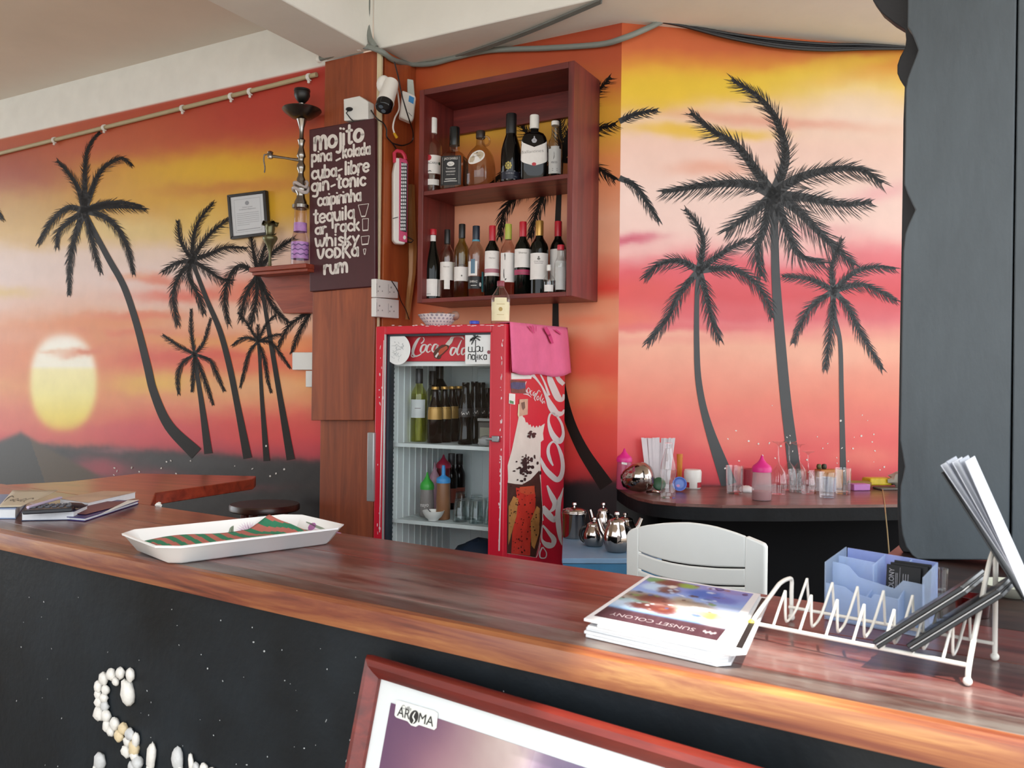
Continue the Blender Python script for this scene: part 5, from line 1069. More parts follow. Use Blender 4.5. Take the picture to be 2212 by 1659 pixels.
for s, x0, y0, x1, y1, xh, wd in [('mo', 76, 352, 292, 318, 116, 30), ('jit', 286, 314, 424, 282, 116, 24), ('o', 428, 285, 528, 262, 118, 34), ('pina', 52, 458, 240, 440, 72, 19), ('kolada', 332, 420, 584, 383, 76, 19), ('-', 268, 470, 322, 455, 60, 16), ('cuba', 52, 612, 285, 580, 80, 21), ('-', 288, 560, 336, 552, 60, 16), ('libre', 350, 570, 574, 538, 82, 21), ('gin', 50, 725, 218, 700, 80, 21), ('-', 222, 702, 276, 690, 60, 16), ('tonic', 280, 690, 542, 664, 82, 22), ('caipirinha', 106, 852, 502, 800, 78, 19), ('tequila', 70, 1008, 444, 958, 84, 20), ('ar', 84, 1106, 190, 1094, 66, 20), ('rack', 262, 1086, 488, 1066, 76, 19), ('whisky', 84, 1214, 486, 1192, 78, 20), ('voDKa', 104, 1322, 482, 1296, 84, 22), ('rum', 162, 1462, 378, 1440, 84, 24)]:
    b = B(); hand(b, s, x0, y0, x1, y1, xh, wd); obj('lettering', b, wl_, parent=mb, kind='stuff')
for k, q_ in enumerate([[(472,842),(566,829),(536,942),(500,944)],[(510,966),(564,962),(560,1066),(512,1070)],[(498,1124),(571,1116),(560,1190),(505,1196)],[(518,1236),(541,1233),(534,1280),(525,1283)]]):
    b = B()
    for i in range(4): a, c = q_[i], q_[(i+1) % 4]; wv = 12 if i == 2 else 5; ribbon(b, [(a[0],a[1],wv),(c[0],c[1],wv)], mbm, 2)
    if k in (1,): pass
    obj('glass_drawing', b, wl_, parent=mb, kind='stuff')
# ------------------------------------------------------------------ fittings on the pillar
def wall_box(name, label, cat, pl, pts, dep, m, bev=.003, group=None, tagit=True, parent=None):
    """prism standing off plane pl towards the room from its outline in px (measured at the front face)"""
    b = B(); f = [pl.px(x, y, dep) for x, y in pts]; b.prism(f, pl.n*(dep-.001)); o = obj(name, b, m, bevel=bev, parent=parent)
    if tagit: tag(o, label, cat, group)
    return o
soc = mat('socket_white', '#dcdcd8', .4, var=.03)
SR = Pl(hW, 2.634)                                       # right face of the pillar; the room is towards -hW
ab = wall_box('adapter_box', 'white adapter box with black plug above the drinks board', 'socket', WP, [(742,214),(776,207),(795,219),(795,257),(743,261)], .05, soc)
b = B(); pl_ = WP.px(755, 236, .055); b.ball(pl_, .020, .016, .010, 10, 6); b.tube([pl_+hW*-.0, WP.px(748, 244, .07), WP.px(757, 256, .062), WP.px(764, 262, .052)], .003, 6); obj('plug', b, cab_m, parent=ab, smooth=True)
for k, (pts, lb) in enumerate([([(812,602),(860,609),(860,645),(812,642)], 'upper white double socket on the side of the pillar'), ([(812,643),(862,648),(862,688),(812,684)], 'lower white double socket on the side of the pillar')]):
    o = wall_box('wall_socket', lb, 'socket', SR, pts, .03, soc)
    b = B()
    for cx_ in (823, 848):
        y0 = (pts[0][1]+pts[3][1])/2+(1 if cx_ > 830 else -1)
        ribbon(b, [(cx_-9, y0-9, .8), (cx_-9, y0+12, .8)], lambda x, y: SR.px(x, y, .0306), 2)
        disc(b, cx_-3, y0-2, 1.6, 2.2, lambda x, y: SR.px(x, y, .0306), 0, 8); disc(b, cx_+3, y0+8, 1.2, 1.8, lambda x, y: SR.px(x, y, .0306), 0, 8); disc(b, cx_-6, y0+8, 1.2, 1.8, lambda x, y: SR.px(x, y, .0306), 0, 8)
    obj('socket_holes', b, mat('socket_grey', '#8f918f', .5), parent=o, kind='stuff')
for k, (pts, lb) in enumerate([([(631,761),(676,761),(676,799),(631,799)], 'white square socket on the left mural beside the pillar'), ([(660,801),(676,801),(676,836),(660,836)], 'small white switch box under the left mural socket')]):
    o = wall_box('wall_socket', lb, 'socket', WL, pts, .035, soc)
# security camera on the side of the pillar
cp = SR.px(834, 208, .06)
sc = thing('security_camera', 'white bullet security camera with black lens face on the pillar side', 'camera', cp)
ax = (at_depth(827, 240, depth(cp)-.06)-at_depth(846, 180, depth(cp)+.02)).normalized()
m3 = ax.to_track_quat('Z', 'X').to_matrix()
c0 = at_depth(846, 178, depth(cp)+.02); ln = (at_depth(828, 236, depth(cp)-.05)-c0).length
b = B(); b.lathe([(.020,-.005),(.034,.0),(.037,.02),(.040,ln*.70),(.043,ln*.74),(.043,ln*.78)], c0, 20, mat3=m3); obj('housing', b, clip_m, parent=sc, smooth=40)
b = B(); b.lathe([(.041,ln*.78),(.042,ln*.97),(.038,ln),(.0,ln)], c0, 20, mat3=m3); obj('lens_face', b, mat('camera_black', '#0d0e11', .12), parent=sc, smooth=40)
b = B()
for s_ in (-1, 1): q_ = c0+m3@Vector((.016*s_*.9, .006, ln+.001)); b.lathe([(.007,0),(.011,0),(.011,.002),(.007,.002)], q_, 14, mat3=m3)
obj('lens_ring', b, mat('lens_grey', '#55606c', .2), parent=sc, smooth=40)
b = B(); q_ = SR.px(829, 183, .03); b.ball(q_, .036, .036, .045, 14, 9); b.tube([q_, c0+ax*.02], .018, 10); b.ball(SR.px(848, 182, .05), .02, .02, .022); obj('mount', b, clip_m, parent=sc, smooth=True)
b = B(); T = [c0+ax*.03+Vector((.03, 0, 0)), SR.px(860, 206, .05), SR.px(862, 235, .04), SR.px(853, 255, .04), SR.px(849, 275, .04), SR.px(853, 290, .04)]
b.tube([Vector(q) for q in catmull([tuple(t_) for t_ in T], 6)], .0042, 7); obj('cable', b, clip_m, parent=sc, smooth=True)
b = B(); b.tube([SR.px(851, 287, .04), SR.px(857, 297, .04)], [.006, .008], 8); obj('connector', b, mat('connector_yellow', '#d6a52c', .4), parent=sc, smooth=True)
# white router box
rp = thing('router_box', 'white wall box with blue square sticker beside the bottle shelf', 'router', SR.px(880, 262, 0))
WQ = Pl((nW*.75+hW*.66).normalized(), 0); WQ.d = WQ.n.dot(SR.px(880, 225, .07))
b = B(); b.prism([WQ.px(x, y) for x, y in [(869,194),(895,204),(899,210),(894,258),(888,263),(862,252),(865,235)]], WQ.n*.05); obj('case', b, clip_m, parent=rp, bevel=.008)
b = B(); b.poly([WQ.px(x, y, .001) for x, y in [(884,206),(895,211),(893,225),(882,219)]]); obj('blue_sticker', b, mat('sticker_blue', '#2f86c4', .4), parent=rp)
b = B(); ribbon(b, [(882,243,1.6),(890,251,1.6)], lambda x, y: WQ.px(x, y, .001), 2); obj('slot', b, mat('socket_grey', '#8f918f'), parent=rp)
b = B(); b.prism([WQ.px(x, y, -.03) for x, y in [(880,170),(893,172),(896,206),(880,202)]], WQ.n*.02); obj('bracket', b, mat('bracket_pale', '#b9c0b6', .4), parent=rp, bevel=.003)
def cable(label, pts, r=.0035, m=cab_m, group=None):
    b = B(); b.tube([Vector(q) for q in catmull([tuple(p) for p in pts], 6)], r, 6); tag(obj('cable', b, m, smooth=True), label, 'cable', group)
cable('black cable hanging from the grey conduit past the white wall box', [SR.px(852, 134, .08), SR.px(860, 165, .10), SR.px(868, 205, .12), SR.px(878, 240, .13), SR.px(885, 262, .10), WM.px(892, 285, .08), WM.px(890, 305, .06), SR.px(872, 314, .03), SR.px(856, 312, .02), SR.px(846, 308, .02)])
cable('black cable looping from the drinks board corner towards the lantern', [WP.px(800, 236, .02), SR.px(814, 256, .02), SR.px(828, 266, .02), SR.px(835, 280, .02), SR.px(836, 296, .02), SR.px(848, 310, .02), SR.px(856, 322, .02)])
cable('thin dark cable dropping from the lantern socket to the fridge top', [SR.px(846, 607, .032), SR.px(858, 626, .034), SR.px(866, 650, .02), SR.px(876, 668, .02), WM.px(884, 690, .05)], .0025)
# rechargeable lantern
lt_ = thing('lantern', 'tall white and pink rechargeable LED lantern hanging on the pillar side', 'lantern', SR.px(864, 528, .02))
LQ = Pl((nW*.62+hW*.785).normalized(), 0); LQ.d = LQ.n.dot(SR.px(866, 430, .06))
b = B(); b.prism([LQ.px(x, y) for x, y in [(856,340),(877,344),(881,352),(879,520),(874,528),(856,526),(850,518),(850,372)]], LQ.n*.04); obj('body', b, clip_m, parent=lt_, bevel=.006)
pk = mat('lantern_pink', '#c8446e', .4)
b = B(); b.prism([LQ.px(x, y, .006) for x, y in [(863,340),(879,345),(882,354),(880,524),(862,520)]], LQ.n*.008); obj('bezel', b, pk, parent=lt_, bevel=.003)
b = B(); b.prism([LQ.px(x, y, .008) for x, y in [(867,350),(880,354),(878.5,502),(864.5,498)]], LQ.n*.003); obj('lamp_panel', b, mat('lantern_panel', '#3a3c40', .2), parent=lt_)
b = B()
for i in range(3):
    for j in range(19):
        x0, y0 = 868.6+i*4.0-j*.12, 355+j*7.75; b.poly([LQ.px(x, y, .0095) for x, y in [(x0-1.5,y0-2.6),(x0+1.5,y0-2),(x0+1.5,y0+3.2),(x0-1.5,y0+2.6)]])
obj('led_cell', b, mat('led_white', '#dfe1e3', .2, var=.02), parent=lt_, kind='stuff')
b = B(); disc(b, 874, 513, 3.2, 4.6, lambda x, y: LQ.px(x, y, .0085)); obj('button', b, clip_m, parent=lt_)
b = B(); b.tube([LQ.px(x, y, -.01) for x, y in [(853,352),(852,331),(857,326),(868,328),(874,336),(876,345)]], .010, 8); obj('handle', b, mat('lantern_red', '#cc2f4c', .4), parent=lt_, smooth=True)
b = B(); b.tube([LQ.px(x, y, -.02) for x, y in [(876,510),(888,516),(893,519),(888,524),(877,522)]], .003, 6); b.tube([LQ.px(x, y, .004) for x, y in [(848,472),(860,469)]], .0015, 5); obj('tie_wire', b, cab_m, parent=lt_)
# wooden batten leaning behind the fridge
b = B(); T = [WM.px(877, 690, .05), WM.px(884, 640, .05), WM.px(890, 590, .05), WM.px(891, 540, .045), WM.px(889, 470, .04), WM.px(888, 400, .04)]
for i in range(len(T)-1):
    pass
b.tube(T, [.018, .018, .02, .024, .022, .02], 6); tag(obj('batten', b, wood('batten_wood', ['#8a5a34','#a8733f','#b98a55'], axis='z', scale=4)), 'rough pale wooden batten standing between the pillar and bottle shelf', 'batten')
# ------------------------------------------------------------------ left mural: shelf, hookah, vase, certificate
hs = wood('bracket_wood', ['#6a2415','#8a3620','#a04a2c'], rz=-math.atan2(hW.y, hW.x), scale=2.4, ratio=9, rough=.4, coat=.2)
KD = 3.255                                                 # front plane of the little shelf
KP = Pl(nW, KD)
kt = tW(2.95, 3.3, KP.px(620, 581).z)
zk1, zk0 = KP.px(600, 573).z, KP.px(600, 583).z
tl, tr = hW.dot(KP.px(537.5, 572)), hW.dot(KP.px(660, 565))
ks = thing('bracket_shelf', 'small red-brown corner shelf carrying the hookah left of the pillar', 'shelf', tW((tl+tr)/2, 3.419, zk0))
b = B(); b.boxv(tW(tr, KD, zk0), hW*(tl-tr), nW*(3.418-KD), UP*(zk1-zk0)); obj('board', b, hs, parent=ks, bevel=.003)
b = B(); b.boxv(tW(tr, KD+.012, zk0-.016), hW*(tl-tr-.012), nW*(3.418-KD-.012), UP*.0155); obj('under_board', b, hs, parent=ks, bevel=.002)
tb0, tb1 = hW.dot(Pl(nW, 3.40).px(553, 590)), hW.dot(Pl(nW, 3.40).px(612, 676))
KB = Pl(nW, 3.36)
b = B(); b.prism([KB.px(558, 587), KB.px(690, 582), KB.px(690, 676), KB.px(612, 677), KB.px(565, 603)], nW*.055); obj('bracket', b, hs, parent=ks, bevel=.003)
zk = zk1+.001
def onk(x, d): p = Pl(nW, d).px(x, 560); p.z = zk; return p
chrome = mat('hookah_chrome', '#8b8680', .18, metal=1, var=.1); hk_d = mat('hookah_bowl_dark', '#161513', .4)
p = onk(648, 3.308); sc_h = depth(p)/FPX
hk = thing('hookah', 'tall chrome hookah with purple glass base on the small shelf', 'hookah', p)
HZ = lambda y: at_depth(648, y, depth(p)).z-p.z
R1 = 19*sc_h
b = B(); b.lathe([(0,0),(R1*.96,0),(R1,.006),(R1*1.0,HZ(523)),(R1*.96,HZ(516)),(R1*.74,HZ(500)),(R1*.70,HZ(494)),(R1*.72,HZ(482)),(R1*.70,HZ(462)),(R1*.70,HZ(452))], p, 28); obj('glass_base', b, glass('hookah_glass', (.88,.80,.84)), parent=hk, smooth=60)
pur = mat('hookah_purple', '#a877b4', .35, var=.25, vs=30)
b = B(); b.lathe([(R1*1.012,HZ(560)),(R1*1.012,HZ(524))], p, 28); b.f = [f for f in b.f if len(f) == 4]; b.m = [0]*len(b.f); obj('purple_band', b, pur, parent=hk, smooth='all')
b = B(); b.lathe([(R1*.76,HZ(501)),(R1*.73,HZ(482))], p, 28); b.f = [f for f in b.f if len(f) == 4]; b.m = [0]*len(b.f); obj('purple_band', b, pur, parent=hk, smooth='all')
b = B()
for (y0, amp) in ((531, 3), (541, 3), (551, 3)):
    pts = []
    for k in range(15):
        a = -1.2+2.4*k/14; pts.append((a, HZ(y0)+(.0035*math.sin(a*9+y0)), .006))
    vv = (CAM-p); fa = math.atan2(vv.y, vv.x)
    ribbon(b, pts, lambda a, z: p+Vector((math.cos(fa+a), math.sin(fa+a), 0))*R1*1.02+UP*z, 2)
obj('purple_pattern', b, mat('hookah_pattern', '#5d3a72', .4), parent=hk, kind='stuff')
stem = [(R1*.72,452),(R1*.95,450),(R1*.95,443),(R1*.74,441),(R1*.70,436),(R1*.50,428),(R1*.44,420),(R1*.70,412),(R1*.62,402),(R1*.40,396),(R1*.50,388),(R1*.34,380),(R1*.30,372),(R1*.46,366),(R1*.50,358),(R1*.30,350),(R1*.36,342),(R1*.52,338),(R1*.40,328),(R1*.26,318),(R1*.36,308),(R1*.46,303),(R1*.26,298),(R1*.24,288),(R1*.30,276),(R1*.52,262),(R1*.60,258)]
b = B(); b.lathe([(a, HZ(y)) for a, y in stem], p, 22); obj('stem', b, chrome, parent=hk, smooth=50)
b = B(); b.lathe([(R1*.5,HZ(258)),(R1*1.2,HZ(254)),(R1*2.0,HZ(243)),(R1*2.22,HZ(238)),(R1*2.18,HZ(236)),(R1*1.4,HZ(244)),(R1*.3,HZ(247))], p, 32); obj('ash_tray', b, mat('hookah_dish', '#57524d', .25, metal=.9), parent=hk, smooth=50)
b = B(); b.lathe([(R1*.26,HZ(247)),(R1*.24,HZ(226)),(R1*.30,HZ(222))], p, 16); obj('bowl_stem', b, chrome, parent=hk, smooth=50)
b = B(); b.lathe([(R1*.30,HZ(223)),(R1*.72,HZ(214)),(R1*.90,HZ(206)),(R1*.86,HZ(198)),(R1*.92,HZ(197)),(R1*.90,HZ(193)),(0,HZ(195))], p, 22); obj('clay_bowl', b, hk_d, parent=hk, smooth=50)
b = B(); pv = p+UP*HZ(346); T = [pv]+[at_depth(x, y, depth(p)) for x, y in [(632,344),(615,341),(600,339),(586,337)]]; b.tube(T, [.010,.007,.006,.007,.009], 8)
q = at_depth(584, 335, depth(p)); b.lathe([(.012,-.018),(.016,-.006),(.012,.006),(.016,.014),(.008,.02)], q, 12); obj('side_tube', b, chrome, parent=hk, smooth=True)
b = B()
for k in range(16): q = at_depth(571-1.2*math.sin(k*.4)-(0 if k < 12 else 0), 334+k*2.5, depth(p)); b.ball(q, .0045, seg=6, rings=4)
for k in range(5): q = at_depth(584-k*3, 333+abs(k-2)*.8, depth(p)); b.ball(q, .0045, seg=6, rings=4)
obj('chain', b, chrome, parent=hk, smooth='all', kind='stuff')
b = B(); cc = [p+UP*HZ(398), p+UP*HZ(412)]
for c, rr in ((cc[0], .030), (cc[1]+UP*.006, .036)):
    tl_ = Matrix.Rotation(.35, 3, RIGHT); b.tube([c+tl_@Vector((math.cos(a)*rr*1.1, math.sin(a)*rr*.8, .012*math.sin(a*2))) for a in [2*math.pi*k/20 for k in range(20)]], .009, 8, closed=True)
obj('hose_coil', b, milky('hose_clear', '#cfc6c4', .7), parent=hk, smooth=True)
# brass fluted vase
p = onk(583, 3.32); s_ = depth(p)/FPX; VZ = lambda y: at_depth(583, y, depth(p)).z-p.z
br = mat('aged_brass', '#6b6a4f', .35, metal=.75, var=.2, vs=20)
vs_ = thing('vase', 'small greenish brass vase with ruffled rim beside the hookah', 'vase', p)
b = B(); b.lathe([(0,0),(4.5*s_,0),(4*s_,.004),(2.5*s_,VZ(552)),(3*s_,VZ(545)),(8*s_,VZ(530)),(14*s_,VZ(520)),(16*s_,VZ(515)),(15*s_,VZ(511)),(9*s_,VZ(508))], p, 24); obj('foot', b, br, parent=vs_, smooth=50)
b = B(); b.lathe([(8*s_,VZ(510)),(8.5*s_,VZ(502)),(10*s_,VZ(494)),(9.5*s_,VZ(490)),(11*s_,VZ(487)),(15*s_,VZ(484)),(18*s_,VZ(483))], p, 40); 
b.v = [tuple(Vector(v)+UP*(.010*math.sin(5*math.atan2(v[1]-p.y, v[0]-p.x))*max(0, (Vector(v)-p-UP*VZ(490)).dot(UP))/max(1e-6, VZ(483)-VZ(490)))) for v in b.v]; obj('ruffled_cup', b, br, parent=vs_, smooth='all', solid=.002)
b = B(); b.tube([p+UP*VZ(486)+hW*-.004, p+UP*VZ(474)-hW*.012], .0025, 6); obj('stem_tip', b, br, parent=vs_)
# certificate frame
CP = Pl(nW, 3.39)
cf = thing('picture_frame', 'black framed certificate hanging tilted on the left mural', 'picture frame', CP.px(534, 515))
o4 = [(489.5,421),(572.5,410.5),(578.5,507),(497,517)]
def lerp4(q_, u, v): a = Vector(q_[0]).lerp(Vector(q_[1]), u); c = Vector(q_[3]).lerp(Vector(q_[2]), u); return a.lerp(c, v)
O = [CP.px(x, y) for x, y in o4]; fx, fy = .075, .065
I = [lerp4(O, fx, fy), lerp4(O, 1-fx, fy), lerp4(O, 1-fx, 1-fy), lerp4(O, fx, 1-fy)]
for k in range(4):
    b = B(); b.prism([O[k], O[(k+1) % 4], I[(k+1) % 4], I[k]], nW*.024); obj('frame_rail', b, mat('frame_black', '#1b1a1c', .35), parent=cf, bevel=.003)
b = B(); b.prism([v+nW*.006 for v in I], nW*.012); obj('certificate', b, mat('certificate_paper', '#c9ccd0', .35, var=.02), parent=cf)
cm = lambda u, v: lerp4(I, u, v)+nW*.0052
b = B(); 
for a in [(.10,.08,.90,.08),(.90,.08,.90,.92),(.90,.92,.10,.92),(.10,.92,.10,.08)]: ribbon(b, [(a[0],a[1],.006),(a[2],a[3],.006)], cm, 2)
ribbon(b, [(.14,.87,.016),(.86,.86,.016)], cm, 2)
disc(b, .5, .19, .06, .055, cm); text(b, 'TOURIST BOARD', cm, .34, .31, .66, .31, (0, -.03)); text(b, 'Certificate of Registration', cm, .24, .36, .76, .36, (0, -.03))
for k in range(7): ribbon(b, [(.16, .44+.05*k, .008), (.84-(.3 if k == 6 else 0), .44+.05*k, .008)], cm, 2)
obj('print', b, mat('print_grey', '#8d9096', .5), parent=cf, kind='stuff')
# ------------------------------------------------------------------ back table along the right wall
ZT = on_z(1568, 1048, 0.955).z
ZT = .955
tt_m = wood('side_table_wood', ['#43201c','#5d312b','#77473d'], rz=-math.atan2(hR.y, hR.x), scale=2.6, ratio=10, rough=.35, coat=.25, worn='#8d7067', wamt=.5)
tk_m = mat('side_table_black', '#0f1114', .6, var=.5, vs=8, bump=.4, bs=40, spec=.2)
stb = thing('side_counter', 'black edged side counter with worn wood top along the right wall', 'counter', on_z(1650, 1060, .895))
front = [(1330,1049),(1340,1056),(1356,1066),(1378,1075),(1410,1082),(1460,1087),(1560,1091),(1700,1091.5),(1990,1089)]
Tf = [on_z(x, y, ZT) for x, y in front]; back = [WR.px(2100, 1048, .002), WR.px(1340, 1048, .002)]
for q_ in back: q_.z = ZT
def sl(zz, sh=0): return [Vector((q_.x, q_.y-sh, zz)) for q_ in Tf+back]
b = B(); b.prism(sl(ZT-.012), UP*.012); obj('top', b, tt_m, parent=stb)
b = B(); b.prism(sl(ZT-.062, .006), UP*.0498); obj('edge', b, tk_m, parent=stb, smooth=30)
b = B(); nR0 = WR.px(1420, 1100, .0); b.boxv(Vector((nR0.x, nR0.y, ZF))-nR*.30, hR*2.0, nR*.298, UP*(ZT-.063-ZF)); obj('base', b, mat('base_black', '#0c0c0e', .8, spec=.1), parent=stb)
zT = ZT+.0008
def on_t(x, yb, wpx=0):
    p = on_z(x, yb, zT); r = wpx/2*depth(p)/FPX; d = Vector((p.x, p.y, 0)).normalized(); p = p+d*r*.9; return p, wpx/2*depth(p)/FPX
def tz(p, x, y): return at_depth(x, y, depth(p)).z-p.z
tg = glass('table_glass', (.965,.965,.965), gloss=1.6)
pkc = mat('cap_hot_pink', '#d3227f', .4)
p, r = on_t(1348, 1058, 34); t, hb, r = squeeze(1348, 0, 968, 34, p, 'squeeze_bottle', 'tall pink squeeze bottle at the left end of the side counter', milky('squeeze_pink', '#c4587a', .7), pkc, .30)
b = B(); dv = (CAM-p); dv.z = 0; dv.normalize(); sd_ = Vector((-dv.y, dv.x, 0)); q = p+UP*tz(p, 1338, 1000)+dv*r*1.02
b.poly([q-sd_*.012+UP*.007, q-sd_*.012-UP*.002, q+sd_*.012-UP*.006, q+sd_*.012+UP*.004][::-1]); obj('tape', b, LABW, parent=t)
# steel jug lying on its side
p = on_z(1383, 1067, zT); r = 33*depth(p)/FPX; c = p+UP*r+Vector((0, r*.8, 0))
ax = (RIGHT*.86+UP*.22-FWD*.35).normalized(); m3 = ax.to_track_quat('Z', 'Y').to_matrix()
pol = mat('polished_steel', '#a59d98', .10, metal=1, var=.05)
t = thing('steel_teapot', 'rounded steel teapot lying on its side on the side counter', 'teapot', p)
b = B(); b.lathe([(0,-1.02*r),(r*.42,-1.02*r),(r*.62,-.92*r),(r*.80,-.6*r),(r*.98,-.1*r),(r*1.0,.25*r),(r*.88,.65*r),(r*.6,.92*r),(0,1.0*r)], c, 28, mat3=m3); obj('body', b, pol, parent=t, smooth='all')
b = B(); b.lathe([(r*.42,-1.02*r),(r*.46,-1.10*r),(r*.36,-1.10*r),(r*.34,-.9*r)], c, 24, mat3=m3); obj('rim', b, mat('steel_dark', '#463a36', .2, metal=1), parent=t, smooth=True)
b = B(); q = c+m3@Vector((0, 0, -.4*r)); b.tube([Vector(a_) for a_ in catmull([tuple(on_z(1398,1066,zT)+UP*.006), tuple(on_z(1412,1069,zT)+UP*.014), tuple(on_z(1424,1068,zT)+UP*.010), tuple(on_z(1428,1064,zT)+UP*.006)], 6)], .006, 8); obj('handle', b, pol, parent=t, smooth=True)
# white straw packet bundle
p, r = on_t(1421, 1056, 44); zt_ = tz(p, 1421, 945)
t = thing('straw_bundle', 'tall bundle of white paper wrapped straws with ragged tops', 'straws', p)
b = B(); dv = (CAM-p); dv.z = 0; dv.normalize(); sd_ = Vector((-dv.y, dv.x, 0)); s_ = depth(p)/FPX
for k in range(15):
    u = (k-7)/7; fan = u*32*s_; h_ = zt_*(1-.02*rnd.random())-(.02 if k == 8 else 0); bt = p+sd_*u*20*s_-dv*.014*math.cos(u*1.4+rnd.random())
    tp_ = bt+sd_*(fan*.42+rnd.uniform(-.002, .002))+UP*h_+dv*rnd.uniform(-.01, .014)
    w1 = sd_*3.0*s_; w2 = sd_*2.9*s_
    b = B(); b.boxv(bt-w1, w1*2, dv*.006, tp_-bt); obj('straw', b, mat('straw_paper', '#d3cdd0', .6, var=.06), parent=t)
p, r = on_t(1443, 1077, 34); q_ = tz(p, 1443, 957)
bottle('bottle', 'empty clear soda bottle with curved waist on the side counter', p, q_, r, 'coke', tg)
b = B(); c1 = on_z(1428, 1062, zT)+Vector((0, .06, 0)); b.lathe([(.0,0),(.028,0),(.029,.012),(.024,.016),(0,.016)], c1+UP*.025, 20, mat3=Matrix.Rotation(1.2, 3, 'X')); tag(obj('round_lid', b, mat('lid_green', '#28563a', .4), smooth=40), 'dark green round lid leaning behind the clear soda bottle', 'lid')
p, r = on_t(1465, 1050, 20); b = B(); hh = tz(p, 1465, 980); b.lathe([(0,0),(r*.85,0),(r,hh),(r*.9,hh),(r*.8,.01),(0,.01)], p, 20); tag(obj('plastic_tumbler', b, milky('tumbler_orange', '#d98a2e', .75), smooth=50), 'slim orange plastic tumbler behind the soda bottle', 'tumbler')
p = on_z(1469, 1062, zT); b = B(); c1 = p+Vector((0, .012, .032)); m3 = Matrix.Rotation(math.radians(-78), 3, 'X')@Matrix.Rotation(0, 3, 'Z'); m3 = Matrix.Rotation(-.2, 3, 'Z')@Matrix.Rotation(math.radians(80), 3, 'X')
t = thing('jar_lid', 'blue jar lid standing on edge beside the white tub', 'lid', p)
b.lathe([(.030,-.006),(.031,.008),(.026,.008),(.025,0),(.0,0)], c1, 26, mat3=m3); obj('rim', b, mat('lid_bright_blue', '#2c5cc0', .35), parent=t, smooth=40)
b = B(); b.lathe([(.0,.001),(.019,.001),(.019,.003),(.0,.003)], c1, 22, mat3=m3); obj('liner', b, mat('lid_liner', '#5f7fc8', .4), parent=t); b = B(); disc(b, 0, 0, .008, .006, lambda x, y: c1+m3@Vector((x-.006, y+.008-.016, .0045)), 0, 12); obj('print', b, mat('print_pink', '#c58bb8', .5), parent=t)
p, r = on_t(1496, 1056, 38); hh = tz(p, 1496, 1014)
t = thing('plastic_tub', 'white plastic tub with red print on the side counter', 'tub', p)
b = B(); b.lathe([(0,0),(r*.9,0),(r*.95,.005),(r,hh*.88),(r*.9,hh),(0,hh)], p, 26); obj('body', b, WHT, parent=t, smooth=50)
for a0 in (-.75, .95):
    b = B(); fa = math.atan2(-p.y, -p.x); P_ = []
    for j in range(2):
        for i in range(7): a = fa+a0-.38+.76*i/6; P_.append(p+Vector((math.cos(a), math.sin(a), 0))*(r*.965+.001)+UP*(hh*(.06+.28*j)))
    b.add(P_, [[i, i+1, i+8, i+7] for i in range(6)]); obj('label', b, mat('print_red', '#a5222f', .5), parent=t, smooth='all')
# glasses
def tumbler(x, yb, yt, w_, label, name='glass_tumbler', group=None, m=None, taper=.86):
    p, r = on_t(x, yb, w_); h = tz(p, x, yt); b = B(); b.lathe([(0,.004),(0,0),(r*taper*.95,0),(r*taper,.004),(r,h),(r*.93,h),(r*taper*.9,.010),(0,.010)], p, 24)
    return tag(obj(name, b, m or tg, smooth=50), label, 'glass', group)
def stem_glass(x, yb, yt, w_, label, group=None, bowlf=.55):
    """upside-down stemmed glass: rim down, foot on top"""
    p, r = on_t(x, yb, w_); h = tz(p, x, yt); b = B()
    b.lathe([(r*.86,0),(r,h*.14),(r*1.0,h*.26),(r*.82,h*.42),(r*.40,h*.52),(r*.12,h*.57),(r*.08,h*.70),(r*.08,h*.90),(r*.25,h*.95),(r*.85,h*.985),(r*.9,h)], p, 24)
    return tag(obj('stem_glass', b, tg, smooth=60), label, 'glass', group)
p, r = on_t(1545, 1043, 30); h = tz(p, 1545, 1008); b = B(); b.lathe([(r*1.15,0),(r*1.1,h*.08),(r*.3,h*.30),(r*.16,h*.42),(r*.45,h*.58),(r*.5,h*.70),(r*.3,h*.78),(r*.9,h*.92),(r*.95,h)], p, 22); tag(obj('dessert_glass', b, tg, smooth=60), 'small clear stemmed dessert glass right of the white tub', 'glass')
tumbler(1587, 1068, 1006, 38, 'clear straight tumbler near the painted palm base on the side counter', taper=.92)
p, r = on_t(1612, 1064, 30); b = B(); b.ball(p+UP*.010, .034, .03, .018, 12, 7, jit=.15); tag(obj('folded_napkin', b, mat('napkin_white', '#d8d2d2', .7), smooth='all'), 'crumpled white napkin behind the red sauce bottle', 'napkin')
p, r = on_t(1645, 1082, 42); squeeze(1645, 0, 983, 42, p, 'squeeze_bottle', 'clear squeeze bottle with pink cone cap and a little red sauce', milky('squeeze_clear_pink', '#dccfd2', .30), pkc, .34, fill=(.30, mat('sauce_red', '#93242c', .35)))
b = B(); q = WR.px(1617, 1040, .07); q.z = zT; b.lathe([(0,0),(.032,0),(.035,.085),(0,.085)], q, 20); tag(obj('plastic_cup', b, mat('cup_maroon', '#8f2433', .45), smooth=50), 'dark red cup standing against the wall behind the tumblers', 'cup')
gW = 'upside-down stemmed glasses on the side counter'
stem_glass(1681, 1069, 953, 36, 'upside-down wine glass just right of the red sauce bottle', gW)
stem_glass(1704, 1060, 953, 34, 'upside-down wine glass in front of the thick painted palm trunk', gW)
stem_glass(1726, 1052, 958, 32, 'upside-down wine glass furthest back beside the palm trunk', gW)
stem_glass(1745, 1068, 974, 30, 'upside-down flute glass with frosted foot, right of the wine glasses', gW)
gT = 'upturned tumblers on the side counter'
tumbler(1722, 1064, 1014, 38, 'plain tumbler between the stemmed glasses', group=gT, taper=.95)
tumbler(1762, 1066, 1017, 30, 'tumbler just left of the pale blue cups', group=gT, taper=.95)
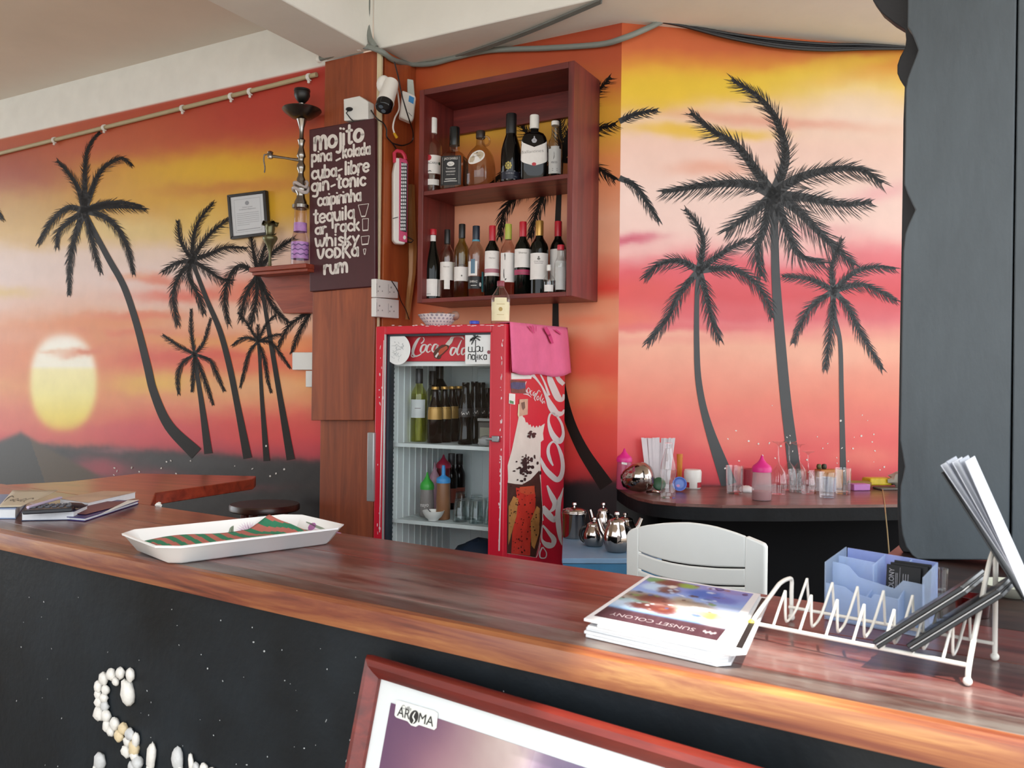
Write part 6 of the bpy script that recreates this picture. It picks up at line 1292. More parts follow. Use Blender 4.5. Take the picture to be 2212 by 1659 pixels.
p, r = on_t(1776, 1062, 26); h = tz(p, 1776, 1032); b = B(); b.lathe([(0,0),(r*.9,0),(r,h),(r*.92,h),(0,.01)], p, 22); tag(obj('paper_cup', b, mat('cup_pale_grey', '#b3aeb6', .5), smooth=50), 'pale grey cup inside the row of tumblers', 'cup', 'pale cups on the side counter')
p, r = on_t(1790, 1063, 30); h = tz(p, 1790, 1031); b = B(); b.lathe([(0,0),(r*.9,0),(r,h),(r*.92,h),(0,.01)], p, 22); tag(obj('paper_cup', b, mat('cup_pale_blue', '#aab4c8', .5), smooth=50), 'pale blue cup right of the grey one among the tumblers', 'cup', 'pale cups on the side counter')
tumbler(1786, 1076, 1020, 32, 'tumbler standing in front of the pale blue cup', group=gT, taper=.95)
tumbler(1821, 1068, 1011, 34, 'rightmost tumbler before the lilac box', group=gT, taper=.9)
q = WR.px(1783, 1036, .10); q.z = zT; b = B(); b.boxv(q-hR*.05-nR*.05, hR*.11, nR*.06, UP*.085); tag(obj('snack_box', b, mat('box_ochre', '#b5793a', .5, var=.2, vs=25), bevel=.003), 'ochre snack box behind the tumblers on the side counter', 'box')
for k, x in enumerate((1769, 1780)):
    q = WR.px(x, 1036, .12); q.z = zT+.0865; b = B(); b.lathe([(0,0),(.010,0),(.012,.012),(.009,.022),(0,.024)], q, 14); tag(obj('crown_cap', b, mat('cap_olive_dark', '#332f20', .3, metal=.5)if k else mat('cap_olive', '#55502e', .3, metal=.5), smooth=50), ['olive bottle cap on the ochre snack box, left one','darker bottle cap on the ochre snack box, right one'][k], 'cap')
p = on_z(1863, 1060, zT); s_ = depth(p)/FPX; b = B(); b.boxv(p-hR*20*s_, hR*39*s_, nR*.05, UP*tz(p, 1863, 1046)); t = tag(obj('sponge_box', b, mat('box_lilac', '#b673b4', .5), bevel=.003), 'small lilac box on the side counter right of the tumblers', 'box')
q = on_z(1866, 1058, zT); b = B(); b.lathe([(0,-.05),(.017,-.05),(.017,.05),(0,.05)], q+Vector((0,.05,.020)), 16, mat3=Matrix.Rotation(math.pi/2, 3, 'Y')); tag(obj('roll', b, mat('roll_mustard', '#8b6a2f', .6, var=.2)), 'mustard coloured roll lying behind the lilac box', 'roll')
q = on_z(1905, 1056, zT)+UP*.011; b = B(); b.boxv(q-hR*.06, hR*.125, nR*.07, UP*.036); b.v = [(v[0]+rnd.uniform(-.005,.005), v[1], v[2]+rnd.uniform(0,.008)) for v in b.v]; tag(obj('snack_packet', b, mat('packet_yellow', '#c9ae25', .35, var=.25, vs=30), bevel=.006), 'bright yellow snack packet near the right end of the side counter', 'packet')
q = on_z(1946, 1060, zT)+Vector((.03, .06, .045)); b = B(); b.ball(q, .055, .04, .034, 12, 8, jit=.5); tag(obj('plastic_bag', b, mat('bag_pale', '#a9a69a', .35, var=.2), smooth=True), 'crumpled pale plastic bag at the right end of the side counter', 'bag')
q = on_z(1930, 1059, zT); b = B(); b.boxv(q-hR*.06, hR*.16, nR*.07, UP*.010); tag(obj('chopping_board', b, mat('board_grey', '#5f5a55', .5), bevel=.003), 'thin grey board lying under the yellow packet', 'board')
b = B(); b.tube([on_z(1906,1056,zT)+UP*.004, on_z(1911,1092,ZT)+UP*.006, at_depth(1913,1110,3.24), at_depth(1917,1150,3.22), at_depth(1921,1200,3.2)], .0025, 6); tag(obj('straw_wire', b, mat('wire_straw', '#9a8258', .5)), 'thin straw coloured wire hanging over the side counter edge', 'wire')
# ------------------------------------------------------------------ blue table with steel kettles
ZK = .78
bt = thing('blue_table', 'low blue table holding steel kettles beside the fridge', 'table', on_z(1290, 1190, ZF))
bl = mat('table_blue', '#2f6a90', .45, var=.2, vs=6); blg = mat('table_blue_top', '#6f8fae', .4, var=.12, vs=6)
o1, o2, o3 = on_z(1205, 1158, ZK), on_z(1206, 1212, ZK), on_z(1440, 1206, ZK)
c_ = [on_z(1216, 1150, ZK), on_z(1214, 1206, ZK), on_z(1400, 1206, ZK)+Vector((.05, 0, 0)), on_z(1400, 1150, ZK)+Vector((.05, 0, 0))]
b = B(); b.prism([q_-UP*.02 for q_ in c_], UP*.02); obj('top', b, blg, parent=bt, bevel=.003)
b = B(); b.boxv(c_[1]-UP*.20+Vector((.004, .006, 0)), (c_[2]-c_[1])*.98, Vector((0, .02, 0)), UP*.179); obj('apron', b, bl, parent=bt, bevel=.002)
for q_, dx, dy in ((c_[0], .02, -.05), (c_[1], .02, .02), (c_[2], -.06, .02), (c_[3], -.06, -.05)):
    b = B(); b.boxv(Vector((q_.x+dx, q_.y+dy, ZF)), (.04, 0, 0), (0, .04, 0), (0, 0, ZK-.021-ZF)); obj('leg', b, bl, parent=bt, bevel=.002)
def kettle(x, yb, ytop, w_, label, squat=.9, knob=True, spout=None, lidm=None, gy=0):
    p = on_z(x, yb, ZK+.0008); r = w_/2*depth(p)/FPX; p = p+Vector((p.x, p.y, 0)).normalized()*r*.5; h = at_depth(x, ytop, depth(p)).z-p.z
    t = thing('steel_kettle', label, 'kettle', p, 'steel kettles on the blue table'); st = pol
    if squat < .7: pr = [(0,0),(r*.92,0),(r,.008),(r,h*.70),(r*1.04,h*.72),(r*1.04,h*.78),(r*.98,h*.80)]
    else: pr = [(0,0),(r*.70,0),(r*.86,h*.07),(r*1.0,h*.30),(r*.97,h*.45),(r*.80,h*.62),(r*.66,h*.70),(r*.64,h*.74)]
    b = B(); b.lathe(pr, p, 30); obj('body', b, st, parent=t, smooth=60)
    b = B(); rt = pr[-1][0]; z0 = pr[-1][1]; b.lathe([(rt*1.04,z0),(rt*1.02,z0+h*.04),(rt*.6,z0+h*.10),(0,z0+h*.12)], p, 26); obj('lid', b, st, parent=t, smooth=60)
    b = B(); b.lathe([(.006,z0+h*.11),(.005,z0+h*.17),(.011,z0+h*.20),(.009,z0+h*.26),(0,z0+h*.27)], p, 12); obj('knob', b, st, parent=t, smooth=60)
    if spout:
        d = Vector((math.cos(spout), math.sin(spout), 0)); b = B(); b.tube([p+d*r*.8+UP*h*.32, p+d*r*1.25+UP*h*.50, p+d*r*1.55+UP*h*.78], [.016,.012,.009], 10); obj('spout', b, st, parent=t, smooth=True)
        b = B(); b.tube([p-d*r*.70+UP*h*.66]+[p-d*r*(.75+.5*math.sin(u))+UP*h*(.66-.45*(1-math.cos(u))/2*1.2) for u in (0.5,1.1,1.7,2.3,2.9)], .007, 8); obj('handle', b, mat('kettle_handle_black', '#151515', .4), parent=t, smooth=True)
    return t
kettle(1240, 1163, 1090, 52, 'wide steel pot with flat lid nearest the fridge', squat=.5)
kettle(1283, 1181, 1118, 48, 'small steel kettle between the flat pot and the front kettle', spout=-.2)
kettle(1332, 1194, 1106, 58, 'frontmost round steel kettle half behind the white chair', spout=2.6)
kettle(1303, 1160, 1086, 38, 'steel kettle at the back with shiny ringed lid', spout=2.9)
kettle(1350, 1168, 1108, 50, 'dark steel kettle at the back right behind the white chair', spout=.3)
# ------------------------------------------------------------------ white plastic chair
hc_ = hdir(-49); nc_ = hdir(41); q0 = at_depth(1650, 1200, 2.45); CH = Pl(nc_, nc_.dot(q0))
chw = mat('chair_white', '#e8eae7', .45, var=.04, vs=3)
def chp(x, y, bow=.035):
    p = CH.px(x, y); u = hc_.dot(p-q0)/.47; return p+nc_*(-bow*(1-(2*u-1)**2))
ch = thing('plastic_chair', 'white plastic garden chair with slatted back behind the bar', 'chair', Vector((q0.x, q0.y, ZF))+hc_*.23+nc_*.25)
def panel(name, top, bot, th=.012):
    b = B(); n_ = len(top)
    T = [chp(*a) for a in top]; Bo = [chp(*a) for a in bot]
    for a in T+Bo: b.v.append(tuple(a))
    for a in T+Bo: b.v.append(tuple(a+nc_*th))
    for i in range(n_-1):
        b.f += [[i, n_+i, n_+i+1, i+1], [2*n_+i, 2*n_+i+1, 3*n_+i+1, 3*n_+i], [i, i+1, 2*n_+i+1, 2*n_+i], [n_+i, 3*n_+i, 3*n_+i+1, n_+i+1]]
    b.f += [[0, 2*n_, 3*n_, n_], [n_-1, 2*n_-1, 4*n_-1, 3*n_-1]]; b.m = [0]*len(b.f)
    return obj(name, b, chw, parent=ch, bevel=.004)
xs = np.linspace(1384, 1614, 13)
topc = lambda x: float(np.interp(x, [1354,1362,1375,1400,1440,1470,1500,1530,1560,1590,1615,1640,1652], [1152,1145,1139.5,1133.5,1128,1126,1126,1129.5,1136.5,1147,1158,1170,1180]))
s1 = lambda x: float(np.interp(x, [1384,1420,1455,1500,1560,1614], [1191,1202,1210.5,1217.5,1223.5,1226])); s2 = lambda x: s1(x)+float(np.interp(x, [1384,1614], [37.5,39.5]))
panel('crest', [(x, topc(x)) for x in xs], [(x, s1(x)-1.5) for x in xs])
panel('slat', [(x, s1(x)+1.8) for x in xs], [(x, s2(x)-1.8) for x in xs])
panel('slat', [(x, s2(x)+1.8) for x in xs], [(x, s2(x)+36) for x in xs])
panel('slat', [(x, s2(x)+40) for x in xs], [(x, s2(x)+110) for x in xs])
panel('side_post', [(1353.5,1156),(1358,1148),(1366,1142.5),(1375,1139.5),(1384,1137)], [(1353.5,1360),(1358,1360),(1366,1360),(1375,1360),(1384,1360)], .022)
panel('side_post', [(1614,1157.5),(1625,1163),(1638,1169.5),(1648,1175),(1652,1184)], [(1610,1400),(1622,1400),(1636,1400),(1646,1400),(1649,1400)], .024)
zs_ = ZF+.46; L0 = chp(1353, 1250); R0_ = q0.copy()
sx = [Vector((q0.x, q0.y, zs_)), Vector((q0.x, q0.y, zs_))+hc_*.47]
b = B(); b.boxv(sx[0]+nc_*.0+hc_*.02, hc_*.43, nc_*.45, UP*.03); obj('seat', b, chw, parent=ch, bevel=.012)
for u, v in ((.03, .0), (.40, .0), (.03, .40), (.40, .40)):
    a = Vector((q0.x, q0.y, 0))+hc_*u+nc_*v; b = B(); b.boxv(a+UP*ZF, hc_*.045, nc_*.045, UP*(zs_-ZF)); obj('leg', b, chw, parent=ch, bevel=.006)
# stool behind the bar
ZSt = .80; p = on_z(572, 1088, ZSt); p.z = ZF; r = 74*depth(on_z(572, 1088, ZSt))/FPX
stl = thing('bar_stool', 'dark round wooden bar stool standing in front of the pillar', 'stool', p)
sw_ = wood('stool_wood', ['#2a1512','#3f211a','#553024'], scale=4, ratio=6, rough=.35, coat=.3)
b = B(); b.lathe([(0,ZSt-ZF-.035),(r*.95,ZSt-ZF-.035),(r,ZSt-ZF-.028),(r,ZSt-ZF-.008),(r*.97,ZSt-ZF),(0,ZSt-ZF)], p, 32); obj('seat', b, sw_, parent=stl, smooth=40)
rw = mat('stool_leg_wood', '#6e2a1c', .45)
for k in range(4):
    a = math.pi/4+k*math.pi/2; d = Vector((math.cos(a), math.sin(a), 0)); b = B(); b.tube([p+d*r*1.0+UP*.0, p+d*r*.62+UP*(ZSt-ZF-.036)], .02, 8); obj('leg', b, rw, parent=stl, smooth=True)
b = B(); b.tube([p+Vector((math.cos(a), math.sin(a), 0))*r*.84+UP*.28 for a in [2*math.pi*k/24 for k in range(24)]], .011, 7, closed=True); obj('foot_ring', b, rw, parent=stl, smooth=True)
# ------------------------------------------------------------------ things on the bar
zB = ZB+.0008
# serving tray
A_, B_, C_, D_ = on_z(258, 1146, 1.045), on_z(362, 1187, 1.045), on_z(733, 1134.5, 1.045), on_z(650, 1113, 1.045)
tc_ = (A_+B_+C_+D_)/4; eL = (((C_-B_)+(D_-A_))/2); Lh = .475; eL.z = 0; eL.normalize(); eS = Vector((eL.y, -eL.x, 0)); Sh = .285
tr_ = thing('serving_tray', 'long white melamine tray with pink flower print on the bar', 'tray', Vector((tc_.x, tc_.y, zB)))
def oct_(l, s, c, z):
    l, s = l/2, s/2; q_ = [(-l+c,-s),(l-c,-s),(l,-s+c),(l,s-c),(l-c,s),(-l+c,s),(-l,s-c),(-l,-s+c)]
    return [Vector((tc_.x, tc_.y, z))+eL*a+eS*b_ for a, b_ in q_]
rings = [oct_(Lh-.075, Sh-.075, .020, zB), oct_(Lh-.060, Sh-.060, .024, zB+.004), oct_(Lh-.012, Sh-.012, .034, zB+.038), oct_(Lh, Sh, .040, zB+.041), oct_(Lh+.002, Sh+.002, .040, zB+.045), oct_(Lh-.006, Sh-.006, .038, zB+.046), oct_(Lh-.020, Sh-.020, .034, zB+.040), oct_(Lh-.066, Sh-.066, .024, zB+.007)]
b = B()
for r_ in rings: b.v += [tuple(q_) for q_ in r_]
for k in range(len(rings)-1):
    for i in range(8): j = (i+1) % 8; b.f.append([8*k+i, 8*k+j, 8*k+8+j, 8*k+8+i])
b.f.append(list(range(8))[::-1]); n8 = 8*(len(rings)-1); b.f.append([n8+i for i in range(8)]); b.m = [0]*len(b.f)
obj('body', b, mat('melamine_white', '#f2f2f1', .25, var=.02, coat=.2), parent=tr_, smooth=30)
# flower print on the inner back wall and ends
def inner_back(u, v):                                    # u along eL (-.5..0.5), v 0 bottom..1 rim ; the wall at -eS or +eS away from viewer
    sgn = -1 if (eS.dot(Vector((tc_.x, tc_.y, 0))) < 0) else 1
    s0, s1 = (Sh-.066)/2, (Sh-.020)/2
    return Vector((tc_.x, tc_.y, zB+.007+.033*v))+eL*u*Lh+eS*sgn*(s0+(s1-s0)*v-.0008)+UP*.0008
pet = [mat('petal_pink', '#c98fbc', .3, var=.15, vs=60), mat('petal_violet', '#a45a9c', .3), mat('petal_pale', '#e0cfdc', .3), mat('leaf_print', '#7d8a78', .3)]
for mi, n_ in ((2, 15), (0, 11), (1, 9)):
    b = B()
    for k in range(n_):
        a = math.pi*(.04+.92*k/(n_-1)); l = (.085, .066, .032)[mi == 0 and 1 or (mi == 1 and 2 or 0)]; x0 = .185
        def pp(rr, aa): return inner_back(x0+math.cos(aa)*rr*1.05, min(1, math.sin(aa)*rr*11))
        w_ = .11
        b.poly([pp(.012, a), pp(l*.6, a-w_), pp(l, a), pp(l*.6, a+w_)])
    obj('flower_print', b, pet[mi], parent=tr_, kind='stuff')
b = B()
for x0, x1 in ((.06,.10),(.075,.105),(.27,.31),(.29,.33)): b.poly([inner_back(x0, .2), inner_back((x0+x1)/2, .1), inner_back(x1, .75), inner_back((x0+x1)/2, .6)])
obj('leaf_print', b, pet[3], parent=tr_, kind='stuff')
def end_wall(sg_, u, v):
    l0, l1 = (Lh-.066)/2, (Lh-.020)/2
    return Vector((tc_.x, tc_.y, zB+.007+.033*v))+eL*sg_*(l0+(l1-l0)*v-.001)+eS*u*Sh+UP*.0008
for sg_, cols in ((1, (1, 3, 0)), (-1, (3, 1, 3))):
    for k, (u, v, ru, rv) in enumerate([(-.06,.55,.06,.3),(.08,.6,.07,.35),(.22,.5,.05,.25)] if sg_ > 0 else [(-.16,.6,.04,.2),(.05,.5,.03,.2),(.18,.35,.05,.2)]):
        b = B(); disc(b, u, v, ru, rv, lambda x, y: end_wall(sg_, x, y), 0, 9, k); obj('bud_print', b, pet[cols[k]], parent=tr_)
# striped cloth in the tray
def stripe_pt(u, v):                                     # u along tray 0..1, v across 0..1
    zz = zB+.019+.004*math.sin(u*9+v*3)+.003*math.sin(v*7+u*4)
    bump_ = max(0, 1-abs(u-.84)/.15); zz += .032*bump_**1.3*(.35+.65*(1-v))
    wsk = 1-.12*max(0, u-.8)*5
    return Vector((tc_.x, tc_.y, zz))+eL*((u-.5)*(Lh-.085)+.008)+eS*sgnb*((.5-v)*(Sh-.062)*wsk)
sgnb = -1 if (eS.dot(Vector((tc_.x, tc_.y, 0))) < 0) else 1
nu, nv = 96, 20; b = B()
for i in range(nu+1):
    for j in range(nv+1): b.v.append(tuple(stripe_pt(i/nu, j/nv)))
for i in range(nu):
    for j in range(nv):
        b.f.append([i*(nv+1)+j, (i+1)*(nv+1)+j, (i+1)*(nv+1)+j+1, i*(nv+1)+j+1])
        ph = ((i+.5)/nu*9.2-.55*(j+.5)/nv+.10*math.sin((j+.5)/nv*5)); b.m.append(0 if ph % 1 < .5 else 1)
o = obj('striped_cloth', b, [mat('stripe_green', '#2a7d5b', .85, var=.15, bump=.3, bs=200), mat('stripe_salmon', '#b8685c', .85, var=.15, bump=.3, bs=200)], smooth='all', solid=.002)
tag(o, 'green and salmon striped cloth lying in the white tray', 'cloth')
# ---- books and papers at the left end
def slab(name, label, cat, px4, z0, th, m, group=None, bev=.0015, parent=None):
    q_ = [on_z(x, y, z0+th) for x, y in px4]; b = B(); b.prism([p-UP*th for p in q_], UP*th); o = obj(name, b, m, bevel=bev, parent=parent)
    if label: tag(o, label, cat, group)
    return o
def rectpx(p0, p1, p2, z):
    """rectangle from three px corners at height z -> four world corners"""
    a, b_, c = on_z(*p0, z), on_z(*p1, z), on_z(*p2, z); return [a, b_, c, a+(c-b_)]
pgs = mat('book_pages', '#d9dadd', .6, var=.05, vs=50)
def book(label, corners, z0, th, cover, group='books and papers at the left end of the bar', cov=.0022):
    t = thing('book', label, 'book', (corners[0]+corners[2])/2*1); t.location.z = z0; t['group'] = group
    def flat(zz): return [Vector((c.x, c.y, zz)) for c in corners]
    cen = sum((Vector((c.x, c.y, 0)) for c in corners), Vector())/4
    inn = [Vector((cen.x+(c.x-cen.x)*.975, cen.y+(c.y-cen.y)*.975, z0+cov)) for c in corners]
    b = B(); b.prism(flat(z0), UP*cov); obj('back_cover', b, cover, parent=t)
    b = B(); b.prism(inn, UP*(th-2*cov)); obj('pages', b, pgs, parent=t)
    b = B(); b.prism(flat(z0+th-cov), UP*cov); obj('front_cover', b, cover, parent=t)
    return t
BG = 'books and papers at the left end of the bar'
# blue box book with the beige sheet
cb = [on_z(-60, 1085, 1.035), on_z(-60, 1101, 1.035), on_z(31, 1097, 1.035), on_z(48, 1085, 1.035)]
t = book('thick pale blue book at the far left end of the bar', [on_z(-70, 1099, 1.03), on_z(34, 1099, 1.03), on_z(58, 1068, 1.03), on_z(-30, 1068, 1.03)], zB, .030, mat('cover_pale_blue', '#7f93b8', .5, var=.1))
pq = [on_z(-5, 1095, 1.034), on_z(44, 1094, 1.034), on_z(124, 1063, 1.034), on_z(27, 1063, 1.034)]
b = B(); 
for i in range(9):
    for j in range(9):
        p = lerp4([pq[3], pq[2], pq[1], pq[0]], i/8, j/8); p.z = 1.0335+.010*(abs(i/8-.0))**2*0+.006*(1-j/8)**2; b.v.append(tuple(p))
b.f = [[i*9+j, i*9+j+1, (i+1)*9+j+1, (i+1)*9+j] for i in range(8) for j in range(8)]; b.m = [0]*64
o = obj('paper_sheet', b, mat('sheet_beige', '#c3b7a2', .7, var=.06), smooth='all', solid=.0012); tag(o, 'beige paper sheet with handwriting on the far left book', 'paper', BG)
pm = lambda u, v: Vector(lerp4([pq[3], pq[2], pq[1], pq[0]], u, v)).xy.to_3d()+UP*(1.0352+.006*(1-v)**2)
b = B()
for s in [[(.86,.58,.012),(.80,.50,.02),(.72,.55,.02),(.70,.68,.015),(.78,.75,.01)],[(.66,.58,.014),(.60,.52,.018),(.55,.60,.018),(.60,.70,.014),(.66,.60,.012)],[(.50,.56,.012),(.48,.66,.02),(.44,.60,.014)],[(.42,.58,.014),(.36,.52,.018),(.32,.62,.018),(.38,.70,.014),(.42,.60,.012)],[(.30,.66,.012),(.26,.56,.018),(.23,.66,.016),(.19,.58,.012)],[(.20,.45,.012),(.12,.36,.024),(.06,.45,.03),(.05,.70,.012)]]: ribbon(b, s, pm, 4)
obj('handwriting', b, mat('ink_brown', '#3c342c', .6), parent=o, kind='stuff')
book('closed white book with an orange tinted cover behind the blue notebook', [on_z(190, 1083, 1.028), on_z(294, 1060, 1.028), on_z(225, 1058, 1.028), on_z(128, 1074, 1.028)], zB, .024, mat('cover_tan', '#b59a86', .45, var=.25, vs=7))
nb = [on_z(183, 1118, 1.012), on_z(300, 1081, 1.012), on_z(222, 1078, 1.012), on_z(118, 1113, 1.012)]
book('thin open blue notebook with maroon page and curled white leaf', nb, zB, .010, mat('cover_violet', '#3a3570', .4, var=.2))
b = B(); q_ = [on_z(185, 1111, 1.0135), on_z(296, 1083, 1.0135), on_z(225, 1083, 1.0135), on_z(135, 1108, 1.0135)]; b.poly(q_); 
tag(obj('card_page', b, mat('page_maroon', '#6d3a44', .5, var=.2), solid=.0008), 'maroon printed page on top of the thin blue notebook', 'paper', BG)
b = B(); vs = [on_z(218, 1110, 1.0145), on_z(300, 1080, 1.022), on_z(276, 1081, 1.018), on_z(255, 1092, 1.0155)]; b.poly([vs[0], vs[3], vs[2], vs[1]]); tag(obj('loose_leaf', b, mat('leaf_white', '#dcdcda', .6), solid=.0008), 'curled white page corner lifting off the blue notebook', 'paper', BG)
cal = thing('calculator', 'slim black calculator lying on the books at the left', 'calculator', on_z(100, 1103, zB), BG)
cq = [on_z(48, 1103, 1.040), on_z(156, 1097, 1.040), on_z(165, 1088, 1.040), on_z(78, 1090, 1.040)]
b = B(); b.prism([p-UP*.012 for p in cq], UP*.012); obj('case', b, mat('calculator_black', '#1a1d24', .35), parent=cal, bevel=.003)
b = B()
for i in range(6):
    for j in range(3):
        p = lerp4([cq[3], cq[2], cq[1], cq[0]], .08+.15*i, .15+.25*j); e_ = (cq[1]-cq[0]).normalized()*.011; f_ = (cq[3]-cq[0]).normalized()*.009; b.boxv(p+UP*.0002, e_, f_, UP*.003)
obj('keys', b, mat('keys_grey', '#51535c', .5), parent=cal, kind='stuff')
book('dark navy notebook carrying the black calculator', [on_z(46, 1108, 1.024), on_z(160, 1106, 1.024), on_z(190, 1092, 1.024), on_z(80, 1090, 1.024)], zB, .026, mat('cover_navy', '#20284a', .4))
b = B(); T = [on_z(60, 1096, 1.044), on_z(128, 1076, 1.050)]; b.tube(T, .0045, 8); T2 = T[1]+(T[1]-T[0]).normalized()*.012; b.tube([T[1], T2], [.0045,.003], 8); tag(obj('pen', b, mat('pen_lilac', '#b3a6bd', .3), smooth=40), 'lilac pen leaning across the black calculator', 'pen', BG)
b = B(); T = [on_z(150, 1090, 1.045), on_z(186, 1093, 1.030)]; b.tube([T[0], T[0].lerp(T[1], .7), T[1]], [.007,.008,.002], 8); tag(obj('marker', b, mat('marker_dark', '#3a3434', .35), smooth=40), 'dark marker pen at the right end of the calculator', 'pen', BG)
b = B(); b.ball(on_z(342, 1091, 1.004), .012, .010, .009, 6, 4, jit=.5); tag(obj('shell_piece', b, sh_m[0]), 'small white shell piece on the bar corner near the books', 'shell')
# ---- stack of printed menus
pt_w = mat('laminate_white', '#e6e8ea', .4, var=.02)
MZ = 1.030
m4 = [on_z(1400, 1241.5, MZ), on_z(1643, 1283, MZ), on_z(1566, 1402, MZ), on_z(1261, 1335.5, MZ)]
cen = sum(m4, Vector())/4
lbls = ['lowest white laminated menu of the stack on the bar','second laminated menu from the bottom of the bar stack','third laminated menu from the bottom of the bar stack','fourth laminated menu up, showing a black strip at the right','laminated menu just under the printed top one']
for k in range(6):
    z0 = zB+.0049*k; a = rnd.uniform(-.02, .02) if k < 5 else 0; sh = Vector((rnd.uniform(-.004, .006), rnd.uniform(-.005, .004), 0)) if k < 5 else Vector()
    if k == 4: sh = eX_ if False else (m4[1]-m4[0]).normalized()*.022; a = .03
    q_ = [Matrix.Rotation(a, 3, 'Z')@(p-cen)+cen+sh for p in m4]
    cc = .012; e1_, e2_ = (q_[1]-q_[0]).normalized(), (q_[3]-q_[0]).normalized()
    oc = [q_[0], q_[1], q_[2]-e2_*cc*1.6, q_[2]-e1_*cc*1.6, q_[3]]
    b = B(); b.prism([Vector((p.x, p.y, z0)) for p in oc], UP*.0047)
    if k < 5:
        o = obj('menu', b, pt_w, bevel=.0008); tag(o, lbls[k], 'menu', 'laminated menus stacked on the bar')
        if k == 4:
            b = B(); zz = z0+.0052; g = [q_[1]-e1_*.014+e2_*.01, q_[1]-e1_*.004+e2_*.01, q_[2]-e1_*.008-e2_*.03, q_[2]-e1_*.018-e2_*.03]; b.prism([Vector((p.x, p.y, z0+.0047)) for p in g], UP*.0004); obj('black_strip', b, JACK, parent=o)
    else:
        top = thing('menu', 'topmost laminated menu with colourful printed photographs on the bar', 'menu', Vector((cen.x, cen.y, z0)), 'laminated menus stacked on the bar'); obj('sheet', b, pt_w, parent=top, bevel=.0008)
pr4 = [on_z(1404, 1246, MZ), on_z(1628, 1283, MZ), on_z(1549, 1384, MZ), on_z(1283, 1330, MZ)]
zt_ = zB+.0049*5+.0047
def pm4(u, v, o=.0003): p = lerp4(pr4, u, v); return Vector((p.x, p.y, zt_+o))
def menu_fn(u, v):
    x, y = u*100+1.5*wob(u*900, v*900, 1, 1), v*100+1.2*wob(u*800, v*800, 1, 2)
    C = stops(y, [(0,'#8f8fc8'),(20,'#7f8fd0'),(34,'#8aa6dc'),(45,'#a9b6d4'),(56,'#a9a094'),(64,'#c9cbd2'),(74,'#9fc0e0'),(80,'#6da3d8'),(100,'#6da3d8')])
    for b_ in [(10,6,12,7,'#6fa25e',.9),(25,9,14,9,'#7a3f34',.9),(16,22,14,9,'#bcd6ea',.9),(30,25,10,8,'#6a3b30',.8),(42,8,9,6,'#8aa83c',.9),(30,16,5,4,'#e2dcd0',.9),(62,20,16,10,'#3f66b8',.9),(80,26,14,8,'#5a62b0',.7),(75,6,18,5,'#8b80b8',.8),(12,46,18,8,'#8a7a68',.9),(30,50,18,9,'#5d2f28',.95),(14,60,16,4,'#4a8c78',.6),(10,66,8,10,'#b8cfe6',.8),(26,66,14,7,'#5a2a26',.95),(44,66,11,9,'#6a3028',.95),(50,40,10,6,'#a8967c',.8),(60,46,20,6,'#7c6a58',.8),(75,52,14,3.5,'#dfe3ea',.9),(84,62,12,6,'#c39a58',.95),(66,62,12,4,'#d9b98a',.8),(90,76,10,8,'#e0e4ea',.9)]: C = blob(C, x, y, *b_, 0, 5)
    r_ = random.Random(3)
    for i in range(46):
        bx, by = r_.uniform(2, 80), r_.uniform(2, 76); C = blob(C, x, y, bx, by, r_.uniform(1.5, 5), r_.uniform(.8, 2.6), r_.choice(['#4a2c28','#3f5f9e','#d9dfe8','#6f8f4a','#8a5a44','#2f3a4c','#b9cfe6','#7a6a9a']), .75, r_.uniform(-20, 20), 5)
    k = sig(v*100-79, .8)[:, None]; C = C*(1-k)+(srgb('#4a2f38')+.03*wob(u*1500, v*400, 1, 4)[:, None])*k
    k = (sig(u*100-86, .6)*sig(79-v*100, .6)*sig(v*100-52, .6))[:, None]; C = C*(1-k*.35)+srgb('#dfe2e8')*k*.35
    return C
color_grid('print', pm4, 120, 96, menu_fn, top, .5, 0, 'laminated_print', .25)
b = B(); text(b, 'SUNSET COLONY', lambda u, v: pm4(u, v, .0009), .80, .885, .10, .885, (0, .055)); 
for k in range(5): disc(b, .87+.02*k, .90+.015*(k % 2), .012, .02, lambda u, v: pm4(u, v, .0009), 0, 7)
obj('lettering', b, mat('print_lettering', '#a99ba0', .4), parent=top, kind='stuff')
b = B(); ribbon(b, [(.66,.03,.012),(.70,.06,.02),(.74,.03,.012),(.70,.01,.012),(.66,.03,.012)], lambda u, v: pm4(u, v, .0009), 4); disc(b, .94, .06, .025, .025, lambda u, v: pm4(u, v, .0009)); obj('emblem', b, mat('emblem_violet', '#4a4380', .4), parent=top, kind='stuff')
# ---- white wire rack
F0 = on_z(1619, 1379, ZB); F1 = on_z(2090, 1482, ZB); r1 = F1-F0; RL = r1.length; r1.normalize(); r2 = Vector((-r1.y, r1.x, 0))
if r2.y < 0: r2 = -r2
RD = .15
rk = thing('wire_rack', 'white coated wire plate rack standing on the bar', 'rack', F0+r1*RL/2+r2*RD/2)
wr = mat('rack_white', '#e6e3da', .35, var=.04)
def RK(a, d, z): return F0+r1*a+r2*d+UP*z
def zpx(a, d, x, y): p = RK(a, d, 0); return at_depth(x, y, depth(p)).z-ZB
hl, hr = max(.07, zpx(0, RD, 1697, 1247)), zpx(RL, RD, 2168, 1188)
def rod(name, pts, r=.003, n=5): b = B(); b.tube([Vector(q) for q in (catmull([tuple(p) for p in pts], n) if n > 1 else [tuple(p) for p in pts])], r, 8); return obj(name, b, wr, parent=rk, smooth=True)
rod('end_bracket', [RK(0,0,.004), RK(.0,.004,.022), RK(.004,RD*.55,hl*.86), RK(.004,RD*.72,hl*.98), RK(.004,RD*.93,hl), RK(.004,RD,hl*.93), RK(.004,RD,.05), RK(.004,RD,.004)], .0036, 4)
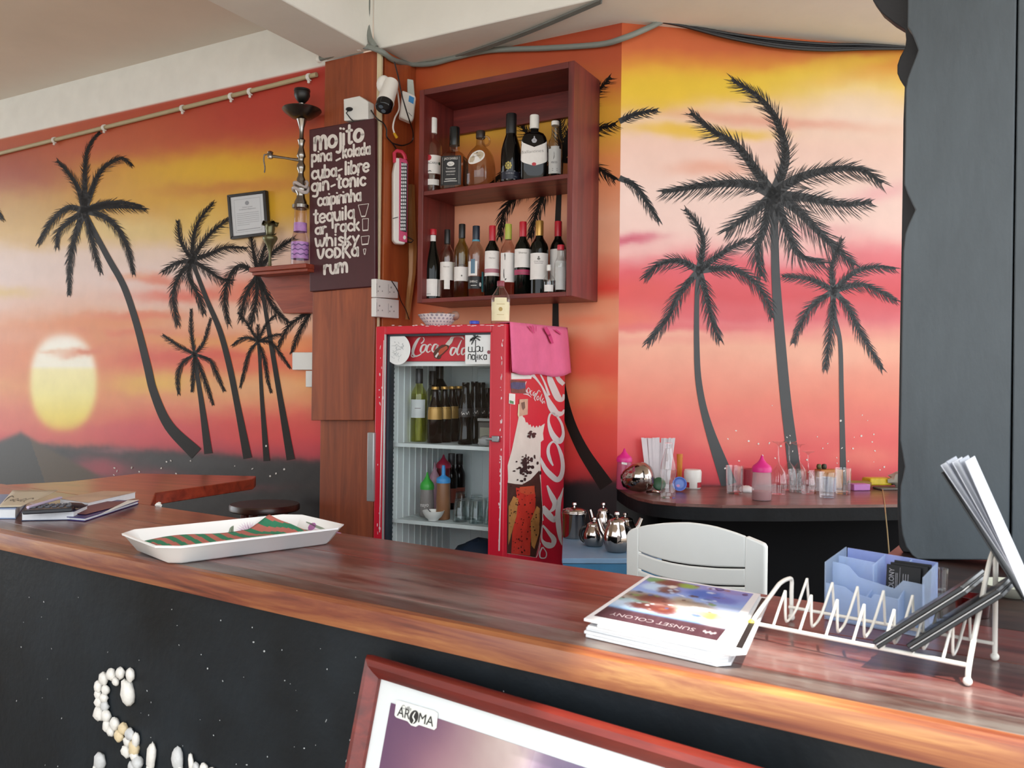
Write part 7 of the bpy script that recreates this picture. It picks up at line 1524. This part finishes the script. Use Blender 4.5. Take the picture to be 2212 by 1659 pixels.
rod('end_bracket', [RK(RL,0,.004), RK(RL,.012,.035), RK(RL,RD*.66,hr*.83), RK(RL,RD*.86,hr*.98), RK(RL,RD*.96,hr), RK(RL,RD,hr*.93), RK(RL,RD,.05), RK(RL,RD,.004)], .0036, 4)
for a, d in ((0,0),(RL,0),(.004,RD),(RL,RD)): b = B(); b.ball(RK(a, d, .0065), .0062, seg=10, rings=8); obj('foot', b, wr, parent=rk, smooth='all')
b = B(); b.ball(RK(.001,.004,.024), .0065, seg=10, rings=6); obj('joint', b, mat('joint_yellowed', '#b9a44a', .5), parent=rk, smooth='all')
rod('rail', [RK(0,.006,.024), RK(RL,.008,.026)], .0032, 1); rod('rail', [RK(.004,RD-.01,.026), RK(RL,RD-.01,.028)], .0027, 1)
for x in (1667, 1723, 1779, 1837, 1902, 1965, 2030):
    q_ = on_z(x, 1345+(x-1620)*.215, ZB+.025); a = (q_-F0).dot(r1)
    rod('tine', [RK(a,.006,.026), RK(a+.004,.036,.072), RK(a+.004,.041,.072), RK(a+.003,.045,.030), RK(a+.002,.060,.026), RK(a,.092,.036), RK(a+.004,.122,.078), RK(a+.004,.127,.078), RK(a+.003,.138,.028)], .0021, 3)
# black folders leaning in the rack
fb = mat('folder_black', '#0b0b0c', .25, spec=.4, var=.1)
for k, (x, y, lb) in enumerate([(1897, 1403, 'glossy black menu folder leaning in the rack, left one'), (1970, 1411, 'glossy black menu folder leaning in the rack, right one')]):
    p = on_z(x, y, ZB+.031); u_ = (r1*.76+UP*.65+r2*.25).normalized(); w_ = (r2*.99-r1*.05).normalized(); nn = u_.cross(w_).normalized()
    t = thing('menu_folder', lb, 'folder', p, 'black menu folders in the rack')
    hgt = .145; b = B(); b.boxv(p, u_*hgt, w_*.15, nn*.0055); obj('cover', b, fb, parent=t, bevel=.001)
    b = B(); b.boxv(p+nn*.0056+u_*.002, u_*(hgt-.004), w_*.146, nn*.0012); obj('pages', b, mat('folder_pages', '#9a9b9d', .5), parent=t)
    b = B(); b.boxv(p+nn*.0077, u_*hgt, w_*.15, nn*.0055); obj('cover', b, fb, parent=t, bevel=.001)
# bundle of leaflets leaning at the right end of the rack
for k in range(5):
    d0 = at_depth(2300-k*9, 1400, 1.16-.012*k); tp_ = at_depth([2033,2045,2058,2072,2086][k], [1004,996,998,994,996][k], 1.30-.012*k); v_ = tp_-d0
    w_ = (r2*.9+UP*.1).normalized()*.10; nn = v_.cross(w_).normalized()
    b = B(); b.boxv(d0, v_, w_*.5, nn*.0016); o = obj('leaflet', b, mat('leaflet_white', '#c6cbd6', .25, var=.05) if k % 2 == 0 else mat('leaflet_grey', '#9096a4', .25, var=.1), bevel=.0005)
    tag(o, ['leftmost white leaflet of the bundle leaning at the right edge','second leaflet of the leaning bundle, greyer than its neighbours','middle white leaflet of the leaning bundle','fourth leaflet of the leaning bundle, grey edged','rightmost white leaflet of the leaning bundle'][k], 'leaflet', 'leaflets leaning at the right edge')
b = B(); d0 = at_depth(2296, 1425, 1.165); tp_ = at_depth(2036, 1020, 1.305); v_ = tp_-d0; b.boxv(d0, v_, (r2*.9+UP*.1).normalized()*.05, v_.cross(r2).normalized()*.003); tag(obj('menu_folder', b, fb, bevel=.0008), 'black folder lying under the leaning leaflet bundle', 'folder')
# ---- translucent blue card holder
H0 = on_z(1780, 1337, zB); hL, hD = .158, .098
hb_ = milky('holder_blue', '#cfe0f6', .30, .15); hb2 = milky('holder_blue_deep', '#b0c0f2', .42, .15)
ho = thing('card_holder', 'translucent blue plastic card and pen holder on the bar', 'holder', H0+r1*hL/2+r2*hD/2)
def HP(a, d, z): return H0+r1*a+r2*d+UP*z
tk = .0022; zl, zr = .098, .094
def hpanel(name, pts, ext, m=hb_): b = B(); b.prism(pts, ext); return obj(name, b, m, parent=ho, bevel=.0006)
hpanel('base', [HP(0,0,0), HP(hL,0,0), HP(hL,hD,0), HP(0,hD,0)], UP*tk)
hpanel('back_wall', [HP(.004,hD,tk), HP(hL,hD,tk), HP(hL,hD,.108), HP(.004,hD,.113)], r2*-tk, hb2)
hpanel('side_wall', [HP(0,0,tk), HP(0,hD,tk), HP(0,hD,.114), HP(0,0,.100)], r1*tk)
hpanel('side_wall', [HP(hL,0.018,tk), HP(hL,hD,tk), HP(hL,hD,.108), HP(hL,0.018,.094)], r1*-tk)
hpanel('middle_wall', [HP(tk,.058,tk), HP(.070,.058,tk), HP(.070,.058,.100), HP(tk,.058,.104)], r2*tk)
hpanel('divider', [HP(.070,.0,tk), HP(.070,hD-tk,tk), HP(.070,hD-tk,.110), HP(.070,.035,.100), HP(.070,.035,.06), HP(.070,0,.05)], r1*tk)
hpanel('divider', [HP(.115,.082,tk), HP(.115,hD-tk,tk), HP(.115,hD-tk,.108), HP(.115,.082,.106)], r1*tk)
hpanel('front_wall', [HP(tk,.030,tk), HP(hL-tk,.030,tk), HP(hL-tk,.030,.080), HP(hL-.036,.030,.082), HP(hL-.050,.030,.066), HP(.048,.030,.076), HP(.030,.030,.094), HP(tk,.030,.097)], r2*tk)
hpanel('front_tray', [HP(tk,0,tk), HP(.125,0,tk), HP(.125,0,.056), HP(.085,0,.058), HP(.080,0,.05), HP(.048,0,.054), HP(.036,0,.062), HP(tk,0,.064)], r2*tk)
hpanel('front_side', [HP(.125,0,tk), HP(.125,.03,tk), HP(.125,.03,.066), HP(.125,0,.056)], r1*-tk)
for k in range(3):
    o0 = HP(.085+.004*(2-k), .064-.007*k, tk+.0005); b = B(); up_ = (UP*.97+r2*.12).normalized(); b.boxv(o0, r1*(.061 if k < 2 else .056), up_*(.098+.003*(k-2)*-1), r2*.0009)
    cd_ = obj('business_card', b, mat('card_black', '#0e0e10', .45, var=.1, spec=.25)); tag(cd_, ['hindmost black business card in the blue holder','middle black business card in the blue holder','front black business card with COLONY print in the blue holder'][k], 'card', 'black business cards in the holder')
    if k == 2:
        mpc = lambda x, y: o0+r1*x+up_*y-r2*.0005
        b = B(); text(b, 'COLONY', mpc, .013, .050, .013, .092, (-.0085, 0)); obj('lettering', b, mat('card_lettering', '#8f8d92', .5), parent=cd_, kind='stuff')
        b = B(); ribbon(b, [(.0225,.01,.0005),(.0225,.095,.0005)], mpc, 2)
        for x_ in (.016, .0185, .028, .032, .036): ribbon(b, [(x_,.055,.0008),(x_,.085,.0008)], mpc, 2)
        obj('fine_print', b, mat('card_lettering', '#8f8d92'), parent=cd_, kind='stuff')
# tumbler behind the holder
p = on_z(2041, 1300, zB); p = p+Vector((.02, .06, 0)); r = 17*depth(p)/FPX; h = at_depth(2041, 1228, depth(p)).z-p.z
b = B(); b.lathe([(0,.004),(0,0),(r*.8,0),(r*.86,.004),(r,h),(r*.94,h),(r*.78,.010),(0,.010)], p, 26); tag(obj('glass_tumbler', b, tg, smooth=50), 'clear glass tumbler standing behind the blue card holder', 'glass')
# small pale dish and red candle cup among the folders
p = on_z(2186, 1300, zB)+Vector((.03, .05, .0)); b = B(); b.lathe([(0,0),(.03,0),(.055,.022),(.058,.024),(.052,.022),(.028,.006),(0,.006)], p, 26); tag(obj('dish', b, mat('dish_pale', '#cfd3c2', .3), smooth=50), 'small pale green dish at the right edge of the bar', 'dish')
p = on_z(2108, 1335, zB)+Vector((.005, .02, 0)); b = B(); b.lathe([(0,0),(.026,0),(.030,.035),(.027,.035),(.024,.006),(0,.006)], p, 24); tag(obj('candle_cup', b, glass('cup_red_glass', (.62,.22,.22)), smooth=50), 'small red glass cup on the bar behind the black folders', 'cup')
